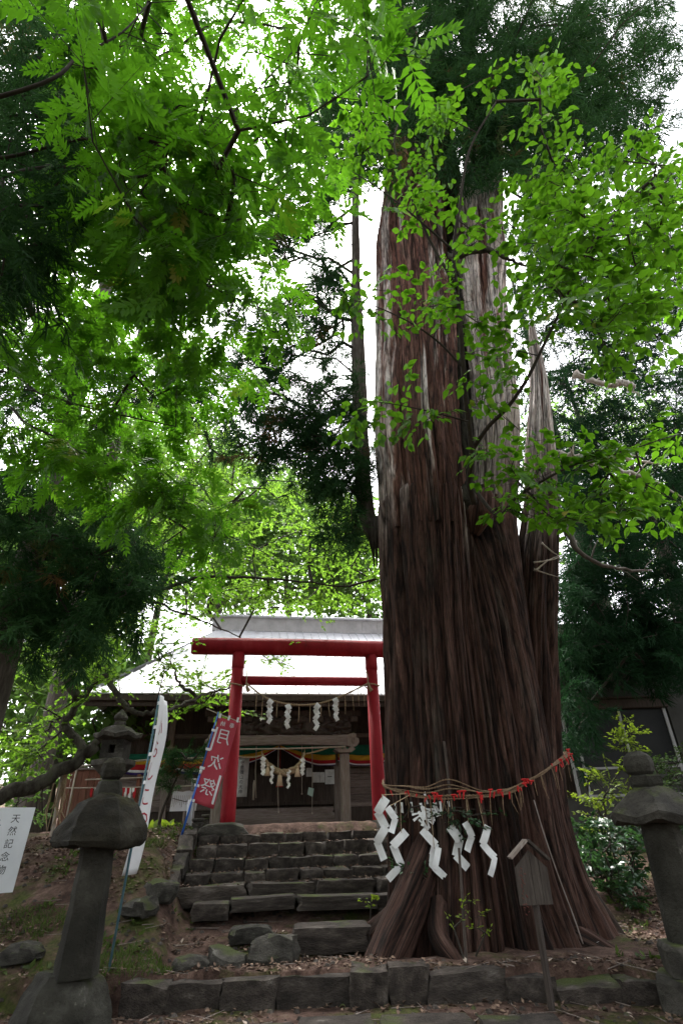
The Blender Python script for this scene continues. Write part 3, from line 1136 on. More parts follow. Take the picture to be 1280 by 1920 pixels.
# thick rope over the hall entrance, hung from a cross pole
v = 4.02
ul, zl = pu(420, 1405, v)
ur, zr = pu(648, 1400, v)
pole = thing('cross_pole', 'thin pale pole tied across the porch pillars', 'pole', (ul, v, zl), frame='S')
mb = MB()
mb.tube([(ul, v, zl), ((ul + ur) / 2, v, (zl + zr) / 2 - .02), (ur, v, zr)], .022, 8)
part('rod', mb, M['palewood'], pole, True)
for a, b, sg in [((ul, v, zl), (pu(492, 1416, v)[0], v, pu(492, 1416, v)[1]), .12), ((pu(570, 1414, v)[0], v, pu(570, 1414, v)[1]), (ur - .45, v, zr), .02)]:
    mb = MB()
    twist(mb, catenary(a, b, sg, 14), .018, 2, 14, 5)
    part('tie_rope', mb, M['straw'], pole, True)
p0 = [pu(a, b, v) for a, b in [(491, 1414), (502, 1432), (520, 1446), (533, 1449), (552, 1443), (563, 1430), (571, 1412)]]
srope = thing('sacred_rope', 'thick twisted straw rope hanging in a curve before the hall doors', 'sacred rope', (p0[3][0], v, p0[3][1]), 'S' and None, frame='S')
path = spline([(a, v, b) for a, b in p0], 7)
K_ = len(path)
rr_ = [.03 + .042 * math.sin(math.pi * i / (K_ - 1)) for i in range(K_)]
for s_ in range(3):
    mb = MB()
    P = [np.asarray(p) for p in path]
    q = []
    for i in range(K_):
        w = 2 * math.pi * (2.6 * i / (K_ - 1) + s_ / 3)
        q.append(P[i] + rr_[i] * .75 * np.array([0, math.cos(w), math.sin(w)]))
    mb.tube(q, [r * .72 for r in rr_], 8)
    part('strand', mb, M['straw'], srope, True)
mb = MB()
for a in (p0[0], p0[-1]):
    mb.tube([(a[0], v, a[1] - .01), (a[0], v + .01, a[1] + .14)], .009, 5)
part('hanger', mb, M['straw'], srope)
for i, (px, py, lab) in enumerate([(515, 1440, 'left straw tassel under the thick rope'), (525, 1449, 'middle straw tassel, longest and lowest under the thick rope'), (560, 1437, 'right straw tassel under the thick rope')]):
    px = [502, 525, 558][i]
    uq, zq = pu(px, [1432, 1446, 1434][i], v - .06)
    tz = thing('straw_tassel', lab, 'tassel', (uq, v - .06, zq), 'straw tassels on the hall rope', 'S')
    hl = [.30, .36, .30][i]
    mb = MB()
    mb.lathe([(.012, zq), (.03, zq - .05), (.022, zq - .075), (.05, zq - .12), (.085, zq - hl)], (uq, v - .06), 14)
    part('straw_bundle', mb, M['tassel'], tz, True)
    mb = MB()
    mb.lathe([(.026, zq - .065), (.029, zq - .075), (.026, zq - .085)], (uq, v - .06), 12)
    part('binding', mb, M['straw'], tz)
for i, (px, py, lab) in enumerate([(494, 1420, 'wide white zigzag paper at the left end of the thick rope'), (511, 1436, 'slim white zigzag paper left of the middle tassel'),
                                   (542, 1444, 'slim white zigzag paper right of the middle tassel'), (567, 1422, 'wide white zigzag paper at the right end of the thick rope')]):
    uq, zq = pu(px, py, v - .09)
    shide('paper_streamer', lab, (uq, v - .09, zq + .02), [.13, .085, .085, .125][i], [.46, .45, .46, .44][i], 5, M['paper'], 'paper streamers on the hall rope', 'S', seed=20 + i)
# bell cords
for i, (px, py0, py1, lab, rad) in enumerate([(481, 1396, 1500, 'frayed grey bell cord hanging left of the thick rope', .016), (522, 1405, 1525, 'white bell cord hanging behind the middle tassel', .013),
                                              (566, 1395, 1490, 'thin grey bell cord hanging right of the thick rope', .011), (585, 1392, 1527, 'pale bell cord with a small tag in front of the posted papers', .013)]):
    vq = 5.0 if i != 1 else 4.6
    uq, z0 = pu(px, py0, vq)
    u1, z1 = pu(px + (-1 if i == 0 else 0), py1, vq)
    c = thing('bell_cord', lab, 'cord', (uq, vq, z1), 'cords hanging before the hall doors', 'S')
    mb = MB()
    mb.tube([(uq, vq, 4.42), (uq, vq, z0), (uq + .005, vq, (z0 + z1) / 2), (u1, vq, z1 + .05)], rad, 6)
    part('cord_line', mb, M['palewood'], c, True)
    mb = MB()
    if i == 0:
        mb.lathe([(.02, z1 + .5), (.035, z1 + .4), (.03, z1)], (uq - .02, vq), 8)
    else:
        mb.lathe([(.012, z1 + .05), (.024, z1 + .02), (.012, z1)], (u1, vq), 8)
    part('cord_end', mb, M['palewood'], c, True)
    if i == 3:
        ut, zt2 = pu(582, 1484, vq - .04)
        mb = MB()
        mb.add([(ut - .05, vq - .04, zt2 + .11), (ut + .10, vq - .04, zt2 + .07), (ut + .06, vq - .045, zt2 - .14), (ut - .09, vq - .045, zt2 - .07)], [(0, 1, 2, 3)])
        part('tag', mb, mat('pale green tag', [(.30, .42, .38), (.38, .5, .45)], .7), c, solid=.004)
uq, zq = pu(524, 1470, 5.2)
rt_ = thing('red_tassel', 'small red and gold tassel behind the middle straw tassel', 'tassel', (uq, 5.2, zq), frame='S')
mb = MB()
mb.lathe([(.02, zq + .2), (.05, zq + .1), (.11, zq - .08)], (uq, 5.2), 10)
part('fringe', mb, M['redcord'], rt_)
mb = MB()
mb.tube([(uq, 5.2, zq + .19), (uq, 5.2, 4.44)], .006, 5)
part('tassel_cord', mb, M['redcord'], rt_)
# papers pinned to the doors
for i, (x0, y0, x1, y1, lab) in enumerate([(574, 1440, 585, 1456, 'small paper sheet pinned to the hall door, leftmost of the posted sheets'), (586, 1448, 599, 1467, 'paper sheet second from the left on the hall door'),
                                           (599, 1448, 609, 1467, 'narrow paper sheet third from the left on the hall door'), (609, 1443, 627, 1470, 'largest paper sheet, rightmost on the hall door')]):
    vq = WV - .115
    ua, za = pu(x0, y0, vq)
    ub, zb = pu(x1, y1, vq)
    t = thing('posted_paper', lab, 'notice', (ua, vq, zb), 'papers posted on the hall doors', 'S')
    mb = MB()
    mb.sheet([[(ua + .003, vq + .003 * math.sin(j + i), za + (zb - za) * j / 4), ((ua + ub) / 2, vq - .006, za + (zb - za) * j / 4), (ub - .003, vq, za + (zb - za) * j / 4)] for j in range(5)])
    part('sheet', mb, M['greypaper'], t, solid=.002)
    mb = MB()
    if i == 3:
        um = (ua + ub) / 2
        mb.box((um - .07, vq - .014, (za + zb) / 2 - .01), (um + .07, vq - .010, (za + zb) / 2 + .012))
    else:
        for j in range(5):
            um = ua + (ub - ua) * (.18 + .15 * j)
            mb.box((um, vq - .0125, zb + .05), (um + .012, vq - .0095, za - .05 - .03 * (j % 2)))
    part('writing_line', mb, M['greypaper'] if i != 3 else M['ink'], t)
# hanging scroll with characters beside the left pillar
vq = 5.4
ua, za = pu(446, 1421, vq)
ub, zb = pu(464, 1494, vq)
scr = thing('hanging_scroll', 'long grey cloth sign with black characters hanging behind the left gate post', 'sign', (ua, vq, zb), frame='S')
ua -= .02
mb = MB()
mb.sheet([[(ua - .01 * j / 6, vq, za + (zb - za) * j / 6), ((ua + ub) / 2, vq - .01, za + (zb - za) * j / 6), (ub - .02 * j / 6, vq, za + (zb - za) * j / 6)] for j in range(7)])
part('cloth', mb, M['greypaper'], scr, True, solid=.004)
mb = MB()
mb.tube([(ua - .03, vq, za + .01), (ub + .03, vq, za + .01)], .014, 6)
mb.tube([((ua + ub) / 2, vq, za), ((ua + ub) / 2, vq, 4.42)], .005, 4)
part('rod', mb, M['darkwood'], scr)
chars = '守豊彌山の大神'
hh_ = (za - zb) * .86
for j, ch in enumerate(chars):
    text('character', ch, hh_ / len(chars) * .98, M['ink'], scr, ((ua + ub) / 2 - .012 - .004 * j, vq - .018, za - (za - zb) * .09 - hh_ * (j + .4) / len(chars)), (1, 0, 0), (0, 0, 1), .001)


# ------------------------------------------------------------------ banners
def lerp(a, b, t):
    return np.asarray(a, float) + (np.asarray(b, float) - np.asarray(a, float)) * t


DB = 11.15
rb = at(340, 1568, DB)
rt = at(409, 1338, DB)
rb[2] = gz(rb[0], rb[1])
rban = thing('red_banner', 'faded red cloth banner with white characters on a leaning blue pole', 'banner', tuple(rb))
ax = (rt - rb) / np.linalg.norm(rt - rb)
mb = MB()
mb.tube([rb - ax * .1, lerp(rb, rt, .5)], .019, 8)
pp = part('pole', mb, M['bluepole'], rban, True)
mb = MB()
mb.tube([lerp(rb, rt, .5), rt + ax * .03], .014, 8)
part('upper_pole', mb, M['bluepole'], pp, True)
mb = MB()
mb.tube([lerp(rb, rt, .485), lerp(rb, rt, .52)], .026, 8)
part('pole_joint', mb, M['white'], pp, True)
side = np.array([.985, .17, -.15])
side = side - ax * (side @ ax)
side /= np.linalg.norm(side)
nrm = np.cross(side, ax)
if nrm[1] > 0:
    nrm = -nrm
Wb = .40
c0 = rt - ax * .06 + side * .03          # top inner corner
Hb = 1.50
mb = MB()
mb.tube([rt - side * .24 + np.array([0, 0, .04]), rt, c0 + side * (Wb + .03)], .010, 6)
part('crossbar', mb, M['palewood'], rban)
NR, NC = 22, 8


def bpt(f, g):
    """point on the cloth: f down 0..1, g across 0..1"""
    drift = side * (-.02 * f) + np.array([0, 0, -.10 * g * f * .4])
    wav = nrm * (.022 * math.sin(f * 7 + g * 2.5) * (.3 + g) + .012 * math.sin(g * 9 + f * 3))
    return c0 + side * (Wb * g) - ax * (Hb * f) + drift + wav


mb = MB()
mb.sheet([[bpt(i / NR, j / NC) for j in range(NC + 1)] for i in range(NR + 1)])
cl = part('cloth', mb, M['bannerred'], rban, True, solid=.002)
for f in (.0,):
    for g in (.06, .5, .94):
        mb = MB()
        p = bpt(.012, g) + nrm * .006
        mb.add([p - side * .02, p + side * .02, p + side * .02 + ax * .09, p - side * .02 + ax * .09], [(0, 1, 2, 3)])
        part('loop', mb, M['cloth'], rban, solid=.004)
for f in (.17, .40, .62, .82, .985):
    mb = MB()
    p = bpt(f, 0) + nrm * .008
    mb.add([p + side * .04 - ax * .02, p + side * .04 + ax * .025, p - side * .055 + ax * .025, p - side * .055 - ax * .02], [(0, 1, 2, 3)])
    part('loop', mb, M['cloth'], rban, solid=.004)


def on_cloth(me_o, f, g, sz):
    """drape a flat glyph mesh (x right, y up, centred) over the banner cloth"""
    me = me_o.data
    of = np.array(off_of(me_o))
    for vtx in me.vertices:
        q = bpt(f - vtx.co.y * sz / Hb, g + vtx.co.x * sz / Wb) + nrm * (.004 + max(vtx.co.z, 0)) - of
        vtx.co = q
    me.update()


def glyph(ch, m, parent, f, g, sz, sx=1, mirror=True, name='character'):
    o = text(name, ch, 1.0, m, parent, off_of(parent), (1, 0, 0), (0, 1, 0), .001, sx, mirror)
    on_cloth(o, f, g, sz)
    return o


for ch, f, g, sz in [('納', .07, .30, .10), ('奉', .07, .74, .10), ('月', .225, .50, .29), ('次', .525, .50, .27), ('祭', .81, .48, .29)]:
    glyph(ch, M['white'], cl, f, g, sz)
for f0, f1, g0, g1 in [(.12, .40, .05, .14), (.64, .955, .84, .94)]:
    mb = MB()
    mb.sheet([[bpt(f0 + (f1 - f0) * i / 8, g) + nrm * .004 for g in (g0, g1)] for i in range(9)])
    part('white_strip', mb, M['white'], cl, solid=.001)

# white banner hanging almost edge on beside the lantern
wb_ = at(203, 1828, 7.35)
wt = at(300, 1303, 7.35)
wb_[2] = gz(wb_[0], wb_[1])
wban = thing('white_banner', 'narrow white cloth banner with red lettering hanging from a teal pole', 'banner', tuple(wb_))
axw = (wt - wb_) / np.linalg.norm(wt - wb_)
Lw = np.linalg.norm(wt - wb_)
mb = MB()
mb.tube([wb_ - axw * .1, wt], .014, 8)
part('pole', mb, M['tealpole'], wban, True)
mb = MB()
mb.tube([wt + np.array([.02, -.05, .0]), wt + np.array([-.10, .26, -.06])], .008, 6)
part('crossbar', mb, M['palewood'], wban)
sdw = np.array([.42, .9, 0.0])
sdw /= np.linalg.norm(sdw)
Hw = 1.82


def wpt(f, g):
    dn = np.array([0, 0, -1.0]) * .985 - axw * .10
    base = wt + np.array([.015, 0, -.01]) - axw * (Lw * .60 * f) * .0 + dn * (Hw * f)
    lean = np.array([-.125 * f ** 1.3, 0, 0])
    bulge = np.array([.05 * math.sin(f * 3.1) + .018 * math.sin(f * 9), 0, 0]) * (.25 + .75 * g)
    s2 = np.array([-.10 + .10 * f + .05 * math.sin(f * 6 + 1), .9, 0])
    s2 /= np.linalg.norm(s2)
    return base + lean + bulge + s2 * (.42 * (g - .12)) + np.array([.022 * math.sin(g * 6 + f * 4), 0, 0])


mb = MB()
mb.sheet([[wpt(i / 30, j / 10) for j in range(11)] for i in range(31)])
wcl = part('cloth', mb, M['cloth'], wban, True, solid=.002)
for f in (.05, .2, .36, .52, .66):
    mb = MB()
    p = wpt(f, .0)
    q = wb_ + axw * ((p[2] - wb_[2]) / axw[2])
    mb.add([p + [0, 0, .02], p - [0, 0, .02], q - [.012, 0, .02], q + [-.012, 0, .02]], [(0, 1, 2, 3)])
    part('loop', mb, M['cloth'], wban, solid=.004)


def wglyph(ch, f, g, sz):
    o = text('character', ch, 1.0, M['redink'], wcl, off_of(wcl), (1, 0, 0), (0, 1, 0), .001)
    of = np.array(off_of(o))
    for vtx in o.data.vertices:
        g2 = min(max(g + vtx.co.x * sz / .42, 0), 1)
        f2 = f - vtx.co.y * sz / Hw
        q = wpt(f2, g2)
        tn = wpt(f2, g2 + .02) - wpt(f2, g2 - .02)
        nn = np.array([tn[1], -tn[0], 0])
        nn /= np.linalg.norm(nn)
        vtx.co = q + nn * (.004 + max(vtx.co.z, 0)) - of
    o.data.update()


for ch, f, sz in [('い', .20, .22), ('ら', .33, .22), ('し', .46, .22), ('こ', .60, .22), ('つ', .73, .26)]:
    wglyph(ch, f, .5, sz)

# ------------------------------------------------------------------ white sign on the left
YS = math.radians(45)
sr = at(67, 1514, 7.9)
sdir_ = np.array([math.cos(YS), math.sin(YS), 0])
Ws, Hs = 1.0, .90
sb = sr - sdir_ * Ws
gzs = gz(*(sr - sdir_ * .4)[:2])
sign = thing('white_signboard', 'white board with black brushed characters at the left edge by the maple', 'signboard', (sb[0] + sdir_[0] * .5, sb[1] + sdir_[1] * .5, gzs))
nS = np.array([sdir_[1], -sdir_[0], 0])
lean = np.array([-.055, 0.0, -1.0])
lean /= np.linalg.norm(lean)


def sgn(f, g, d=0.0):
    """f along the board from its left end (0..Ws), g down (0..Hs)"""
    return sb + sdir_ * f + lean * g + nS * d


mb = MB()
cs = [sgn(0, 0, .012), sgn(Ws, 0, .012), sgn(Ws, Hs, .012), sgn(0, Hs, .012), sgn(0, 0, -.012), sgn(Ws, 0, -.012), sgn(Ws, Hs, -.012), sgn(0, Hs, -.012)]
mb.add(cs, [(0, 3, 2, 1), (4, 5, 6, 7), (0, 1, 5, 4), (1, 2, 6, 5), (2, 3, 7, 6), (3, 0, 4, 7)])
bd = part('board', mb, M['white'], sign)
for f in (.15, .82):
    mb = MB()
    p = sgn(f, .05, -.04)
    mb.tube([p, (p[0] - .03, p[1], gz(p[0], p[1]) - .2)], .03, 8)
    part('post', mb, M['darkwood'], sign)
for body, f, g0, st, sz in [('天然記念物', Ws - .20, .13, .135, .105), ('鳥居杉', Ws - .42, .20, .20, .15)]:
    for j, ch in enumerate(body):
        text('character', ch, sz, M['ink'], bd, sgn(f, g0 + st * j, .013), sdir_, -lean, .001)
for cidx in range(5):
    g = .12
    while g < .62 - .05 * (cidx % 3):
        h_ = random.uniform(.018, .03)
        mb = MB()
        f0 = Ws - .60 - .065 * cidx
        for q in range(3):
            a0 = f0 + random.uniform(-.012, .012)
            mb.add([sgn(a0, g + q * h_ * .4, .0135), sgn(a0 + .024, g + q * h_ * .4 - .004, .0135), sgn(a0 + .024, g + q * h_ * .4 + .003, .0135), sgn(a0, g + q * h_ * .4 + .007, .0135)], [(0, 3, 2, 1)])
        part('small_writing', mb, M['ink'], bd)
        g += .04

# ------------------------------------------------------------------ small wooden sign by the cedar
D0 = 6.72
M['signwood'] = mat('dark weathered sign planks', [(.028, .021, .018), (.048, .038, .032), (.08, .066, .057)], .85, 5, (8, 8, .7), .4, 10, rndvar=.2)
pb = at(1031, 1868, D0)
pb[2] = gz(pb[0], pb[1])
ws = thing('wooden_signpost', 'small weathered wooden sign with a gabled top standing before the cedar', 'sign', tuple(pb))
tx = at(986, 1577, D0)
lx = (tx[0] - pb[0]) / (tx[2] - pb[2])
bz0, bz1 = at(1000, 1697, D0)[2], tx[2] - .03
wl_, wr_ = .165, .17


def sgw(dx, z, dy=0):
    return (pb[0] + lx * (z - pb[2]) + dx, pb[1] + dy, z)


mb = MB()
mb.tube([sgw(0, pb[2] - .2, .03), sgw(.005, tx[2] - .12, .035)], .034, 4)
part('post', mb, M['darkwood'], ws)
bp_ = None
x0 = -wl_
for i, w in enumerate([.165, .085, .085]):
    a, b = x0 + .002, x0 + w - .002
    mb = MB()
    za, zb = bz1 - abs(a) * .95 - .05, bz1 - abs(b) * .95 - .05
    vs = [sgw(a, bz0, -.012), sgw(b, bz0 + random.uniform(-.004, .004), -.012), sgw(b, zb, -.012), sgw(a, za, -.012)]
    vs += [(p[0], p[1] + .024, p[2]) for p in vs]
    mb.add(vs, [(0, 1, 2, 3), (7, 6, 5, 4), (0, 4, 5, 1), (1, 5, 6, 2), (2, 6, 7, 3), (3, 7, 4, 0)])
    bp_ = part('plank', mb, M['signwood'], ws)
    if i == 0:
        rrr = random.Random(4)
        for q in range(9):
            zq = bz1 - .22 - q * .045
            mb = MB()
            for s_ in range(3):
                dx = -.105 + rrr.uniform(-.03, .03)
                dz = rrr.uniform(-.02, .02)
                ln = rrr.uniform(.012, .03)
                e = sgw(dx, zq + dz, -.0145)
                e2 = sgw(dx + ln * rrr.uniform(-.6, 1), zq + dz - ln * rrr.uniform(.2, 1), -.0145)
                mb.tube([e, e2], .0035, 4)
            part('faded_stroke', mb, M['oldred'], bp_)
    x0 += w
for sd, m_ in ((-1, M['oldwood']), (1, M['signwood'])):
    e = at(957, 1611, D0) if sd < 0 else at(1026, 1613, D0)
    t0 = np.array(tx)
    mb = MB()
    d = np.array(e) - t0
    d[1] = 0
    n_ = np.array([-d[2], 0, d[0]])
    n_ /= np.linalg.norm(n_)
    if n_[2] < 0:
        n_ = -n_
    q = []
    for yy in (-.06, .085):
        q += [t0 + [0, yy, 0], t0 + d + [0, yy, 0], t0 + d + n_ * .024 + [0, yy, 0], t0 + n_ * .024 + [0, yy, 0]]
    mb.add(q, [(0, 1, 2, 3), (7, 6, 5, 4), (0, 4, 5, 1), (1, 5, 6, 2), (2, 6, 7, 3), (3, 7, 4, 0)])
    part('roof_board', mb, m_, ws)


# ------------------------------------------------------------------ stone lanterns
def rough_part(name, mb, m, parent, amp=.015, freq=6, seed=0, sub=2):
    """subdivide and roughen a closed shape so it reads as hewn, worn stone"""
    me = mb.mesh(name, m, (0, 0, 0))
    bm = bmesh.new()
    bm.from_mesh(me)
    bmesh.ops.remove_doubles(bm, verts=bm.verts[:], dist=1e-5)
    bmesh.ops.triangulate(bm, faces=[f for f in bm.faces if len(f.verts) > 4])
    for _ in range(sub):
        bmesh.ops.subdivide_edges(bm, edges=bm.edges[:], cuts=1, use_grid_fill=True)
    for _ in range(1):
        bmesh.ops.smooth_vert(bm, verts=bm.verts[:], factor=.25, use_axis_x=True, use_axis_y=True, use_axis_z=True)
    bm.normal_update()
    P = np.array([v.co[:] for v in bm.verts])
    d = (fbm(P * freq, 4, seed) - .47) * 2 * amp + (fbm(P * freq * .35, 2, seed + 5) - .4) * amp * 1.6
    for v, k_ in zip(bm.verts, d):
        v.co += v.normal * float(k_)
    of = off_of(parent)
    for v in bm.verts:
        v.co -= Vector(of)
    bm.to_mesh(me)
    bm.free()
    for p in me.polygons:
        p.use_smooth = True
    try:
        me.set_sharp_from_angle(angle=math.radians(24))
    except Exception:
        pass
    return link(name, me, parent)


def ring_mb(levels, c, rot=0, n=6):
    """stack of regular n-gons (radius, z, optional corner lift)"""
    mb = MB()
    mb.lathe([(r, z) for r, z in levels], c, n, 0, 1, 1, rot)
    return mb


lp = at(142, 1835, 6.6)
LX, LY, LZ = lp[0], 6.6, .45
lan = thing('stone_lantern', 'big mushroom capped stone lantern on the left in front of the white banner', 'stone lantern', (LX, LY, .12), 'old stone lanterns')
rough_part('base', ring_mb([(.46, -.1), (.45, .16), (.38, .34), (.27, .45)], (LX - .12, LY + .12), .3, 6), M['lantern'], lan, .075, 4, 1, 3)
rough_part('shaft', ring_mb([(.205, .44), (.197, .6), (.178, 1.15), (.170, 1.52)], (LX, LY), .35, 8), M['lantern'], lan, .016, 7, 2, 3)
rough_part('cap', ring_mb([(.20, 1.50), (.44, 1.505), (.475, 1.55), (.455, 1.64), (.38, 1.77), (.28, 1.91), (.17, 1.96)], (LX, LY), .25, 6), M['capstone'], lan, .065, 5, 3, 3)
rough_part('neck', ring_mb([(.15, 1.93), (.15, 2.0), (.125, 2.10), (.07, 2.12)], (LX + .02, LY), .4, 8), M['lantern'], lan, .012, 8, 4)
rough_part('finial', ring_mb([(.06, 2.10), (.12, 2.14), (.135, 2.20), (.12, 2.28), (.07, 2.33), (.0, 2.34)], (LX + .03, LY), 0, 10), M['capstone'], lan, .022, 9, 5)

rp = at(1262, 1770, 6.6)
RX, RY = 3.24, 6.65
lan2 = thing('stone_lantern', 'six sided stone lantern with a round knob on the right among bushes', 'stone lantern', (RX, RY, .05), 'old stone lanterns')
rough_part('base', ring_mb([(.50, -.05), (.50, .26), (.46, .30)], (RX + .05, RY), .1, 6), M['stone'], lan2, .06, 4, 11, 3)
rough_part('plinth', ring_mb([(.36, .29), (.37, .50), (.34, .545)], (RX + .03, RY), .3, 6), M['stone'], lan2, .015, 5, 12)
rough_part('shaft', ring_mb([(.215, .535), (.205, 1.0), (.19, 1.54)], (RX, RY), .2, 8), M['lantern'], lan2, .008, 5, 13)
# cap: six flared corners
c6 = MB()
vs, fs = [], []
rot6 = math.radians(-112)
prof6 = [(.17, 1.53, 0), (.47, 1.535, .035), (.50, 1.61, .05), (.36, 1.735, .01), (.20, 1.86, 0), (.17, 1.88, 0)]
for r, z, lift in prof6:
    for j in range(12):
        q = rot6 + 2 * math.pi * j / 12
        corner = (j % 2 == 0)
        rr = r if corner else r * .90
        vs.append((RX + rr * math.cos(q), RY + rr * math.sin(q), z + (lift if corner else -lift * .3)))
for i in range(len(prof6) - 1):
    for j in range(12):
        jj = (j + 1) % 12
        fs.append((i * 12 + j, i * 12 + jj, (i + 1) * 12 + jj, (i + 1) * 12 + j))
fs += [tuple(range(11, -1, -1)), tuple(60 + j for j in range(12))]
c6.add(vs, fs)
rough_part('cap', c6, M['stone'], lan2, .030, 7, 14, 3)
rough_part('block', ring_mb([(.165, 1.865), (.185, 1.90), (.185, 1.98), (.16, 2.0)], (RX - .01, RY), .2, 6), M['lantern'], lan2, .01, 7, 15)
rough_part('knob', ring_mb([(.10, 1.99), (.145, 2.03), (.16, 2.10), (.14, 2.18), (.07, 2.23), (.0, 2.235)], (RX - .04, RY), 0, 10), M['lantern'], lan2, .012, 9, 16)

# small lantern higher up the bank
sc_ = at(221, 1640, 10.0)
SX, SY = -4.0, 10.0
sz = gz(SX, SY)
lan3 = thing('stone_lantern', 'slender roofed stone lantern up the bank behind the big mushroom capped one', 'stone lantern', (SX, SY, sz), 'old stone lanterns')
rough_part('base', ring_mb([(.34, sz - .1), (.34, sz + .14), (.28, sz + .18)], (SX, SY), .2, 6), M['stone'], lan3, .015, 5, 21)
rough_part('shaft', ring_mb([(.15, sz + .17), (.13, 2.0), (.15, 2.45)], (SX, SY), .2, 8), M['stone'], lan3, .008, 5, 22)
rough_part('tray', ring_mb([(.18, 2.44), (.30, 2.56), (.37, 2.60), (.37, 2.68), (.34, 2.69)], (SX, SY), math.radians(30), 6), M['stone'], lan3, .006, 7, 23, 1)
lb = MB()
zz0, zz1 = 2.69, 2.99
for (a, b, c_, d) in [(-.20, -.20, .20, -.13), (-.20, .13, .20, .20), (-.20, -.13, -.13, .13), (.13, -.13, .20, .13)]:
    pass
hw = .185
# walls round a small square opening
lb.box((SX - hw, SY - hw, zz0), (SX + hw, SY - hw + .06, zz0 + .09))
lb.box((SX - hw, SY - hw, zz1 - .08), (SX + hw, SY - hw + .06, zz1))
lb.box((SX - hw, SY - hw, zz0 + .09), (SX - .055, SY - hw + .06, zz1 - .08))
lb.box((SX + .055, SY - hw, zz0 + .09), (SX + hw, SY - hw + .06, zz1 - .08))
lb.box((SX - hw, SY - hw + .06, zz0), (SX - hw + .06, SY + hw, zz1))
lb.box((SX + hw - .06, SY - hw + .06, zz0), (SX + hw, SY + hw, zz1))
lb.box((SX - hw + .06, SY + hw - .06, zz0), (SX + hw - .06, SY + hw, zz1))
part('light_box', lb, M['stone'], lan3)
r4 = MB()
vs, fs = [], []
p4 = [(.20, 2.985, 0), (.40, 3.0, .05), (.42, 3.06, .06), (.29, 3.12, .015), (.20, 3.21, 0), (.13, 3.235, 0)]
for r, z, lift in p4:
    for j in range(12):
        q = math.radians(15) + 2 * math.pi * j / 12
        cnr = j % 2 == 0
        vs.append((SX + r * (1 if cnr else .9) * math.cos(q), SY + r * (1 if cnr else .9) * math.sin(q), z + (lift if cnr else 0)))
for i in range(len(p4) - 1):
    for j in range(12):
        jj = (j + 1) % 12
        fs.append((i * 12 + j, i * 12 + jj, (i + 1) * 12 + jj, (i + 1) * 12 + j))
fs += [tuple(range(11, -1, -1)), tuple(60 + j for j in range(12))]
r4.add(vs, fs)
rough_part('roof', r4, M['stone'], lan3, .008, 7, 24, 1)
rough_part('finial', ring_mb([(.10, 3.22), (.10, 3.30), (.07, 3.31), (.13, 3.35), (.115, 3.40), (.05, 3.47), (0, 3.52)], (SX, SY), 0, 10), M['stone'], lan3, .006, 9, 25, 1)

# ------------------------------------------------------------------ left of the hall: rack of paper slips, plank screen, stakes, notices
v = 4.0
r0_ = pu(120, 1478, v)
rack = thing('paper_slip_rack', 'wooden rack with tied fortune slips before the hall wall', 'rack', (r0_[0], v, 1.6), frame='S')
for px, yt, yb in [(176, 1458, 1560), (262, 1452, 1560)]:
    uu, zt = pu(px, yt, v)
    mb = MB()
    mb.bbox((uu - .045, v - .04, 1.45), (uu + .045, v + .04, zt), .008)
    part('post', mb, M['brownwood'], rack)
for (xa, ya, xb, yb) in [(108, 1478, 395, 1473), (160, 1462, 300, 1456)]:
    a, b = pu(xa, ya, v - .06), pu(xb, yb, v - .06)
    mb = MB()
    mb.tube([(a[0], v - .07, a[1]), ((a[0] + b[0]) / 2, v - .07, (a[1] + b[1]) / 2 - .01), (b[0], v - .07, b[1])], .016, 8)
    part('rail', mb, M['palewood'], rack)
rrr = random.Random(9)
for px in list(range(174, 198, 6)) + list(range(226, 256, 4)):
    uu, zz = pu(px, 1478, v - .09)
    mb = MB()
    L_ = rrr.uniform(.1, .34)
    for q in range(2):
        dx = rrr.uniform(-.03, .03)
        mb.add([(uu + dx - .018, v - .095 - .01 * q, zz + .01), (uu + dx + .018, v - .095 - .01 * q, zz + .01), (uu + dx + .03, v - .10, zz - L_ * .6), (uu + dx + .012, v - .09, zz - L_), (uu + dx - .016, v - .10, zz - L_ * .7)], [(0, 1, 2, 3, 4)])
    part('slip', mb, M['paper'] if rrr.random() < .7 else M['redcloth'], rack, solid=.003)
v = 3.7
a, b = pu(135, 1438, v), pu(284, 1424, v)
hp = thing('drying_pole', 'long pale horizontal pole above the rack of paper slips', 'pole', (a[0], v, a[1]), frame='S')
mb = MB()
mb.tube([(a[0], v, a[1]), (b[0], v, b[1])], .022, 8)
part('rod', mb, M['palewood'], hp, True)
a2 = pu(300, 1421, v)
b2 = pu(395, 1420, v)
mb = MB()
mb.tube([(b[0], v, b[1]), (b2[0], v, b2[1])], .018, 8)
part('rod', mb, M['palewood'], hp, True)
for uu in (a[0] + .1, b[0] - .05):
    mb = MB()
    mb.tube([(uu, v + .04, 1.4), (uu + .02, v + .03, a[1] + .04)], .022, 6)
    part('support', mb, M['palewood'], hp, True)
v = 4.6
a, b = pu(128, 1440, v), pu(184, 1437, v)
scn = thing('plank_screen', 'reddish brown plank screen at the left end of the hall', 'screen', (a[0], v, 1.6), frame='S')
uu = a[0]
while uu < b[0]:
    w = random.uniform(.13, .17)
    mb = MB()
    mb.bbox((uu + .003, v - .015 + random.uniform(-.008, .008), 1.55), (uu + w - .003, v + .015, a[1] - .02), .004)
    part('plank', mb, M['brownwood'], scn)
    uu += w
mb = MB()
mb.bbox((a[0] - .05, v - .05, a[1] - .06), (b[0] + .15, v + .04, a[1]), .01)
mb.bbox((a[0] - .05, v + .02, 2.0), (b[0] + .1, v + .06, 2.08), .01)
part('rail', mb, M['oldwoodh'], scn)
st0, st1 = at(100, 1560, 10.9), at(118, 1448, 10.9)
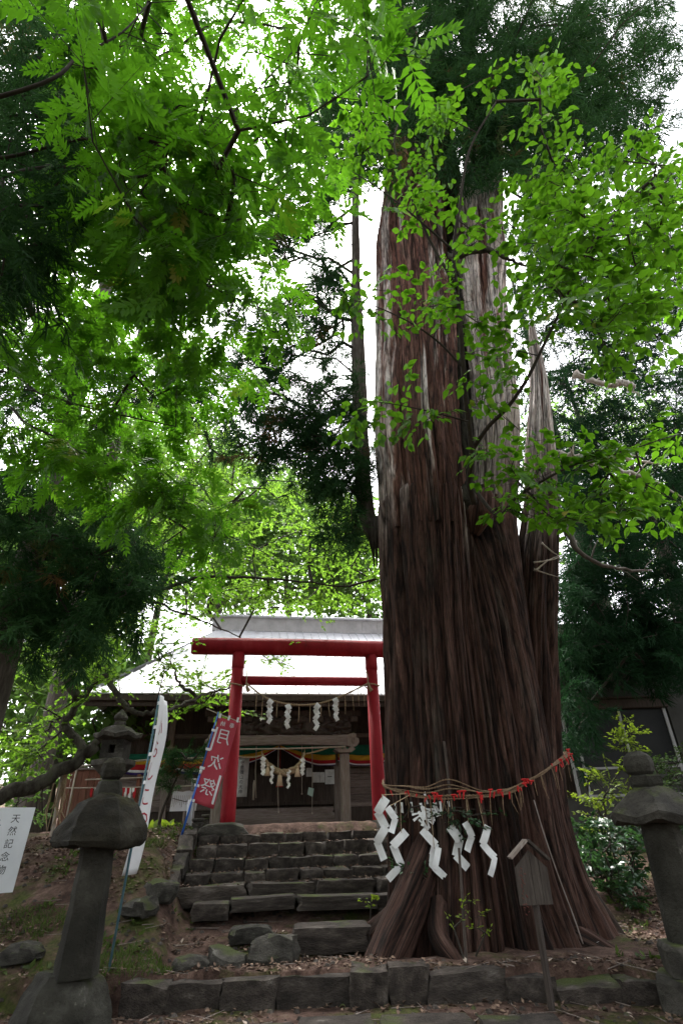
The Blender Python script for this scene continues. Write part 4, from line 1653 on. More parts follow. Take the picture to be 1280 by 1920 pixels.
st = thing('wooden_stake', 'pale leaning stake with dry straw tied to it left of the plank screen', 'stake', (st0[0], 10.9, gz(st0[0], 10.9)))
mb = MB()
mb.tube([(st0[0], 10.9, gz(st0[0], 10.9) - .1), tuple(st1)], .034, 6)
part('rod', mb, M['palewood'], st)
mb = MB()
for q in range(14):
    p = st1 + np.array([random.uniform(-.12, .12), random.uniform(-.04, .04), random.uniform(-.06, .06)])
    mb.tube([p, p + np.array([random.uniform(-.04, .14), -.02, -random.uniform(.2, .62)]), p + np.array([random.uniform(-.06, .16), -.02, -random.uniform(.6, .95)])], [.012, .014, .004], 4)
part('dry_straw', mb, M['straw'], st)

v = 1.2
a, b = pu(325, 1484, v), pu(370, 1520, v)
nb_ = thing('notice_board', 'small white notice with lines of writing on a thin post by the blue pole', 'notice', ((a[0] + b[0]) / 2, v, 1.62), frame='S')
mb = MB()
mb.sheet([[(a[0] + (b[0] - a[0]) * i / 8 - .03 * j / 3 * (1), v - .01 * math.sin(i * 1.1), a[1] + (b[1] - a[1]) * j / 3 + (.012 * math.sin(i * 1.7) if j == 0 else 0)) for i in range(9)] for j in range(4)])
shn = part('sheet', mb, M['white'], nb_, solid=.012)
for i in range(13):
    uu = a[0] + .035 + (b[0] - a[0] - .07) * i / 12
    mb = MB()
    L_ = random.uniform(.15, .26)
    mb.box((uu - .006 - .02, v - .026, a[1] - .08 - L_), (uu + .001 - .02, v - .022, a[1] - .08))
    part('writing_line', mb, M['oldwood'], shn)
mb = MB()
mb.tube([(a[0], v - .03, a[1] - .13), ((a[0] + b[0]) / 2, v - .04, a[1] - .2), (b[0], v - .03, a[1] - .14)], .007, 5)
part('cord', mb, M['darkwood'], nb_)
uc = (a[0] + b[0]) / 2
mb = MB()
mb.tube([(uc, v + .03, 1.4), (uc, v + .03, a[1] - .05)], .022, 6)
part('post', mb, M['oldwood'], nb_)
v = 1.0
a, b = pu(352, 1556, v), pu(366, 1462, v)
gp = thing('grey_pipe', 'grey plastic pipe standing in the ground behind the blue pole', 'pipe', (a[0], v, 1.6), frame='S')
mb = MB()
mb.tube([(a[0] - .01, v, 1.45), (a[0] + .01, v, pu(358, 1500, v)[1])], .062, 14)
part('tube', mb, M['greypipe'], gp, True)
mb = MB()
mb.tube([(a[0] - .01, v, 1.66), (a[0] - .01, v, 1.72)], .07, 14)
part('coupling', mb, M['greypipe'], gp, True)
v = 1.15
a, b = pu(360, 1463, v), pu(375, 1483, v)
bx_ = thing('grey_box', 'small grey box on a thin post beside the red banner', 'box', ((a[0] + b[0]) / 2, v, 1.6), frame='S')
mb = MB()
mb.bbox((a[0], v - .06, b[1]), (b[0], v + .06, a[1]), .012)
part('case', mb, M['metal'], bx_)
mb = MB()
mb.bbox((a[0] - .02, v - .075, a[1]), (b[0] + .02, v + .07, a[1] + .02), .006)
part('lid', mb, M['metal'], bx_)
mb = MB()
mb.tube([((a[0] + b[0]) / 2, v, 1.45), ((a[0] + b[0]) / 2, v, b[1])], .025, 6)
part('post', mb, M['metal'], bx_)
for (px, py0, py1, lab) in [(372, 1534, 1560, 'short mossy stone post at the top left of the steps'), (386, 1527, 1556, 'thinner stone post right of the mossy one by the steps')]:
    v = -.45 if px == 372 else .2
    a, b = pu(px, py0, v), pu(px, py1, v)
    t = thing('stone_post', lab, 'stone post', (a[0], v, b[1] - .1), 'short stone posts', 'S')
    w = .10 if px == 372 else .075
    mb = MB()
    mb.bbox((a[0] - w, v - w, b[1] - .3), (a[0] + w, v + w, a[1] - .06), .02)
    part('shaft', mb, M['stone'], t)
    mb = MB()
    mb.bbox((a[0] - w * 1.1, v - w * 1.1, a[1] - .058), (a[0] + w * 1.1, v + w * 1.1, a[1]), .025)
    part('top', mb, M['stone'], t)

# ------------------------------------------------------------------ dim building on the right behind the cedar
BD = 14.6
shed = thing('dark_building', 'dim grey building with dark open windows behind the right lantern', 'building', (7.6, BD, 1.0))
x0, x1 = 5.0, 12.5
zt = at(1150, 1310, BD)[2]
zb = at(1150, 1440, BD)[2]
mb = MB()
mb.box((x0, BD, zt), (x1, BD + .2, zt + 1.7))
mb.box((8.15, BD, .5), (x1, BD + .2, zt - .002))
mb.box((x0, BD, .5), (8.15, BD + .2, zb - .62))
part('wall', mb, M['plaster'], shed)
mb = MB()
mb.bbox((x0 - .1, BD - .10, zt - .26), (8.16, BD - .004, zt - .02), .02)
mb.bbox((x0 - .1, BD - .16, zt - .015), (8.3, BD - .005, zt + .03), .01)
part('lintel', mb, M['darkwood'], shed)
mb = MB()
mb.box((x0, BD + .6, .5), (x1, BD + 5, zt + 1.7))
part('back_wall', mb, M['darkwood'], shed)
for i in range(10):
    mb = MB()
    mb.box((x0 + i * .8, BD - .9, zt + 1.70), (x0 + i * .8 + .79, BD + 5.2, zt + 1.74))
    part('roof_panel', mb, M['ridge'], shed)
wx = [5.45, 5.7, 6.9, 8.05]
for i in range(3):
    w = thing('window', None, None, (0, 0, 0))
    w.parent = shed
    OFF.pop(w.name)
    mb = MB()
    a, b = wx[i] + .03, wx[i + 1] - .03
    for (lo, hi) in [((wx[i] - .03, BD + .01, zb - .62), (wx[i] + .03, BD + .08, zt - .262)), ((a, BD + .012, zb - .62), (b, BD + .08, zb - .56)), ((a, BD + .012, zb - .02), (b, BD + .07, zb + .03))]:
        mb.box(lo, hi)
    if i == 2:
        mb.box((wx[3] - .03, BD + .01, zb - .62), (wx[3] + .05, BD + .08, zt - .262))
    w.location = (0, 0, 0)
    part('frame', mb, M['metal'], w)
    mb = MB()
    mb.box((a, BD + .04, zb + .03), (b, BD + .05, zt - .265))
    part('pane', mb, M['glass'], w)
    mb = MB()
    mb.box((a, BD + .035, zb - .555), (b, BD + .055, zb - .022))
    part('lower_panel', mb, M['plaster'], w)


# ------------------------------------------------------------------ the giant cedar
def bark_mat(name='cedar bark', thresh=.55, edge=True):
    m = bpy.data.materials.new(name)
    m.use_nodes = True
    N, L = m.node_tree.nodes, m.node_tree.links
    P = N['Principled BSDF']
    P.inputs['Roughness'].default_value = .9
    P.inputs['Specular IOR Level'].default_value = .2
    g = N.new('ShaderNodeNewGeometry')
    ga = N.new('ShaderNodeAttribute')
    ga.attribute_name = 'grain'

    def noise(scale, st, det=6, ro=.65):
        mp = N.new('ShaderNodeMapping')
        mp.inputs['Scale'].default_value = st
        L.new(ga.outputs['Vector'], mp.inputs['Vector'])
        n = N.new('ShaderNodeTexNoise')
        n.inputs['Scale'].default_value = scale
        n.inputs['Detail'].default_value = det
        n.inputs['Roughness'].default_value = ro
        L.new(mp.outputs[0], n.inputs['Vector'])
        return n.outputs['Fac']

    def ramp(src, stops):
        c = N.new('ShaderNodeValToRGB')
        e = c.color_ramp.elements
        while len(e) < len(stops):
            e.new(.5)
        for i, (p, cc) in enumerate(stops):
            e[i].position = p
            e[i].color = (*cc, 1)
        L.new(src, c.inputs['Fac'])
        return c.outputs['Color']

    def mix(f, a, b):
        x = N.new('ShaderNodeMix')
        x.data_type = 'RGBA'
        L.new(f, x.inputs['Factor'])
        L.new(a, x.inputs['A'])
        L.new(b, x.inputs['B'])
        return x.outputs['Result']
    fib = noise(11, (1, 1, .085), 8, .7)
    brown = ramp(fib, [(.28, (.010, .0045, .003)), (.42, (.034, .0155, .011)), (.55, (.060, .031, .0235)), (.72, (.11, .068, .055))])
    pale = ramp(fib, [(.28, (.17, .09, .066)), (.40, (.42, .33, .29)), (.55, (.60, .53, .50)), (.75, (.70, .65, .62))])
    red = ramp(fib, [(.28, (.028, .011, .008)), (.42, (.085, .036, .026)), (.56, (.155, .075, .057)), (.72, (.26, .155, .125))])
    # tone rises with height: weathered bark, plus the brighter light above painted in
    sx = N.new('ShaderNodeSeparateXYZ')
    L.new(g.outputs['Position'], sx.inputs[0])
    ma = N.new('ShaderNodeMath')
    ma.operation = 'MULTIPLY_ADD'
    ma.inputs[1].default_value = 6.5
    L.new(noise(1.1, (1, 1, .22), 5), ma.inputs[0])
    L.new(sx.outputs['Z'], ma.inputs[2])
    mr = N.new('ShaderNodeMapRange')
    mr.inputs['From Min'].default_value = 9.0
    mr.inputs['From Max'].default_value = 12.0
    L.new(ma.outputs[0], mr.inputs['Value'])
    c = mix(mr.outputs[0], brown, red)                       # redder and lighter above; foot darkened for shade as well as damp
    bl = N.new('ShaderNodeMapRange')                         # bleached strips, brightened to stand for stronger light
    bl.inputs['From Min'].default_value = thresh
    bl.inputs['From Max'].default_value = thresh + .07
    if edge:  # left flank paler: bleaching, with side light put into the colour
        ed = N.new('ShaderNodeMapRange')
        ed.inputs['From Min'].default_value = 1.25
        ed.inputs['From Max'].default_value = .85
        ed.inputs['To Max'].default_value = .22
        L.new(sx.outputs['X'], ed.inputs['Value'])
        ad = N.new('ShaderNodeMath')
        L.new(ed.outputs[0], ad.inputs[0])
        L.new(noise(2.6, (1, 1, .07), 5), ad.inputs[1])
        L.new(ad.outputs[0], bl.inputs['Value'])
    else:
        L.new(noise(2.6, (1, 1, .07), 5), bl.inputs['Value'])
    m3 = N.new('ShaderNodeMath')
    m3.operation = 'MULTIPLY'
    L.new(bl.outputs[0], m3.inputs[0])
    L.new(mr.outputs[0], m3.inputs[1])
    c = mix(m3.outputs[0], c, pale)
    # faint grey green lichen film low down
    mr4 = N.new('ShaderNodeMapRange')
    mr4.inputs['From Min'].default_value = .57
    mr4.inputs['From Max'].default_value = .70
    mr4.inputs['To Max'].default_value = .5
    L.new(noise(1.6, (1, 1, .3), 6), mr4.inputs['Value'])
    gr = N.new('ShaderNodeRGB')
    gr.outputs[0].default_value = (.07, .068, .056, 1)
    c = mix(mr4.outputs[0], c, gr.outputs[0])
    # broad tonal strips and narrow dark fissures in the bark colour
    def absdev(src, half, lo):
        s_ = N.new('ShaderNodeMath')
        s_.operation = 'SUBTRACT'
        s_.inputs[1].default_value = .5
        L.new(src, s_.inputs[0])
        a_ = N.new('ShaderNodeMath')
        a_.operation = 'ABSOLUTE'
        L.new(s_.outputs[0], a_.inputs[0])
        q = N.new('ShaderNodeMapRange')
        q.inputs['From Max'].default_value = half
        q.inputs['To Min'].default_value = lo
        L.new(a_.outputs[0], q.inputs['Value'])
        return q.outputs[0]
    band = N.new('ShaderNodeMapRange')
    band.inputs['From Min'].default_value = .35
    band.inputs['From Max'].default_value = .65
    band.inputs['To Min'].default_value = .62
    band.inputs['To Max'].default_value = 1.35
    L.new(noise(4.5, (1, 1, .02), 3), band.inputs['Value'])
    fine = N.new('ShaderNodeMapRange')
    fine.inputs['From Min'].default_value = .3
    fine.inputs['From Max'].default_value = .7
    fine.inputs['To Min'].default_value = .6
    fine.inputs['To Max'].default_value = 1.4
    L.new(noise(48, (1, 1, .14), 4, .7), fine.inputs['Value'])
    for fac in (band.outputs[0], absdev(noise(6.0, (1, 1, .06), 3, .5), .045, .16), absdev(noise(15, (1, 1, .07), 3, .5), .05, .35), fine.outputs[0]):
        v_ = N.new('ShaderNodeVectorMath')
        v_.operation = 'SCALE'
        L.new(c, v_.inputs[0])
        L.new(fac, v_.inputs['Scale'])
        c = v_.outputs[0]
    L.new(c, P.inputs['Base Color'])
    bp = N.new('ShaderNodeBump')
    bp.inputs['Strength'].default_value = .8
    bp.inputs['Distance'].default_value = .035
    L.new(noise(26, (1, 1, .10), 8, .75), bp.inputs['Height'])
    L.new(bp.outputs[0], P.inputs['Normal'])
    return m


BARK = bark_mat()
BARK_PALE = bark_mat('pale cedar bark', .36, False)


def bark_disp(P, G):
    z = G[:, 2:3]
    w = np.concatenate([fbm(np.concatenate([G[:, :2] * .9, z * .55], 1), 2, s) [:, None] for s in (3, 5)], 1) * .16
    Q = np.concatenate([G[:, :2] + w, z], 1)
    n1 = fbm(Q * [4.6, 4.6, .16], 2, 61)
    n2 = fbm(Q * [11.5, 11.5, .33], 2, 62)
    n3 = vnoise(Q * [34, 34, 1.6], 63)
    r1 = 1 - np.abs(2 * n1 / .75 - 1)
    r2 = 1 - np.abs(2 * n2 / .75 - 1)
    lump = fbm(P * [.9, .9, .35], 3, 66) - .44
    return -.15 * np.clip(r1, 0, 1) ** 5 - .075 * np.clip(r2, 0, 1) ** 4 + .018 * (n3 - .5) + .16 * lump


def smax(a, b, k):
    h = np.clip(.5 + .5 * (a - b) / k, 0, 1)
    return b + (a - b) * h + k * h * (1 - h)


ZB = [-.4, 0, 2, 4.3, 5.8, 7.2]
CA = np.array([(1.40, 9.10, .99), (1.40, 9.10, .98), (1.44, 9.1, .93), (1.53, 9.1, .92), (1.58, 9.1, .91), (1.62, 9.1, .91)])
CB = np.array([(2.15, 9.12, .95), (2.15, 9.12, .95), (2.2, 9.12, .88), (2.42, 9.12, .77), (2.74, 9.15, .61), (3.02, 9.15, .48)])


def body_R(th, z):
    """polar radius of the fused lower trunk round its own axis"""
    a = np.stack([np.interp(z, ZB, CA[:, i]) for i in range(3)], -1)
    b = np.stack([np.interp(z, ZB, CB[:, i]) for i in range(3)], -1)
    cx = np.interp(z, ZB, [1.85, 1.85, 1.88, 1.98, 2.1, 2.22])
    cy = 9.11 + 0 * z
    dx, dy = np.cos(th), np.sin(th)
    t = None
    for c in (a, b):
        ex, ey = c[..., 0] - cx, c[..., 1] - cy
        pr = ex * dx + ey * dy
        pe = np.abs(ex * dy - ey * dx)
        s = pr + np.sqrt(np.maximum(c[..., 2] ** 2 - pe ** 2, 0.0)) - np.maximum(pe - c[..., 2], 0) * 3
        k = np.interp(z, [0, 4, 6.5, 7.2], [.55, .42, .22, .12])
        t = s if t is None else smax(t, s, k)
    fl = np.clip(1 - z / 1.5, 0, 1.3) ** 2
    t = t * (1 + fl * (.10 + .13 * (np.sin(th * 5 + 1.1) * .5 + .5) + .07 * np.sin(th * 9 + .4)))
    t = t + fl * .34 * np.exp(-((np.mod(th + .95 + math.pi, 2 * math.pi) - math.pi) / .35) ** 2) * .5
    return np.maximum(t, .25), cx, cy


cedar = thing('great_cedar', 'colossal sacred cedar with furrowed bark and several stems girdled by a rope', 'cedar tree', (1.9, 9.1, .1))
nT, nZ = 540, 230
th_ = np.linspace(-math.pi, math.pi, nT, endpoint=False)
zl_ = np.linspace(-.4, 7.25, nZ)
TT, ZZ = np.meshgrid(th_, zl_)
Rr, CX, CY = body_R(TT.ravel(), ZZ.ravel())
Zf = ZZ.ravel()
P0 = np.stack([CX + Rr * np.cos(TT.ravel()), CY + Rr * np.sin(TT.ravel()), Zf], 1)
G0 = np.stack([1.45 * np.cos(TT.ravel()), 1.45 * np.sin(TT.ravel()), Zf], 1)
dsp = bark_disp(P0, G0)
Rr2 = Rr + dsp
closing = smooth(6.9, 7.25, Zf)
Rr2 = Rr2 * (1 - .18 * closing)
P0 = np.stack([CX + Rr2 * np.cos(TT.ravel()), CY + Rr2 * np.sin(TT.ravel()), Zf], 1)


def grid_faces(nz, nt):
    i, j = np.meshgrid(np.arange(nz - 1), np.arange(nt), indexing='ij')
    j2 = (j + 1) % nt
    return np.stack([i * nt + j, i * nt + j2, (i + 1) * nt + j2, (i + 1) * nt + j], -1).reshape(-1, 4)


capc = len(P0)
P0 = np.concatenate([P0, [[2.2, 9.11, 7.1]]])
jt = np.arange(nT)
capf = np.stack([(nZ - 1) * nT + jt, (nZ - 1) * nT + (jt + 1) % nT, np.full(nT, capc)], 1)
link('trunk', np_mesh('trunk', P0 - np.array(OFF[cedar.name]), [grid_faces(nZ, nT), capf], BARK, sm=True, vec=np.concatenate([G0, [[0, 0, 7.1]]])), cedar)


def surf(th, z, out=0.0):
    """a point on the lower trunk's surface"""
    R_, cx, cy = body_R(np.array([th]), np.array([z]))
    p = np.array([cx[0] + R_[0] * math.cos(th), cy[0] + R_[0] * math.sin(th), z])
    d = bark_disp(p[None], np.array([[1.45 * math.cos(th), 1.45 * math.sin(th), z]]))[0]
    return p + np.array([math.cos(th), math.sin(th), 0]) * (d + out)


def bark_stem(name, pts, nt, nz, parent, twistk=0.0, amp=1.0, m=None):
    """pts: (x,y,z,r); a stem with the same furrowed bark"""
    q = np.array(pts, float)
    s = np.array(spline([p[:3] for p in q], 10))
    rr = np.interp(np.linspace(0, len(q) - 1, len(s)), np.arange(len(q)), q[:, 3])
    tt = np.linspace(0, len(s) - 1, nz)
    C_ = np.stack([np.interp(tt, np.arange(len(s)), s[:, i]) for i in range(3)], 1)
    R_ = np.interp(tt, np.arange(len(s)), rr)
    T_ = np.gradient(C_, axis=0)
    T_ /= np.linalg.norm(T_, axis=1)[:, None]
    X_ = np.tile([1.0, 0, 0], (nz, 1))
    X_ -= T_ * (X_ * T_).sum(1)[:, None]
    X_ /= np.linalg.norm(X_, axis=1)[:, None]
    Y_ = np.cross(T_, X_)
    th = np.linspace(0, 2 * math.pi, nt, endpoint=False)
    ct, sn = np.cos(th)[None, :, None], np.sin(th)[None, :, None]
    Dn = X_[:, None, :] * ct + Y_[:, None, :] * sn
    V = C_[:, None, :] + Dn * R_[:, None, None]
    f = V.reshape(-1, 3)
    rm = float(np.clip(np.mean(q[:, 3]) * 1.15, .12, 1.1))
    arc = np.concatenate([[0], np.cumsum(np.linalg.norm(np.diff(C_, axis=0), axis=1))]) + C_[0, 2]
    G = np.stack([np.tile(np.cos(th) * rm, (nz, 1)) + q[0, 0], np.tile(np.sin(th) * rm, (nz, 1)) + q[0, 1], np.tile(arc[:, None], (1, nt))], -1).reshape(-1, 3)
    d = bark_disp(f, G).reshape(nz, nt) * amp * np.minimum(1, R_ / .45)[:, None]
    V = C_[:, None, :] + Dn * (R_[:, None] + d)[:, :, None]
    f = np.concatenate([V.reshape(-1, 3), C_[-1:]])
    jt = np.arange(nt)
    cf = np.stack([(nz - 1) * nt + jt, (nz - 1) * nt + (jt + 1) % nt, np.full(nt, nz * nt)], 1)
    return link(name, np_mesh(name, f - np.array(off_of(parent)), [grid_faces(nz, nt), cf], m or BARK, sm=True, vec=np.concatenate([G, G[-1:]])), parent)


A_ = [(1.60, 9.1, 6.2, .88), (1.64, 9.1, 7.4, .93), (1.69, 9.1, 9, .96), (1.93, 9.1, 12.3, 1.02), (2.12, 9.1, 15.5, .98), (2.7, 9.1, 19.5, .98), (3.1, 9.1, 25, .74), (3.2, 9.1, 32, .2)]
B_ = [(2.80, 9.15, 6.2, .50), (3.02, 9.15, 7.2, .50), (3.36, 9.15, 8.9, .52), (3.7, 9.15, 12.2, .60), (4.2, 9.15, 16.6, .72), (5.0, 9.15, 21, .62), (5.6, 9.15, 29, .2)]
C_ = [(3.0, 9.2, -.4, 1.0), (2.92, 9.25, .25, .72), (2.86, 9.3, .9, .55), (2.86, 9.3, 2, .48), (3.28, 9.3, 4.3, .45), (3.62, 9.3, 5.75, .40), (3.94, 9.3, 6.9, .38), (4.2, 9.3, 8.15, .34), (4.64, 9.3, 10.4, .2), (4.84, 9.3, 12.2, .07)]
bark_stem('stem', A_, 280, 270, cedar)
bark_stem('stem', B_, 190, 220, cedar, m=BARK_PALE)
bark_stem('stem', [(2.4, 9.8, 6.0, .42), (2.5, 9.8, 7.5, .44), (2.66, 9.8, 9, .46), (2.98, 9.8, 12.3, .52), (3.35, 9.8, 16.6, .45), (4.0, 9.8, 20, .3), (4.2, 9.8, 24, .08)], 100, 140, cedar, m=M['darkbark'])  # filler stem; its dark bark puts crevice shade between the stems
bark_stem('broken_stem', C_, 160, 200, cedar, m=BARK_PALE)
# side stem rising on the left
SS = [(1.15, 9.55, 6.2, .16), (.62, 9.75, 6.75, .22), (.50, 9.8, 7.6, .23), (.52, 9.8, 9.0, .21), (.55, 9.8, 11.5, .19), (.62, 9.8, 15.0, .16), (.8, 9.8, 20.0, .10), (.9, 9.8, 24, .03)]
bark_stem('side_stem', SS, 40, 160, cedar, m=M['bark'])
# roots
for pts in [[(1.05, 8.55, 1.35, .25), (.74, 8.30, .85, .26), (.46, 8.08, .45, .27), (.24, 7.82, .14, .26), (.10, 7.60, -.12, .22)],
            [(1.05, 8.3, .72, .15), (.98, 7.95, .45, .13), (1.12, 7.68, .24, .09), (1.25, 7.5, .08, .06)],
            [(.7, 9.0, .5, .3), (.3, 8.8, .38, .2), (-.1, 8.75, .25, .1)],
            [(2.7, 8.5, .3, .22), (3.0, 8.1, .18, .13), (3.2, 7.75, .10, .07)]]:
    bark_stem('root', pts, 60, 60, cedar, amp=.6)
# hollow lip where the sapling grows, and torn roots hanging on the left
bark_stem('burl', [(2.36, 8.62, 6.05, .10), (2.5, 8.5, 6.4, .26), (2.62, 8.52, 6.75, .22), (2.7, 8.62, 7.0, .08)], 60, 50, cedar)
mb = MB()
for q in range(7):
    p = np.array([.62 + random.uniform(-.05, .12), 9.3 + random.uniform(-.2, .2), 6.85])
    mb.tube([p, p + [random.uniform(-.06, .02), 0, -.35], p + [random.uniform(-.1, .04), 0, -.6 - random.uniform(0, .5)]], [.06, .045, .012], 5)
part('hanging_root', mb, M['twig'], cedar, True)
# dark bark lump painted in for the shade of the fork hollow
mb = MB()
hc = np.array([2.42, 8.62, 6.75])
vs = []
for i in range(7):
    for j in range(12):
        a, b = math.pi * i / 6, 2 * math.pi * j / 12
        vs.append(hc + np.array([.20 * math.sin(a) * math.cos(b), .20 * math.sin(a) * math.sin(b) - .02, .42 * math.cos(a)]) * (1 + .18 * math.sin(5 * b + i)))
mb.add(vs, [(i * 12 + j, i * 12 + (j + 1) % 12, (i + 1) * 12 + (j + 1) % 12, (i + 1) * 12 + j) for i in range(6) for j in range(12)])
part('hollow', mb, M['darkbark'], cedar, True)
# dead limbs


def px_path(L_):
    return [at(*p) for p in L_]


def dead(name, L_, r0, r1, m, twiggy=0):
    p = spline(px_path(L_), 6)
    mb = MB()
    n = len(p)
    p = [q + np.array([random.uniform(-1, 1) for _ in range(3)]) * min(.045, r0 * .45) * (min(i, 3) / 3) for i, q in enumerate(p)]
    rad = [(r0 * (1 - i / (n - 1)) ** .8 + r1) * random.uniform(.82, 1.18) for i in range(n)]
    rad[0] *= 1.5
    mb.tube(p, rad, 7)
    lb = part(name, mb, m, cedar, True)
    for _ in range(twiggy):
        i = random.randint(2, n - 2)
        q = p[i]
        d = np.array([random.uniform(-.2, .5), random.uniform(-.3, .1), random.uniform(-.35, .35)])
        mb = MB()
        mb.tube([q, q + d * .45 + [0, 0, .03], q + d], [rad[i] * .55, rad[i] * .35, .004], 5)
        part('dead_twig', mb, m, lb, True)
    return lb


dead('dead_limb', [(1030, 850, 9.2), (1075, 855, 9.0), (1150, 858, 8.9), (1240, 870, 8.8)], .075, .012, M['deadwood'], 5)
dead('dead_limb', [(1030, 868, 9.2), (1090, 866, 9.0), (1150, 880, 8.9), (1200, 893, 8.8), (1280, 930, 8.7)], .065, .010, M['deadwood'], 4)
dead('dead_limb', [(1078, 702, 9.6), (1110, 715, 9.5), (1150, 722, 9.5), (1175, 722, 9.4), (1196, 742, 9.4)], .065, .010, M['deadwood'], 4)
dead('dead_limb', [(1150, 720, 9.5), (1168, 716, 9.4), (1190, 724, 9.3)], .05, .04, M['deadwood'])
dead('dead_limb', [(1040, 950, 9.2), (1065, 1000, 9.0), (1090, 1040, 9.0), (1150, 1065, 9.2), (1220, 1070, 9.4)], .06, .012, M['bark'], 4)
dead('dead_limb', [(840, 485, 8.2), (890, 470, 8.0), (930, 475, 8.0), (965, 492, 8.1), (1000, 500, 8.3)], .085, .012, M['darkbark'], 4)
for L_ in [[(1015, 1018, 8.85), (1035, 1035, 8.8), (1053, 1045, 8.8)], [(1000, 1055, 8.8), (1030, 1050, 8.75), (1055, 1043, 8.8)], [(1003, 1070, 8.8), (1025, 1052, 8.75), (1050, 1040, 8.8)], [(1000, 1068, 8.85), (1045, 1082, 8.8)]]:
    dead('splinter', L_, .013, .004, M['palewood'])

# ------------------------------------------------------------------ rope round the cedar, its papers
rope = thing('trunk_rope', 'old straw rope with red cords girdling the giant cedar', 'sacred rope', (1.7, 7.7, 2.0))


def th_for(px, z):
    """bearing on the trunk seen at pixel column px at height z (front half)"""
    best, bt = 1e9, 0
    for t in np.linspace(-math.pi * 1.02, 0.02, 140):
        p = surf(t, z)
        w = p - EYE
        q = 640 + FPX * (w @ RT) / (w @ FW)
        if abs(q - px) < best:
            best, bt = abs(q - px), t
    return bt


C_pts = np.array([p for p in C_ if p[2] < 9])


def hit(px, py, out=.05):
    d = ray(px, py)
    for D in np.arange(6.6, 10.5, .015):
        p = EYE + d * (D / d[1])
        R_, cx, cy = body_R(np.array([math.atan2(p[1] - 9.11, p[0] - np.interp(p[2], ZB, [1.85, 1.85, 1.88, 1.98, 2.1, 2.22]))]), np.array([p[2]]))
        if math.hypot(p[0] - cx[0], p[1] - cy[0]) < R_[0] + out:
            return p
        c = [np.interp(p[2], C_pts[:, 2], C_pts[:, i]) for i in (0, 1, 3)]
        if math.hypot(p[0] - c[0], p[1] - c[1]) < c[2] + out:
            return p
    return at(px, py, 9.1)


rk = [(722, 1475), (760, 1487), (800, 1494), (845, 1492), (900, 1492), (940, 1488)]
ropeP = []
rk += [(965, 1480), (990, 1466), (1015, 1450), (1046, 1428)]
for px, py in rk:
    ropeP.append(hit(px, py, .06))
ropeP += [hit(1060, 1417, .05), np.array([3.44, 9.38, 2.50]), np.array([3.25, 9.78, 2.52])]
ropeP = [surf(-math.pi * 1.02, ropeP[0][2] + .1, .05)] + ropeP
main = spline(ropeP, 8)
mb = MB()
twist(mb, main, .021, 2, 60, 5)
part('thick_strand', mb, M['oldstraw'], rope, True)
for k_ in range(4):
    pts = []
    for i, p in enumerate(ropeP):
        q = np.array(p)
        dz = [.0, .01, .10, .13, .18, .07, .05, .03, .02, 0, .02, .02, .02, 0, 0, 0, 0][i] * [1, .7, .45, -.25][k_] + random.uniform(-.015, .015)
        pts.append(q + np.array([0, -.012 * k_, dz]))
    mb = MB()
    twist(mb, spline(pts, 8), .010, 2, 50, 4)
    part('thin_strand', mb, M['oldstraw'], rope, True)
for i in range(46):
    f = random.random() ** .8
    p = main[int((.08 + .88 * f) * (len(main) - 1))]
    mb = MB()
    L_ = random.uniform(.03, .09)
    q = p + np.array([random.uniform(-.03, .03), -.045, random.uniform(-.02, .05)])
    mb.tube([q, q + [random.uniform(-.03, .03), -.01, -L_]], [.012, .008], 4)
    if i % 3 == 0:
        mb.tube([q + [-.03, 0, .01], q + [.03, -.01, .012]], .011, 4)
    part('red_cord', mb, M['redcord'], rope)
for i in range(26):
    f = random.random()
    p = main[int((.06 + .82 * f) * (len(main) - 1))]
    L_ = random.uniform(.1, .42)
    q = p + np.array([0, -.03, -.01])
    mb = MB()
    mb.tube([q, q + [random.uniform(-.03, .03), -.02, -L_ * .5], q + [random.uniform(-.05, .05), -.01, -L_]], [.007, .006, .003], 4)
    part('loose_straw', mb, M['oldstraw'], rope)
mb = MB()
q = surf(th_for(843, 2.1), 2.1, .05)
mb.bbox((q[0] - .015, q[1] - .02, 1.78), (q[0] + .02, q[1] + .012, 2.60), .004)
part('wooden_peg', mb, M['darkwood'], rope)

PAPERS = [(716, 1492, .115, .70, 4, -.10, 'crumpled old paper streamer at the far left end of the trunk rope', 1),
          (732, 1512, .085, .28, 2, .10, 'short white paper streamer just right of the leftmost one on the trunk', 0),
          (768, 1556, .105, .62, 3, -.22, 'white zigzag paper reaching lowest on the left part of the trunk', 0),
          (814, 1552, .095, .58, 3, .16, 'long white zigzag paper below the bundle of knotted papers', 0),
          (826, 1590, .075, .40, 2, .30, 'narrow white paper slanting beside the long one under the knots', 0),
          (856, 1546, .115, .48, 3, .12, 'grey shaded zigzag paper under the green sprig on the trunk', 1),  # greyer paper, its shade put into the colour
          (904, 1546, .095, .54, 3, .16, 'rightmost white zigzag paper on the trunk rope', 0),
          (882, 1540, .09, .30, 2, -.05, 'small grey paper streamer half hidden by the green sprig', 1)]
for i, (px, py, w, h, n, sw, lab, old) in enumerate(PAPERS):
    z = at(px, py, 7.65)[2]
    if px > 735:
        p = surf(th_for(px, z), z, .14)
    else:
        p = at(px, py, 8.0)
    shide('paper_streamer', lab, tuple(p), w, h, n, M['greypaper'] if old else M['paper'], 'paper streamers on the trunk rope', face=random.uniform(-.25, .25), swing=sw, seed=50 + i)  # old only picks the greyer paper
    mb = MB()
    j = min(main, key=lambda r: np.linalg.norm(r[:2] - p[:2]))
    mb.tube([tuple(p + [0, 0, .01]), tuple(j)], .005, 4)
    part('tie_straw', mb, M['straw'], rope)
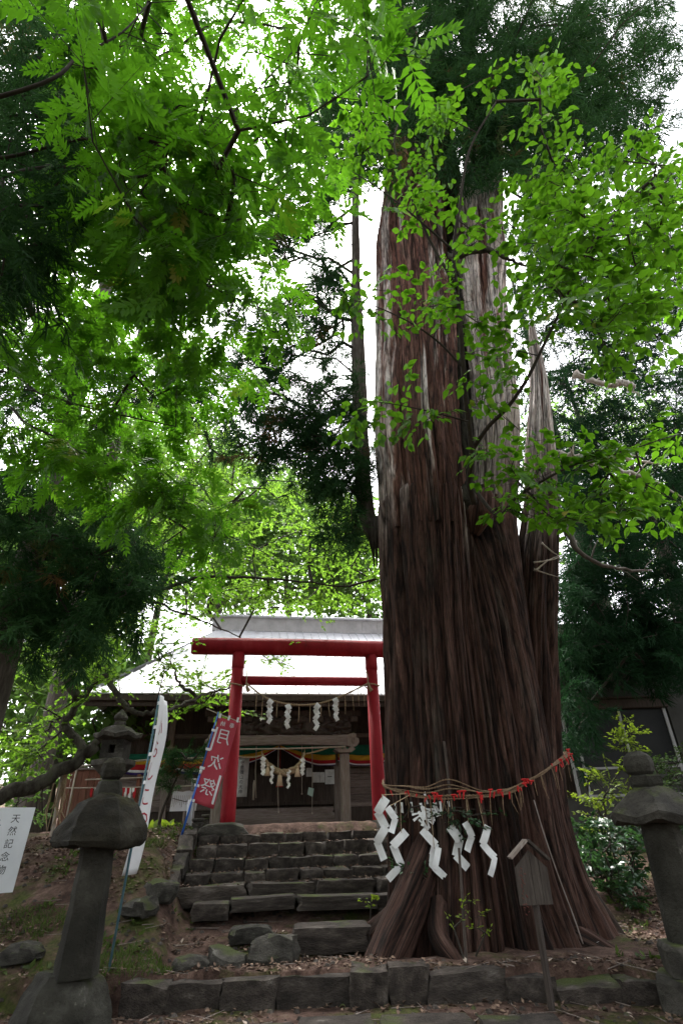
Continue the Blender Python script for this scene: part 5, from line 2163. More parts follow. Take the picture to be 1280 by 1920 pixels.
# knotted paper slips
z = at(808, 1528, 7.65)[2]
kp = surf(th_for(806, z), z, .14)
kn = thing('knotted_papers', 'bundle of small knotted white papers tied on the trunk rope', 'paper knots', tuple(kp), )
for i in range(17):
    c = kp + np.array([random.uniform(-.11, .11), random.uniform(-.04, .03), random.uniform(-.12, .12)])
    if i > 11:
        c = kp + np.array([random.uniform(.05, .2), -.01, random.uniform(.0, .22)])
    a = random.uniform(0, 3.1)
    d = np.array([math.cos(a), random.uniform(-.3, .3), math.sin(a)])
    L_ = random.uniform(.05, .12)
    pr = np.array([-d[2], .2, d[0]]) * random.uniform(.012, .022)
    mb = MB()
    mb.sheet([[c - d * L_ - pr, c - d * L_ + pr], [c - d * .01 - pr * .4 + [0, -.015, 0], c - d * .01 + pr * .4 + [0, -.015, 0]], [c + d * L_ - pr * 1.2, c + d * L_ + pr]])
    part('slip', mb, M['paper'], kn, solid=.003)
for px in (756, 762, 780, 830, 848):
    z = at(px, 1508, 7.65)[2]
    c = surf(th_for(px, z), z, .10)
    mb = MB()
    mb.sheet([[c + [-.016, 0, .05], c + [.016, 0, .05]], [c + [-.01, -.02, 0], c + [.012, -.02, 0]], [c + [-.022, 0, -.07], c + [.018, 0, -.08]]])
    part('slip', mb, M['paper'], kn, solid=.003)

# thin grounding wire running down the right flank
mb = MB()
wp = [at(x_, y_, d_) for x_, y_, d_ in [(1000, 1500, 8.1), (1018, 1560, 8.0), (1045, 1640, 7.95), (1075, 1720, 7.9), (1092, 1770, 7.85)]]
mb.tube(spline(wp, 6), .008, 5)
part('wire', mb, M['oldwood'], cedar, True)
# leaning stake against the trunk
a, b = at(868, 1765, 7.5), at(860, 1590, 7.72)
stk = thing('leaning_stake', 'thin brown stake leaning on the cedar foot left of the wooden sign', 'stake', (a[0], a[1], gz(a[0], a[1])))
mb = MB()
mb.tube([(a[0], a[1], gz(a[0], a[1]) - .1), tuple(b)], [.020, .015], 5)
part('rod', mb, M['darkwood'], stk)



# ------------------------------------------------------------------ foliage builders
def poly_pts(poly, n, dr, jitter_top=0.0):
    """n points inside a sight-line outline, at depths spread over dr"""
    P = np.array(poly, float)
    lo, hi = P.min(0), P.max(0)
    out = []
    x, y = P[:, 0], P[:, 1]
    x2, y2 = np.roll(x, -1), np.roll(y, -1)
    while len(out) < n:
        q = rng.uniform(lo, hi)
        c = ((y > q[1]) != (y2 > q[1])) & (q[0] < (x2 - x) * (q[1] - y) / (y2 - y + 1e-9) + x)
        if c.sum() % 2:
            out.append(at(q[0], q[1], rng.uniform(*dr)))
    return out


def ell_pts(cx, cy, rx, ry, n, dr):
    out = []
    for _ in range(n):
        a, r = rng.uniform(0, 2 * math.pi), math.sqrt(rng.uniform(0, 1))
        out.append(at(cx + rx * r * math.cos(a), cy + ry * r * math.sin(a), rng.uniform(*dr)))
    return out


def grow(starts, centers, step=.6, wander=.10, along=.25):
    """joins every crown point to the nearest wood already grown; returns nodes, parents and each point's heading"""
    nodes = [np.asarray(s, float) for s in starts]
    par = [-1] * len(nodes)
    plen = [0.0] * len(nodes)
    C_ = [np.asarray(c, float) for c in centers]
    S0 = np.array(nodes)
    order = sorted(range(len(C_)), key=lambda i: np.min(np.linalg.norm(S0 - C_[i], axis=1)))
    arr = np.zeros((len(nodes) + 12 * len(C_) + 50, 3))
    arr[:len(nodes)] = S0
    pl = np.zeros(len(arr))
    heads = {}
    ends = {}
    for i in order:
        n = len(nodes)
        c = C_[i]
        d = np.linalg.norm(arr[:n] - c, axis=1) + along * pl[:n]
        k = int(np.argmin(d))
        a = nodes[k]
        v = c - a
        L_ = np.linalg.norm(v)
        m = max(1, min(10, int(L_ / step)))
        prev = k
        for j in range(1, m + 1):
            f = j / m
            p = a + v * f + (rng.normal(0, wander * step, 3) if j < m else 0) + np.array([0, 0, .10 * L_ * f * (1 - f)])
            nodes.append(p)
            arr[len(nodes) - 1] = p
            par.append(prev)
            pl[len(nodes) - 1] = pl[prev] + L_ / m
            prev = len(nodes) - 1
            if len(nodes) >= len(arr) - 2:
                break
        heads[i] = v / (L_ + 1e-6)
        ends[i] = prev
    return nodes, par, [heads[i] for i in range(len(C_))]


def wood(name, nodes, par, parent, m, r0=.006, rmax=.12, n=5, power=.5):
    cnt = np.ones(len(nodes))
    for i in range(len(nodes) - 1, -1, -1):
        if par[i] >= 0:
            cnt[par[i]] += cnt[i]
    r = np.minimum(r0 * cnt ** power, rmax)
    V, F = [], []
    k = 0
    for i in range(len(nodes)):
        p = par[i]
        if p < 0:
            continue
        a, b = nodes[p], nodes[i]
        t = b - a
        L_ = np.linalg.norm(t)
        if L_ < 1e-4:
            continue
        t = t / L_
        ref = np.array([0, 0, 1.0]) if abs(t[2]) < .9 else np.array([1.0, 0, 0])
        x = np.cross(t, ref)
        x /= np.linalg.norm(x)
        y = np.cross(t, x)
        ra, rb_ = min(r[p], r[i] * 1.5), r[i]
        q = np.linspace(0, 2 * math.pi, n, endpoint=False)
        cs, sn = np.cos(q)[:, None], np.sin(q)[:, None]
        V.append(a - t * ra * .3 + ra * (cs * x + sn * y))
        V.append(b + t * rb_ * .3 + rb_ * (cs * x + sn * y))
        j = np.arange(n)
        F.append(np.stack([k + j, k + (j + 1) % n, k + n + (j + 1) % n, k + n + j], 1))
        k += 2 * n
    if not V:
        return None
    V = np.concatenate(V) - np.array(off_of(parent))
    return link(name, np_mesh(name, V, [np.concatenate(F)], m, sm=True), parent, 'stuff')


def frames(d, up, roll=None):
    """rotation matrices (n,3,3): columns side, along, normal"""
    d = np.asarray(d, float)
    d = d / (np.linalg.norm(d, axis=1)[:, None] + 1e-9)
    up = np.asarray(up, float)
    x = np.cross(d, up)
    x /= np.linalg.norm(x, axis=1)[:, None] + 1e-9
    z = np.cross(x, d)
    return np.stack([x, d, z], -1)


def scatter(name, tmpl, P, R_, s, parent, m, kind='stuff', rnd_per=None):
    """one mesh made of copies of the leaf shape tmpl = (verts, quads, tris)"""
    tv, tq, tt = tmpl
    n, k = len(P), len(tv)
    s = np.broadcast_to(np.asarray(s, float), (n,))
    V = np.einsum('nij,kj->nki', R_, tv) * s[:, None, None] + np.asarray(P)[:, None, :]
    off = (np.arange(n) * k)[:, None, None]
    fl = []
    if len(tq):
        fl.append((np.asarray(tq)[None] + off).reshape(-1, 4))
    if len(tt):
        fl.append((np.asarray(tt)[None] + off).reshape(-1, 3))
    r = rng.uniform(0, 1, n) if rnd_per is None else rnd_per
    return link(name, np_mesh(name, V.reshape(-1, 3) - np.array(off_of(parent)), fl, m, np.repeat(r, k)), parent, kind)


# leaf shapes: x across, y along, z up
T_OVATE = (np.array([(0, 0, 0), (0, .5, -.03), (0, 1, -.16), (.22, .16, .05), (.31, .45, .04), (.15, .78, -.04), (-.22, .16, .05), (-.31, .45, .04), (-.15, .78, -.04), (0, .8, -.08)]),
           [(0, 3, 4, 1), (1, 4, 5, 9), (0, 1, 7, 6), (1, 9, 8, 7)], [(9, 5, 2), (9, 2, 8)])
T_RHOMB = (np.array([(0, 0, 0), (.34, .45, .05), (0, 1, -.1), (-.34, .45, .05)]), [(0, 1, 2, 3)], [])
T_SMALL = (np.array([(0, 0, 0), (.27, .42, .06), (0, 1, -.1), (-.27, .42, .06)]), [], [(0, 1, 2), (0, 2, 3)])


def maple_shape():
    v = [(0, 0, 0)]
    tips = [(-100, .42), (-52, .62), (0, 1.0), (52, .62), (100, .42)]
    pts = []
    for i, (a, r) in enumerate(tips):
        q = math.radians(90 - a)
        for da, rr in ((-15, .56), (0, 1.0)) + (((15, .56),) if i == 4 else ()):
            q2 = math.radians(90 - a + -da)
            pts.append((r * rr * math.cos(q2), .12 + r * rr * math.sin(q2), -.12 * (r * rr) ** 2))
    v += pts
    t = [(0, 1 + i, 2 + i) for i in range(len(pts) - 1)]
    return np.array(v), [], [(a, c, b) for a, b, c in t]


T_MAPLE = maple_shape()


def pinnate_shape(pairs=6, seed=0):
    r_ = random.Random(seed)
    V, Q, T = [], [], []

    def leaflet(o, a, L_, w, dz):
        dx, dy = math.sin(a), math.cos(a)
        nx, ny = dy, -dx
        k = len(V)
        V.extend([(o[0], o[1], o[2]), (o[0] + dx * L_ * .4 + nx * w, o[1] + dy * L_ * .4 + ny * w, o[2] + dz * .3 + .012), (o[0] + dx * L_, o[1] + dy * L_, o[2] + dz),
                  (o[0] + dx * L_ * .4 - nx * w, o[1] + dy * L_ * .4 - ny * w, o[2] + dz * .3 + .012)])
        T.extend([(k, k + 1, k + 2), (k, k + 2, k + 3)])

    def rach(t):
        return (0.02 * math.sin(t * 3), t * .82, -.30 * t * t)
    for i in range(4):
        a, b = rach(i / 4 + .0), rach((i + 1) / 4)
        k = len(V)
        w = .007
        V.extend([(a[0] - w, a[1], a[2]), (a[0] + w, a[1], a[2]), (b[0] + w, b[1], b[2]), (b[0] - w, b[1], b[2])])
        Q.append((k, k + 1, k + 2, k + 3))
    for i in range(pairs):
        t = .18 + .78 * i / (pairs - 1)
        L_ = (.27 + .10 * math.sin(math.pi * min(1, t + .1))) * r_.uniform(.9, 1.1)
        for sd in (-1, 1):
            leaflet(rach(t), sd * math.radians(62 - 18 * t + r_.uniform(-7, 7)), L_, .064, -.05 + r_.uniform(-.04, .03))
    leaflet(rach(1.0), r_.uniform(-.1, .1), .26, .05, -.08)
    return np.array(V), Q, T


T_PIN = pinnate_shape(6, 1)


def cedar_spray(seed, nsh=15, nst=10):
    """one drooping spray of cedar foliage about 1 long: side shoots set with curved cords of needles"""
    r_ = np.random.default_rng(seed)
    V, Q = [], []

    def strip(a, d, L_, w, droop):
        d = d / np.linalg.norm(d)
        c = a + d * L_ + np.array([0, 0, -droop])
        sd = np.cross(d, r_.normal(0, 1, 3))
        sd /= np.linalg.norm(sd) + 1e-9
        k = len(V)
        V.extend([a - sd * w, a + sd * w, c + sd * w * .25, c - sd * w * .25])
        Q.append((k, k + 1, k + 2, k + 3))
    for i in range(nsh):
        t = (i + .5) / nsh
        base = np.array([0, t, .10 * t - .28 * t * t])
        sgn_ = 1 if i % 2 else -1
        sh = np.array([sgn_ * r_.uniform(.6, 1), r_.uniform(.25, .8), r_.uniform(-.35, .35)])
        sh /= np.linalg.norm(sh)
        Ls = .42 * (1 - .55 * t) * r_.uniform(.7, 1.15)
        for j in range(nst):
            f = (j + .4) / nst
            p = base + sh * Ls * f + np.array([0, 0, -.16 * f * f])
            d = sh * .8 + r_.normal(0, .55, 3) + np.array([0, .15, -.15])
            strip(p, d, r_.uniform(.11, .22), r_.uniform(.008, .0135), r_.uniform(.02, .09))
    for j in range(8):
        strip(np.array([0, .9, -.14]) + r_.normal(0, .03, 3), np.array([0, 1, -.3]) + r_.normal(0, .4, 3), .2, .014, .05)
    return np.array(V), Q, []


SPRAYS = [cedar_spray(200 + i) for i in range(5)]


def cedar_crown(parent, starts, centers, size=(.8, 1.3), m=None, name='foliage', droop=.35, wm=None, rmax=.12, parts=1):
    nodes, par, heads = grow(starts, centers, .7)
    wood('branches', nodes, par, parent, wm or M['twig'], .007, rmax)
    n = len(centers)
    P = np.array(centers)
    Hd = np.array(heads)
    d = Hd + rng.normal(0, .38, (n, 3))
    d[:, 2] -= droop * rng.uniform(.4, 1.4, n)
    up = np.tile([0, 0, 1.0], (n, 1)) + rng.normal(0, .3, (n, 3))
    s = rng.uniform(size[0], size[1], n)
    d /= np.linalg.norm(d, axis=1)[:, None]
    Rm = frames(d, up)
    P = P - d * s[:, None] * .35
    which = rng.integers(0, len(SPRAYS), n)
    for k_ in range(len(SPRAYS)):
        q = which == k_
        if q.any():
            scatter(name, SPRAYS[k_], P[q], Rm[q], s[q], parent, m or L_CEDAR)


def layer(centers, heads, L_=(.6, 1.0), per=(18, 28), nsub=4, flat=.18, droop=.2):
    """flat leafy layers at the branch ends: leaf places, headings, ups and the fine twigs that carry them"""
    P, D, Un, tw = [], [], [], []
    for c, h in zip(centers, heads):
        h = np.asarray(h, float) + rng.normal(0, .25, 3)
        h[2] = h[2] * .45 - droop * rng.uniform(0, .6)
        h /= np.linalg.norm(h)
        sd = np.cross(h, [0, 0, 1.0])
        sd /= np.linalg.norm(sd) + 1e-9
        nr = np.cross(sd, h) + rng.normal(0, flat, 3)
        nr /= np.linalg.norm(nr)
        sd = np.cross(h, nr)
        L0 = rng.uniform(*L_)
        n = int(rng.integers(*per))
        a = np.asarray(c) - h * L0 * .45
        segs = [(a, a + h * L0)]
        for k_ in range(nsub):
            t = (k_ + .6) / (nsub + .6)
            s_ = 1 if k_ % 2 else -1
            b = a + h * L0 * t
            q = h * .75 + sd * s_ * rng.uniform(.6, 1.0) + nr * rng.normal(0, .12)
            q /= np.linalg.norm(q)
            segs.append((b, b + q * L0 * rng.uniform(.38, .62) * (1 - .45 * t)))
        tw += segs
        W = np.array([np.linalg.norm(e - b) for b, e in segs])
        cs = np.cumsum(W) / W.sum()
        for i in range(n):
            f = (i + rng.uniform(0, 1)) / n
            k_ = int(np.searchsorted(cs, f))
            k_ = min(k_, len(segs) - 1)
            b, e = segs[k_]
            t = rng.uniform(.12, 1.02)
            x = (e - b) / (np.linalg.norm(e - b) + 1e-9)
            s_ = 1 if i % 2 else -1
            q = x * rng.uniform(.35, 1) + np.cross(x, nr) * s_ * rng.uniform(.4, 1) + np.array([0, 0, -rng.uniform(.05, .5)])
            P.append(b + (e - b) * t)
            D.append(q)
            Un.append(nr + rng.normal(0, .3, 3))
    return np.array(P), np.array(D), np.array(Un), tw


def twigs(name, segs, parent, m, r=.004):
    n = len(segs)
    a = np.array([s[0] for s in segs])
    b = np.array([s[1] for s in segs])
    t = b - a
    t /= np.linalg.norm(t, axis=1)[:, None] + 1e-9
    x = np.cross(t, [.3, .2, .93])
    x /= np.linalg.norm(x, axis=1)[:, None] + 1e-9
    y = np.cross(t, x)
    V = []
    for k_ in range(3):
        q = 2 * math.pi * k_ / 3
        o = (math.cos(q) * x + math.sin(q) * y)
        V += [a + o * r, b + o * r * .4]
    V = np.stack(V, 1).reshape(-1, 3)
    base = (np.arange(n) * 6)[:, None]
    F = np.concatenate([base + np.array([[2 * k_, (2 * k_ + 2) % 6, (2 * k_ + 3) % 6, 2 * k_ + 1]]) for k_ in range(3)])
    return link(name, np_mesh(name, V - np.array(off_of(parent)), [F], m), parent, 'stuff')


def split_leaves(tmpl, P, Rm, s, parent, m, nbig=300, name='leaf'):
    """the nbig leaves that show largest become parts of their own, the rest one mass"""
    w = (P - EYE) @ FW
    px = 640 + FPX * ((P - EYE) @ RT) / np.maximum(w, .1)
    py = 960 - FPX * ((P - EYE) @ UP) / np.maximum(w, .1)
    inn = (w > .3) & (px > -20) & (px < 1300) & (py > -20) & (py < 1940)
    score = np.where(inn, s / np.maximum(w, .1), -1)
    idx = np.argsort(-score)[:nbig]
    idx = idx[score[idx] > 0]
    big = np.zeros(len(P), bool)
    big[idx] = True
    tv, tq, tt = tmpl
    me = np_mesh(name, tv, [np.asarray(f) for f in (tq, tt) if len(f)], m, np.zeros(len(tv)))
    of = np.array(off_of(parent))
    for i in idx:
        o = bpy.data.objects.new(name, me)
        COL.objects.link(o)
        o.parent = parent
        mm = np.eye(4)
        mm[:3, :3] = Rm[i] * s[i]
        mm[:3, 3] = P[i] - of
        o.matrix_local = Matrix(mm.tolist())
    rest = ~big
    scatter('leaves', tmpl, P[rest], Rm[rest], s[rest], parent, m)


# ------------------------------------------------------------------ crown of the giant cedar
stemA = [np.array(p[:3]) for p in A_ if p[2] > 14]
stemA = [np.array(p) for p in spline(stemA, 6)]
stemB = [np.array(p) for p in spline([np.array(p[:3]) for p in B_ if p[2] > 12], 6)]
cc = []
cc += poly_pts([(690, -40), (1225, -40), (1255, 90), (1240, 240), (1150, 320), (1050, 310), (960, 270), (900, 330), (850, 250), (800, 200), (730, 330), (620, 320), (560, 190), (690, 130)], 700, (7.2, 11))
cc += poly_pts([(860, 40), (1100, 20), (1120, 250), (960, 300), (880, 280)], 150, (6.5, 8.5))
cc += poly_pts([(700, -60), (900, -60), (900, 160), (820, 130), (740, 190)], 110, (7.0, 8.6))
cc += poly_pts([(700, 20), (800, 0), (770, 330), (690, 340)], 90, (9.5, 11.5))
cc += poly_pts([(570, 120), (700, 110), (700, 330), (640, 350), (580, 270)], 90, (10, 12.5))
cc += poly_pts([(960, 240), (1060, 300), (1060, 480), (985, 470)], 50, (10.0, 11.5))
cc += poly_pts([(715, 120), (980, 120), (1000, 330), (880, 330), (800, 260), (720, 340)], 110, (6.8, 7.9))
over = []
for _ in range(280):
    a, r = rng.uniform(0, 2 * math.pi), 7.0 * math.sqrt(rng.uniform(.02, 1))
    z = rng.uniform(15, 31)
    r *= (1.15 - (z - 15) / 22)
    if math.cos(a - 4.3) > .6 and z < 24:      # open on the side of the path
        continue
    p = np.array([2.6 + r * math.cos(a), 8.6 + r * math.sin(a), z])
    w = p - EYE
    q = 960 - FPX * (w @ UP) / max(w @ FW, .1)
    if q < -60 or (w @ FW) < .2:
        over.append(p)
cedar_crown(cedar, stemA + stemB, cc + over, (.9, 1.6), L_CEDAR, droop=.55, wm=M['twig'], rmax=.16)
sc = []
for cx, cy, rx, ry, n in [(570, 400, 80, 50, 40), (520, 470, 60, 40, 22), (610, 560, 50, 60, 26), (480, 600, 50, 50, 16), (560, 412, 68, 34, 22), (505, 452, 45, 24, 10), (612, 512, 34, 50, 16), (548, 556, 26, 40, 10), (540, 640, 62, 36, 20), (608, 640, 34, 46, 12), (490, 690, 60, 40, 18), (560, 742, 110, 50, 42),
                          (625, 790, 70, 50, 26), (545, 832, 95, 46, 34), (640, 905, 52, 50, 20), (648, 990, 28, 44, 12), (600, 330, 70, 40, 12), (470, 800, 50, 60, 16), (600, 870, 70, 50, 22), (640, 700, 40, 60, 12), (690, 870, 22, 50, 8)]:
    sc += ell_pts(cx, cy, rx, ry, int(n * 1.8), (8.9, 10.6))
ss_nodes = [np.array(p) for p in spline([np.array(p[:3]) for p in SS if p[2] > 6.9], 6)]
cedar_crown(cedar, ss_nodes, sc, (.55, .95), L_CEDAR, name='side_foliage', droop=.55, rmax=.05)


# ------------------------------------------------------------------ other cedars
def cedar_tree(label, base, top, r, centers, size, m=None, group='cedars of the shrine grove', droop=.5, barkm=None):
    bz = gz(base[0], base[1])
    t = thing('cedar_tree', label, 'cedar tree', (base[0], base[1], bz), group)
    n = 14
    pts = [np.array([base[0], base[1], bz - .2]) + (np.array(top) - np.array([base[0], base[1], bz - .2])) * i / n for i in range(n + 1)]
    mb = MB()
    mb.tube(pts, [r * (1.35 if i == 0 else 1 - .85 * (i / n) ** 1.2) for i in range(n + 1)], 14)
    tk = part('trunk', mb, barkm or M['bark'], t, True)
    cedar_crown(t, pts[2:], centers, size, m or L_CEDAR, droop=droop)
    return t


lc = poly_pts([(-60, -40), (120, -40), (170, 120), (150, 330), (110, 470), (-60, 560)], 280, (4.6, 8.8))
lc += poly_pts([(-60, -60), (140, -60), (180, 140), (120, 400), (50, 560), (-60, 600)], 130, (3.0, 4.4))
lc += poly_pts([(-60, 430), (120, 480), (200, 620), (140, 760), (-60, 800)], 140, (7.5, 10.5))
lc += poly_pts([(-40, 890), (110, 880), (240, 970), (290, 1060), (250, 1130), (270, 1170), (190, 1205), (-40, 1190)], 230, (7.6, 9.6))
for _ in range(80):
    p = np.array([rng.uniform(-10, -3.2), rng.uniform(2.5, 11), rng.uniform(11, 22)])
    w = p - EYE
    if 960 - FPX * (w @ UP) / max(w @ FW, .1) < -40 or 640 + FPX * (w @ RT) / max(w @ FW, .1) < -40:
        lc.append(p)
cedar_tree('tall grey trunked cedar on the far left with dark drooping sprays', (-5.75, 9.0), (-5.95, 9.0, 24), .28, lc, (.7, 1.15), L_CEDAR)
mc = poly_pts([(190, 560), (290, 520), (430, 560), (450, 700), (430, 850), (330, 790), (200, 770)], 150, (12, 15))
mc += poly_pts([(390, 380), (470, 430), (440, 520), (360, 560), (330, 470)], 26, (12, 15))
mc += poly_pts([(100, 560), (220, 620), (220, 800), (100, 780)], 40, (12, 15))
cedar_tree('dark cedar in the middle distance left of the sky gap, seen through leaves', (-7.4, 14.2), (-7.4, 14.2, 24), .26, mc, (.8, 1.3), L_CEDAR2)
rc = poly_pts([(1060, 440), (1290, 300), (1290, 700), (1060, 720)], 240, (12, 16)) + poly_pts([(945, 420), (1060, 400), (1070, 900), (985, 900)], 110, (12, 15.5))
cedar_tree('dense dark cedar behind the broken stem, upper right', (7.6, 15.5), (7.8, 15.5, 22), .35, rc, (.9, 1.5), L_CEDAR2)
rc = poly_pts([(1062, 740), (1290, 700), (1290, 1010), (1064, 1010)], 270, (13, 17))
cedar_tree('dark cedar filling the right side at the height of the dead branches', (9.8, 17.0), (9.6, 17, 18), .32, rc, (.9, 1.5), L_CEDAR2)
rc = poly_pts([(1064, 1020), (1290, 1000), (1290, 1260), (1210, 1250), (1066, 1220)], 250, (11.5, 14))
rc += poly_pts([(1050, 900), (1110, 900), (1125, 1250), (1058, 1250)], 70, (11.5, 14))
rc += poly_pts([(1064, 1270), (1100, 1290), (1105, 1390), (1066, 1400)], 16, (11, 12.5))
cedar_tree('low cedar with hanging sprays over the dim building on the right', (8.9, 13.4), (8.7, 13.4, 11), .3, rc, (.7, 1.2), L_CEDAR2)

# ------------------------------------------------------------------ young broadleaf tree sprouting from the cedar's fork
T0 = at(893, 955, 8.35)
sap = thing('young_broadleaf_tree', 'slender broadleaf tree with bright pointed leaves growing from the cedar fork', 'broadleaf tree', tuple(T0))
stems = [px_path([(893, 958, 8.45), (880, 905, 8.1), (884, 850, 7.7), (874, 760, 7.2), (868, 690, 6.8), (862, 600, 6.4), (856, 540, 6.2), (850, 470, 5.9), (862, 380, 5.5), (880, 280, 5.1), (930, 190, 4.7)]),
         px_path([(884, 845, 7.7), (915, 800, 7.3), (950, 765, 7.0), (985, 715, 6.7), (1015, 655, 6.4), (1060, 560, 5.9), (1110, 460, 5.5), (1170, 380, 5.2), (1240, 320, 5.0)]),
         px_path([(880, 905, 8.1), (930, 965, 7.7), (965, 935, 7.4), (1010, 905, 7.2), (1080, 870, 6.9), (1160, 850, 6.7), (1250, 820, 6.5)]),
         px_path([(856, 540, 6.2), (800, 440, 5.8), (760, 340, 5.4), (740, 250, 5.1), (800, 150, 4.8)]),
         px_path([(868, 690, 6.8), (820, 640, 6.6), (760, 600, 6.4), (690, 570, 6.3), (640, 560, 6.2)]),
         px_path([(876, 790, 7.3), (820, 775, 7.0), (750, 760, 6.9), (680, 750, 6.8)]),
         px_path([(850, 470, 5.9), (770, 400, 5.6), (690, 340, 5.4), (620, 300, 5.3)])]
starts = []
for i, s in enumerate(stems):
    sp = spline(s, 6)
    n = len(sp)
    r0 = [.065, .042, .036, .03, .022, .018, .022][i]
    mb = MB()
    mb.tube(sp, [r0 * (1 - .78 * k_ / (n - 1)) for k_ in range(n)], 7)
    part('trunk' if i == 0 else 'limb', mb, M['twig'], sap, True)
    starts += sp[2:]
cs = []
cs += poly_pts([(600, 290), (700, 230), (800, 290), (960, 330), (1080, 260), (1290, 270), (1290, 480), (1180, 600), (1060, 620), (980, 520), (860, 470), (760, 420), (700, 400), (620, 370)], 120, (4.9, 6.4))
cs += poly_pts([(1000, 340), (1290, 290), (1290, 540), (1150, 640), (1010, 600)], 75, (4.9, 6.6))
cs += poly_pts([(760, 80), (840, 90), (850, 240), (790, 260), (740, 200)], 7, (4.7, 5.1))
cs += poly_pts([(910, 110), (1010, 70), (1090, 180), (1040, 260), (930, 260)], 15, (4.6, 5.2))
cs += poly_pts([(650, 200), (700, 190), (710, 300), (640, 300)], 4, (5.0, 5.4))
cs += poly_pts([(630, 540), (720, 540), (730, 610), (650, 620)], 7, (6.1, 6.4))
cs += poly_pts([(740, 460), (860, 500), (860, 610), (760, 640), (720, 560)], 10, (6.0, 6.6))
cs += poly_pts([(650, 730), (860, 760), (850, 800), (660, 800)], 8, (6.7, 7.1))
cs += poly_pts([(880, 600), (1000, 560), (1060, 700), (960, 740), (880, 720)], 14, (6.3, 7.0))
cs += poly_pts([(890, 730), (990, 740), (960, 880), (890, 860)], 8, (7.0, 7.5))
cs += poly_pts([(920, 900), (1090, 840), (1290, 780), (1290, 960), (1090, 980), (930, 970)], 52, (6.5, 7.4))
cs += poly_pts([(1060, 640), (1290, 560), (1290, 660), (1100, 720)], 8, (5.6, 6.4))
nodes, par, heads = grow(starts, cs, .45, .14, .15)
wood('branches', nodes, par, sap, M['twig'], .0055, .03, 4)
P, D, Un, tw = layer(cs, heads, (.62, 1.05), (17, 27), 4, .22, .25)
twigs('fine_twigs', tw, sap, M['twig'], .0045)
Rm = frames(D, Un)
s = rng.uniform(.10, .205, len(P))
split_leaves(T_OVATE, P, Rm, s, sap, L_OVATE)

# ------------------------------------------------------------------ tree with feathered leaves, upper left
tb = np.array([-6.6, 2.6])
ash = thing('ash_tree', 'tree with feathered bright green leaves arching over the upper left', 'broadleaf tree', (tb[0], tb[1], gz(*tb)))
limbs = [[tuple([-6.6, 2.6, -.1]), (-6.5, 2.6, 2.5), (-6.3, 2.7, 5.0), (-5.9, 2.8, 7.6), (-5.0, 2.8, 11)],
         [(-6.3, 2.7, 5.0), tuple(at(-60, 350, 3.6)), tuple(at(90, 312, 3.4)), tuple(at(180, 325, 3.3)), tuple(at(280, 328, 3.2)), tuple(at(370, 265, 3.1)), tuple(at(470, 180, 3.0)), tuple(at(560, 85, 2.9))],
         [(-5.9, 2.8, 7.6), tuple(at(-40, 300, 3.2)), tuple(at(130, 265, 3.1)), tuple(at(250, 250, 3.1)), tuple(at(375, 243, 3.0))],
         [(-5.9, 2.8, 7.6), tuple(at(40, 170, 2.6)), tuple(at(150, 105, 2.6)), tuple(at(230, 60, 2.6)), tuple(at(280, 5, 2.6))],
         [(-6.4, 2.6, 4.0), tuple(at(-40, 430, 4.2)), tuple(at(100, 395, 4.0)), tuple(at(190, 360, 3.9))],
         [(-6.5, 2.6, 3.0), tuple(at(-60, 560, 5.2)), tuple(at(110, 540, 4.8)), tuple(at(200, 510, 4.6)), tuple(at(265, 482, 4.5)), tuple(at(360, 520, 4.4)), tuple(at(440, 560, 4.3))],
         [(-6.5, 2.6, 2.6), tuple(at(-60, 760, 6.2)), tuple(at(60, 800, 6.0)), tuple(at(200, 870, 5.9)), tuple(at(300, 960, 5.9)), tuple(at(400, 1020, 5.9))],
         [(-6.5, 2.6, 2.6), tuple(at(-60, 700, 6.0)), tuple(at(80, 740, 5.8)), tuple(at(190, 770, 5.6)), tuple(at(330, 800, 5.5))]]
starts = []
for i, L_ in enumerate(limbs):
    sp = spline(L_, 7)
    n = len(sp)
    r0, r1 = (.16, .05) if i == 0 else (.034, .007)
    mb = MB()
    mb.tube(sp, [r0 + (r1 - r0) * (k_ / (n - 1)) ** .6 for k_ in range(n)], 8)
    part('trunk' if i == 0 else 'limb', mb, M['twig'], ash, True)
    starts += sp[3:]
ca = poly_pts([(120, -60), (700, -60), (690, 60), (640, 170), (560, 300), (500, 410), (420, 470), (300, 470), (200, 420), (150, 300)], 145, (2.6, 3.9))
ca += poly_pts([(100, 300), (320, 330), (440, 480), (530, 560), (500, 640), (380, 640), (250, 560), (120, 560)], 80, (3.9, 4.9))
ca += poly_pts([(-40, 620), (140, 600), (330, 640), (480, 640), (470, 720), (320, 760), (150, 740), (-40, 740)], 46, (5.0, 6.2))
ca += poly_pts([(-40, 740), (180, 760), (330, 850), (420, 1000), (390, 1060), (260, 960), (120, 880), (-40, 860)], 52, (5.4, 6.4))
ca += poly_pts([(-40, 430), (90, 400), (140, 600), (-40, 640)], 20, (4.4, 5.6))
for _ in range(90):                                    # the crown goes on out of the photo, over the path
    p = np.array([rng.uniform(-7, .6), rng.uniform(-3.2, 2.2), rng.uniform(6.0, 9.5)])
    ca.append(p)
nodes, par, heads = grow(starts, ca, .5, .12, .15)
wood('branches', nodes, par, ash, M['twig'], .0045, .03, 4)
P, D, Un, tw = layer(ca, heads, (.7, 1.2), (9, 14), 3, .25, .25)
twigs('fine_twigs', tw, ash, M['twig'], .004)
D[:, 2] -= .10
Rm = frames(D, Un)
s = rng.uniform(.26, .41, len(P))
split_leaves(T_PIN, P, Rm, s, ash, L_PIN)

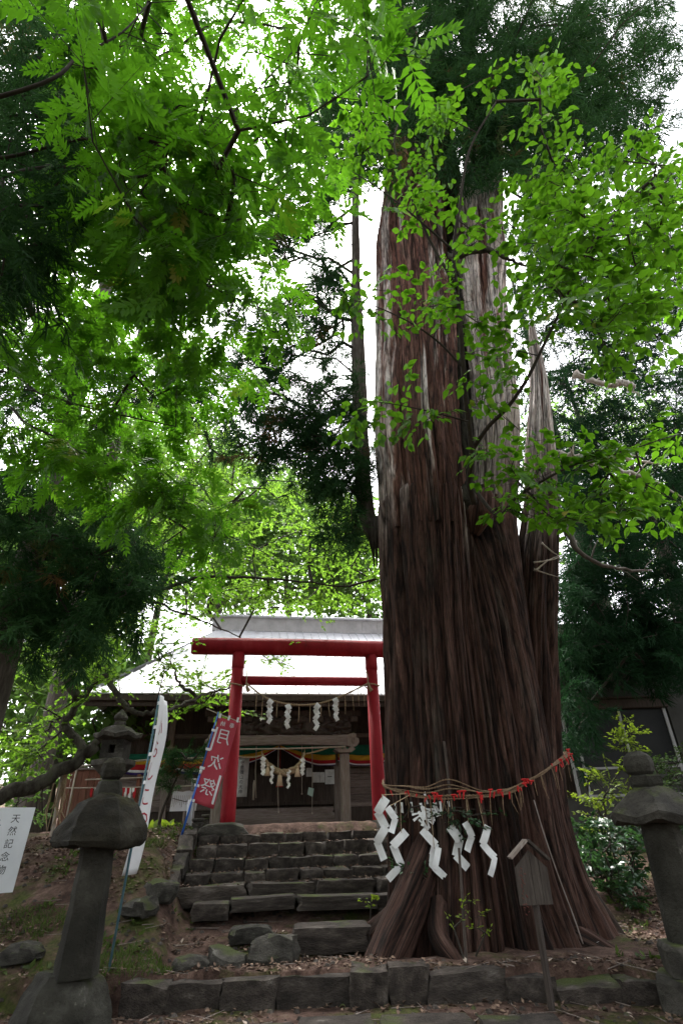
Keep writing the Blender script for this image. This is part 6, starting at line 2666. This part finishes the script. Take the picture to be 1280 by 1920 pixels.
# ------------------------------------------------------------------ maple on the left
mpl = thing('maple_tree', 'maple with a leaning dark trunk and pale green leaves before the hall', 'maple tree', tuple(at(-70, 1560, 10.1)))
MT = px_path([(-90, 1590, 10.0), (-30, 1505, 10.2), (60, 1475, 10.5), (130, 1436, 10.8), (178, 1398, 11)])
M1 = px_path([(165, 1408, 10.95), (125, 1366, 11), (131, 1344, 11), (150, 1313, 11), (194, 1266, 10.9), (215, 1296, 10.7), (237, 1325, 10.6), (256, 1338, 10.6), (283, 1338, 10.6), (312, 1332, 11.0), (344, 1319, 11.5), (372, 1307, 12.0), (400, 1299, 12.5), (430, 1287, 12.8)])
M2 = px_path([(150, 1313, 11), (120, 1245, 11), (160, 1160, 11), (215, 1113, 11), (300, 1104, 11), (400, 1081, 11), (520, 1087, 11.2), (650, 1100, 11.4)])
M3 = px_path([(300, 1104, 11), (345, 1030, 11.2), (410, 978, 11.4), (465, 915, 11.6)])
M4 = px_path([(372, 1307, 12.0), (345, 1288, 11.9), (331, 1272, 11.8), (326, 1250, 11.7), (300, 1225, 11.6)])
M5 = px_path([(178, 1398, 11), (200, 1372, 11.1), (226, 1360, 11.2)])
M6 = px_path([(215, 1113, 11), (290, 1130, 11.2), (380, 1165, 11.8), (450, 1195, 12.6)])
M7 = px_path([(160, 1160, 11), (230, 1040, 11.6), (330, 920, 12.2), (420, 800, 12.6)])
starts = []
for i, (L_, r0, r1) in enumerate([(MT, .14, .11), (M1, .085, .018), (M2, .09, .018), (M3, .04, .012), (M4, .045, .012), (M5, .075, .06), (M6, .04, .012), (M7, .06, .012)]):
    sp = spline(L_, 6)
    n = len(sp)
    sp = [q + rng.normal(0, .018, 3) for q in sp]
    mb = MB()
    mb.tube(sp, [r0 + (r1 - r0) * (k_ / (n - 1)) ** .8 for k_ in range(n)], 9)
    part('trunk' if i == 0 else 'limb', mb, M['darkbark'], mpl, True)
    if i:
        starts += sp[2:]
cm = poly_pts([(180, 880), (330, 830), (520, 890), (660, 930), (715, 1000), (712, 1110), (600, 1165), (450, 1140), (300, 1180), (150, 1160)], 400, (11, 14.5))
cm += poly_pts([(130, 1190), (300, 1180), (350, 1190), (350, 1240), (300, 1270), (180, 1300), (60, 1370), (0, 1390), (0, 1240)], 62, (9.8, 11.6))
cm += poly_pts([(300, 1270), (430, 1240), (480, 1310), (500, 1345), (380, 1350), (310, 1340)], 26, (12.6, 13.4))
cm += poly_pts([(480, 1210), (560, 1225), (540, 1262), (500, 1255)], 4, (12.6, 13))
cm += poly_pts([(0, 1360), (120, 1330), (140, 1400), (60, 1450), (0, 1460)], 26, (10.6, 12))
cm += poly_pts([(200, 700), (420, 780), (460, 900), (330, 860), (180, 800)], 30, (11.5, 13))
nodes, par, heads = grow(starts, cm, .5, .12, .15)
wood('branches', nodes, par, mpl, M['twig'], .006, .04, 4)
P, D, Un, tw = layer(cm, heads, (.65, 1.15), (34, 56), 4, .15, .15)
twigs('fine_twigs', tw, mpl, M['twig'], .004)
Rm = frames(D, Un)
scatter('leaves', T_MAPLE, P, Rm, rng.uniform(.055, .095, len(P)), mpl, L_MAPLE)


# ------------------------------------------------------------------ trees beyond the hall
def far_tree(label, c, rx, rz, n, leaf, m, trunk_r=.25, group='leafy trees beyond the hall'):
    bz = gz(c[0], c[1])
    t = thing('broadleaf_tree', label, 'broadleaf tree', (c[0], c[1], bz), group)
    base = np.array([c[0], c[1], bz - .2])
    top = np.array([c[0], c[1], c[2] + rz * .4])
    pts = spline([base, base + (top - base) * .35 + rng.normal(0, .2, 3) * [1, 1, 0], base + (top - base) * .7 + rng.normal(0, .3, 3) * [1, 1, 0], top], 5)
    mb = MB()
    k = len(pts)
    mb.tube(pts, [trunk_r * (1.25 - 1.1 * i / (k - 1)) for i in range(k)], 9)
    part('trunk', mb, M['bark'], t, True)
    cl = []
    while len(cl) < 60:
        q = rng.uniform(-1, 1, 3)
        if .25 < q @ q < 1:
            cl.append(np.array(c) + q * [rx, rx, rz])
    nodes, par, hd = grow(pts[4:], cl, 1.2, .15)
    wood('branches', nodes, par, t, M['bark'], .02, .12, 4)
    per = int(n * 1.4) // len(cl)
    P = np.concatenate([q + rng.normal(0, 1, (per, 3)) * [rx * .17, rx * .17, rz * .11] for q in cl])
    D = rng.normal(0, 1, (len(P), 3)) + [0, 0, -.3]
    Un = np.tile([0, 0, 1.0], (len(P), 1)) + rng.normal(0, .5, (len(P), 3))
    scatter('crown', T_RHOMB, P, frames(D, Un), rng.uniform(.7, 1.3, len(P)) * leaf, t, m)


for lab, px, py, D_, rx, rz, n, m in [
        ('pale green tree rising over the hall roof near the cedar trunk', 690, 1060, 29, 4.0, 4.2, 6000, L_FAR),
        ('pale green tree over the middle of the hall roof', 560, 1010, 27, 4.2, 4.4, 6000, L_FAR),
        ('yellow green tree above the left half of the hall roof', 420, 1000, 25, 4.4, 4.6, 6500, L_FAR),
        ('tall yellow green tree behind the maple branches, centre left', 330, 880, 30, 5.0, 6.0, 6500, L_FAR),
        ('broad pale tree behind the grey cedar trunk', 170, 960, 26, 5.0, 6.2, 6500, L_FAR),
        ('pale leafy tree at the left edge beyond the maple', 40, 1130, 22, 4.6, 5.0, 6500, L_FAR),
        ('low pale tree beyond the left end of the hall', 130, 1330, 19, 3.4, 3.0, 5000, L_FAR),
        ('sunlit tree glimpsed between the dark cedars on the right', 1180, 900, 30, 6.5, 9.5, 7000, L_FAR)]:
    p = at(px, py, D_)
    far_tree(lab, tuple(p), rx, rz, n, .30, m)

# the wood round the clearing, mostly unseen, added to block sky light
N_ = 45000
az = rng.uniform(0, 2 * math.pi, N_)
rad = rng.uniform(11.5, 46, N_)
zz = rng.uniform(0, 1, N_) ** .85 * rng.uniform(9, 19, N_)
P = np.stack([rad * np.sin(az), rad * np.cos(az), zz], 1)
lump = fbm(P * .22, 3, 77)
ang = (az + math.pi) % (2 * math.pi) - math.pi
front = (np.abs(ang) < math.radians(58)) & (rad < 38)
keep = (lump > .42) & (~front)
keep &= ~((np.abs(ang) < math.radians(58)) & (zz > 7.5))
P = P[keep]
n2_ = 1600                                                # unseen canopy added overhead to darken the foreground
Q_ = np.stack([rng.uniform(-11, 10, n2_), rng.uniform(-13, 1.0, n2_), rng.uniform(7.5, 13, n2_)], 1)
Q_ = Q_[fbm(Q_ * .35, 3, 78) > .34]
P = np.concatenate([P, Q_])
D = rng.normal(0, 1, (len(P), 3))
Un = np.tile([0, 0, 1.0], (len(P), 1)) + rng.normal(0, .6, (len(P), 3))
wd = scatter('added_woodland', T_RHOMB, P, frames(D, Un), rng.uniform(.4, .85, len(P)), None, L_WOOD)
wd['label'] = 'dense woodland round the clearing, mostly unseen and added to shade it'


# ------------------------------------------------------------------ bushes and small plants
def bush(name, label, cat, centers, base, leaf, per, m, L_=(.3, .55), tm=T_SMALL, group=None, sz=None):
    t = thing(name, label, cat, base, group)
    st = [np.array(base) + [dx, dy, .05] for dx, dy in ((0, 0), (.15, .1), (-.15, .05))]
    nodes, par, heads = grow(st, centers, .3, .15)
    wood('stems', nodes, par, t, M['twig'], .005, .02, 4)
    P, D, Un, tw = layer(centers, heads, L_, per, 3, .4, .0)
    D[:, 2] += .25
    twigs('fine_twigs', tw, t, M['twig'], .003)
    scatter('leaves', tm, P, frames(D, Un), rng.uniform(.7, 1.25, len(P)) * leaf, t, m)
    return t


c = poly_pts([(1100, 1440), (1180, 1420), (1190, 1500), (1170, 1560), (1110, 1560), (1090, 1500)], 44, (10.2, 11.2)) + poly_pts([(1155, 1345), (1185, 1340), (1215, 1400), (1175, 1440), (1160, 1400)], 16, (10.4, 11))
p = at(1140, 1640, 10.8)
bush('leafy_bush', 'yellow green bush between the cedar and the right lantern', 'bush', c, (p[0], p[1], gz(p[0], p[1])), .07, (26, 40), L_BUSH, group='bushes on the right')
c = poly_pts([(1195, 1430), (1290, 1400), (1290, 1500), (1220, 1490)], 46, (9.8, 11))
p = at(1270, 1600, 10.4)
bush('leafy_bush', 'olive bush behind the top of the right lantern', 'bush', c, (p[0], p[1], gz(p[0], p[1])), .06, (26, 40), L_WOOD, group='bushes on the right')
c = poly_pts([(1085, 1550), (1190, 1540), (1200, 1690), (1150, 1690), (1090, 1640)], 110, (9.6, 11)) + poly_pts([(1245, 1550), (1290, 1545), (1290, 1620), (1265, 1610)], 12, (9.6, 10.6))
p = at(1150, 1690, 10.0)
bush('leafy_bush', 'dark shiny leaved shrub low beside the right lantern shaft', 'bush', c, (p[0], p[1], gz(p[0], p[1])), .10, (22, 34), L_SHRUB, group='bushes on the right')
c = poly_pts([(0, 1450), (120, 1430), (100, 1520), (60, 1560), (0, 1500)], 26, (11, 12.6))
p = at(60, 1560, 11.8)
bush('leafy_bush', 'bright low bush behind the white signboard', 'bush', c, (p[0], p[1], gz(p[0], p[1])), .075, (26, 40), L_FAR)
c = [surf(th_for(px, at(px, py, 7.6)[2]), at(px, py, 7.6)[2], .18) for px, py in [(840, 1525), (855, 1540), (870, 1520), (880, 1530), (895, 1545), (905, 1525), (865, 1550), (850, 1518)]]
q = surf(th_for(862, 1.85), 1.85, .0)
bush('green_sprig', 'dark green sprig tucked under the rope on the cedar trunk', 'plant', c, tuple(q), .055, (20, 30), L_SHRUB, (.2, .34))
c = [surf(th_for(px, at(px, py, 7.6)[2]), at(px, py, 7.6)[2], .2) for px, py in [(775, 1630), (790, 1620), (800, 1640), (812, 1650), (780, 1645)]]
q = surf(th_for(790, .7), .7, .05)
bush('small_plant', 'small dark leaved plant in the hollow of the cedar roots', 'plant', c, tuple(q), .06, (14, 22), L_SHRUB, (.18, .3), group='small plants at the cedar foot')
c = [surf(th_for(px, at(px, py, 7.6)[2]), at(px, py, 7.6)[2], .15) for px, py in [(735, 1530), (745, 1545), (760, 1520), (770, 1535), (790, 1510), (815, 1505), (925, 1520)]]
q = surf(th_for(770, 1.9), 1.9, .0)
bush('green_sprig', 'withered grey green sprig hanging left of the knotted papers on the trunk', 'plant', c, tuple(q), .05, (10, 18), L_CEDAR, (.18, .3))
c = [np.array(at(px, py, 7.45)) for px, py in [(868, 1695), (880, 1690), (850, 1740), (895, 1740), (910, 1750), (870, 1720), (900, 1715)]]
q = at(868, 1790, 7.4)
bush('small_plant', 'weedy green plant by the leaning stake', 'plant', c, (q[0], q[1], gz(q[0], q[1])), .05, (10, 16), L_BUSH, (.15, .3), group='small plants at the cedar foot')
c = [np.array(at(px, py, 8.9)) for px, py in [(688, 1690), (695, 1698), (700, 1685)]]
q = at(692, 1712, 8.9)
bush('small_plant', 'tiny bright green weed at the right end of the lowest steps', 'plant', c, (q[0], q[1], gz(q[0], q[1])), .06, (7, 10), L_BUSH, (.1, .2), group='small plants at the cedar foot')
for i in range(3):                                         # thin bare suckers in the hollow
    pass
# broad leaved clump by the hall
q = S(-2.9, 1.7, 1.62)
hosta = thing('broad_leaved_plant', 'clump of upright bright green leaves behind the white banner', 'plant', q)
for i in range(16):
    a = rng.uniform(0, 2 * math.pi)
    b = np.array(q) + [rng.uniform(-.3, .3), rng.uniform(-.1, .1), 0]
    L_ = rng.uniform(.22, .36)
    d = np.array([math.cos(a) * .5, math.sin(a) * .4, 1])
    sd = np.array([-d[2] * .3 - .5, .3, .2])
    mb = MB()
    mb.sheet([[b + d * L_ * f + [0, 0, -L_ * f * f * .3] - sd * w, b + d * L_ * f + [0, 0, -L_ * f * f * .3] + sd * w] for f, w in ((0, .01), (.3, .05), (.6, .06), (.85, .035), (1, .004))])
    part('leaf', mb, L_BUSH, hosta, True)
# small pine by the hall wall
pb_, ptp = S(-3.45, 1.9, 1.62), None
pine = thing('small_pine', 'small thin trunked pine growing before the hall left of the red banner', 'pine tree', pb_)
tp = [np.array(at(297, 1556, 12.6)), np.array(at(305, 1520, 12.6)), np.array(at(322, 1480, 12.6)), np.array(at(336, 1450, 12.6)), np.array(at(350, 1425, 12.6))]
sp = spline(tp, 5)
mb = MB()
mb.tube(sp, [.035 - .024 * i / (len(sp) - 1) for i in range(len(sp))], 7)
part('trunk', mb, M['twig'], pine, True)
pc = ell_pts(345, 1428, 36, 22, 34, (12.3, 12.9)) + ell_pts(318, 1440, 20, 10, 10, (12.3, 12.8)) + ell_pts(385, 1405, 14, 14, 8, (12.4, 12.8)) + ell_pts(312, 1470, 20, 8, 6, (12.4, 12.8))
cedar_crown(pine, sp[8:], pc, (.28, .46), L_CEDAR, droop=-.2)

# ------------------------------------------------------------------ litter, grass, moss on the ground
n = 32000
xy = np.stack([rng.uniform(-5.5, 5.5, n), rng.uniform(5.6, 12.2, n)], 1)
pat = fbm(np.concatenate([xy * .9, np.zeros((n, 1))], 1), 3, 21)
k_ = (pat > .40) & ~((np.abs(xy[:, 0] - 1.9) < 1.5) & (xy[:, 1] > 7.6))
uvq = np.array([uv_of(a, b) for a, b in xy])
k_ &= ~((uvq[:, 1] > -3.4) & (uvq[:, 0] > -2.2) & (uvq[:, 0] < 1.8) & (rng.uniform(0, 1, n) > .0))
xy = xy[k_]
xy = xy[(xy[:, 1] > 7.2) | (rng.uniform(0, 1, len(xy)) < .35)]
P = np.concatenate([xy, (ground_z(xy[:, 0], xy[:, 1]) + rng.uniform(.004, .02, len(xy)))[:, None]], 1)
tl = []                                                   # some lie on the treads and against the risers
for (v_, z_, ul_, rise_, wm_) in rows_steps:
    for _ in range(150):
        uu_ = rng.uniform(ul_, 1.7)
        q_ = S(uu_, v_ + rng.uniform(.04, .5), z_ + .012)
        tl.append(q_)
P = np.concatenate([P, np.array(tl)])
D = np.concatenate([rng.normal(0, 1, (len(P), 2)), rng.normal(0, .25, (len(P), 1))], 1)
Un = np.tile([0, 0, 1.0], (len(P), 1)) + rng.normal(0, .35, (len(P), 3))
lt = scatter('leaf_litter', T_SMALL, P, frames(D, Un), rng.uniform(.03, .085, len(P)), None, M['litter'])
lt['label'] = 'scattered dry brown leaves and twigs on the soil'
# leaves and needles fallen on the treads
# mossy short grass on the bank
n = 26000
xy = np.stack([rng.uniform(-4.6, -1.7, n), rng.uniform(7.2, 11.6, n)], 1)
pat = fbm(np.concatenate([xy * 1.2, np.full((n, 1), 9.1)], 1), 3, 22)
bias = .10 * smooth(8.8, 10.0, xy[:, 1]) * smooth(-3.6, -3.0, xy[:, 0])
uvg = np.array([uv_of(a, b) for a, b in xy])
k_ = (pat + bias > .50) & ~((uvg[:, 1] > -3.4) & (uvg[:, 0] > -2.05))
xy = xy[k_]
P = np.concatenate([xy, ground_z(xy[:, 0], xy[:, 1])[:, None]], 1)
D = rng.normal(0, .5, (len(P), 3)) + [0, 0, .8]
Un = rng.normal(0, 1, (len(P), 3))
T_BLADE = (np.array([(-.06, 0, 0), (.06, 0, 0), (.05, .55, .05), (-.05, .55, .05), (0, 1, .22)]), [(0, 1, 2, 3)], [(3, 2, 4)])
gr_ = scatter('grass', T_BLADE, P, frames(D, Un), rng.uniform(.035, .10, len(P)), None, L_GRASS)
gr_['label'] = 'short mossy grass on the bank left of the steps'
# little weeds on the bank
n = 420
xy = np.stack([rng.uniform(-4.8, -1.8, n), rng.uniform(7.3, 11.8, n)], 1)
xy = np.concatenate([xy, np.stack([rng.uniform(2.9, 4.6, 160), rng.uniform(7.4, 10.5, 160)], 1)])
xy = xy[fbm(np.concatenate([xy * 1.5, np.full((len(xy), 1), 4.4)], 1), 3, 25) > .47]
xy = np.repeat(xy, 7, axis=0) + rng.normal(0, .03, (len(xy) * 7, 2))
P = np.concatenate([xy, ground_z(xy[:, 0], xy[:, 1])[:, None] + .01], 1)
D = rng.normal(0, .7, (len(P), 3)) + [0, 0, .45]
wdz = scatter('weeds', T_SMALL, P, frames(D, rng.normal(0, .5, (len(P), 3)) + [0, 0, 1]), rng.uniform(.04, .10, len(P)), None, L_GRASS)
wdz['label'] = 'low green weeds scattered over the soil'
# pebbles
n = 1500
xy = np.stack([rng.uniform(-5, 5, n), rng.uniform(5.8, 11.5, n)], 1)
xy = xy[~((np.abs(xy[:, 0] - 1.9) < 1.5) & (xy[:, 1] > 7.6))]
P = np.concatenate([xy, ground_z(xy[:, 0], xy[:, 1])[:, None] - .004], 1)
T_PEB = (np.array([(-.5, -.4, 0), (.5, -.45, 0), (.45, .5, 0), (-.45, .4, 0), (-.2, -.2, .45), (.25, -.1, .4), (.15, .25, .5), (-.2, .2, .35)]), [(0, 1, 5, 4), (1, 2, 6, 5), (2, 3, 7, 6), (3, 0, 4, 7), (4, 5, 6, 7)], [])
a_ = rng.uniform(0, 6.28, len(P))
pe = scatter('pebbles', T_PEB, P, frames(np.stack([np.cos(a_), np.sin(a_), 0 * a_], 1), np.tile([0, 0, 1.0], (len(P), 1))), rng.uniform(.02, .07, len(P)), None, M['step'])
pe['label'] = 'small stones scattered over the soil'
# twigs fallen on the slope
n = 260
for_ = np.stack([rng.uniform(-4.5, 4.2, n), rng.uniform(6.2, 9.6, n)], 1)
segs = []
for a in for_:
    if abs(a[0] - 1.9) < 1.4 and a[1] > 7.6:
        continue
    q = np.array([a[0], a[1], gz(a[0], a[1]) + .012])
    d = rng.normal(0, 1, 3) * [.12, .12, .01]
    segs.append((q - d, q + d))
tw_ = twigs('fallen_twigs', segs, None, M['oldwood'], .006)
tw_['label'] = 'small dead twigs fallen on the soil'
q = at(1118, 1758, 8.2)
pl_ = thing('white_scrap', 'small white paper scrap lying on the soil right of the cedar', 'scrap', (q[0], q[1], gz(q[0], q[1]) + .01))
mb = MB()
z = gz(q[0], q[1]) + .02
mb.sheet([[(q[0] - .05, q[1], z), (q[0] - .03, q[1] + .05, z + .02)], [(q[0] + .01, q[1] - .02, z + .02), (q[0] + .02, q[1] + .04, z + .03)], [(q[0] + .06, q[1] - .01, z), (q[0] + .06, q[1] + .04, z + .012)]])
part('sheet', mb, M['paper'], pl_, solid=.002)
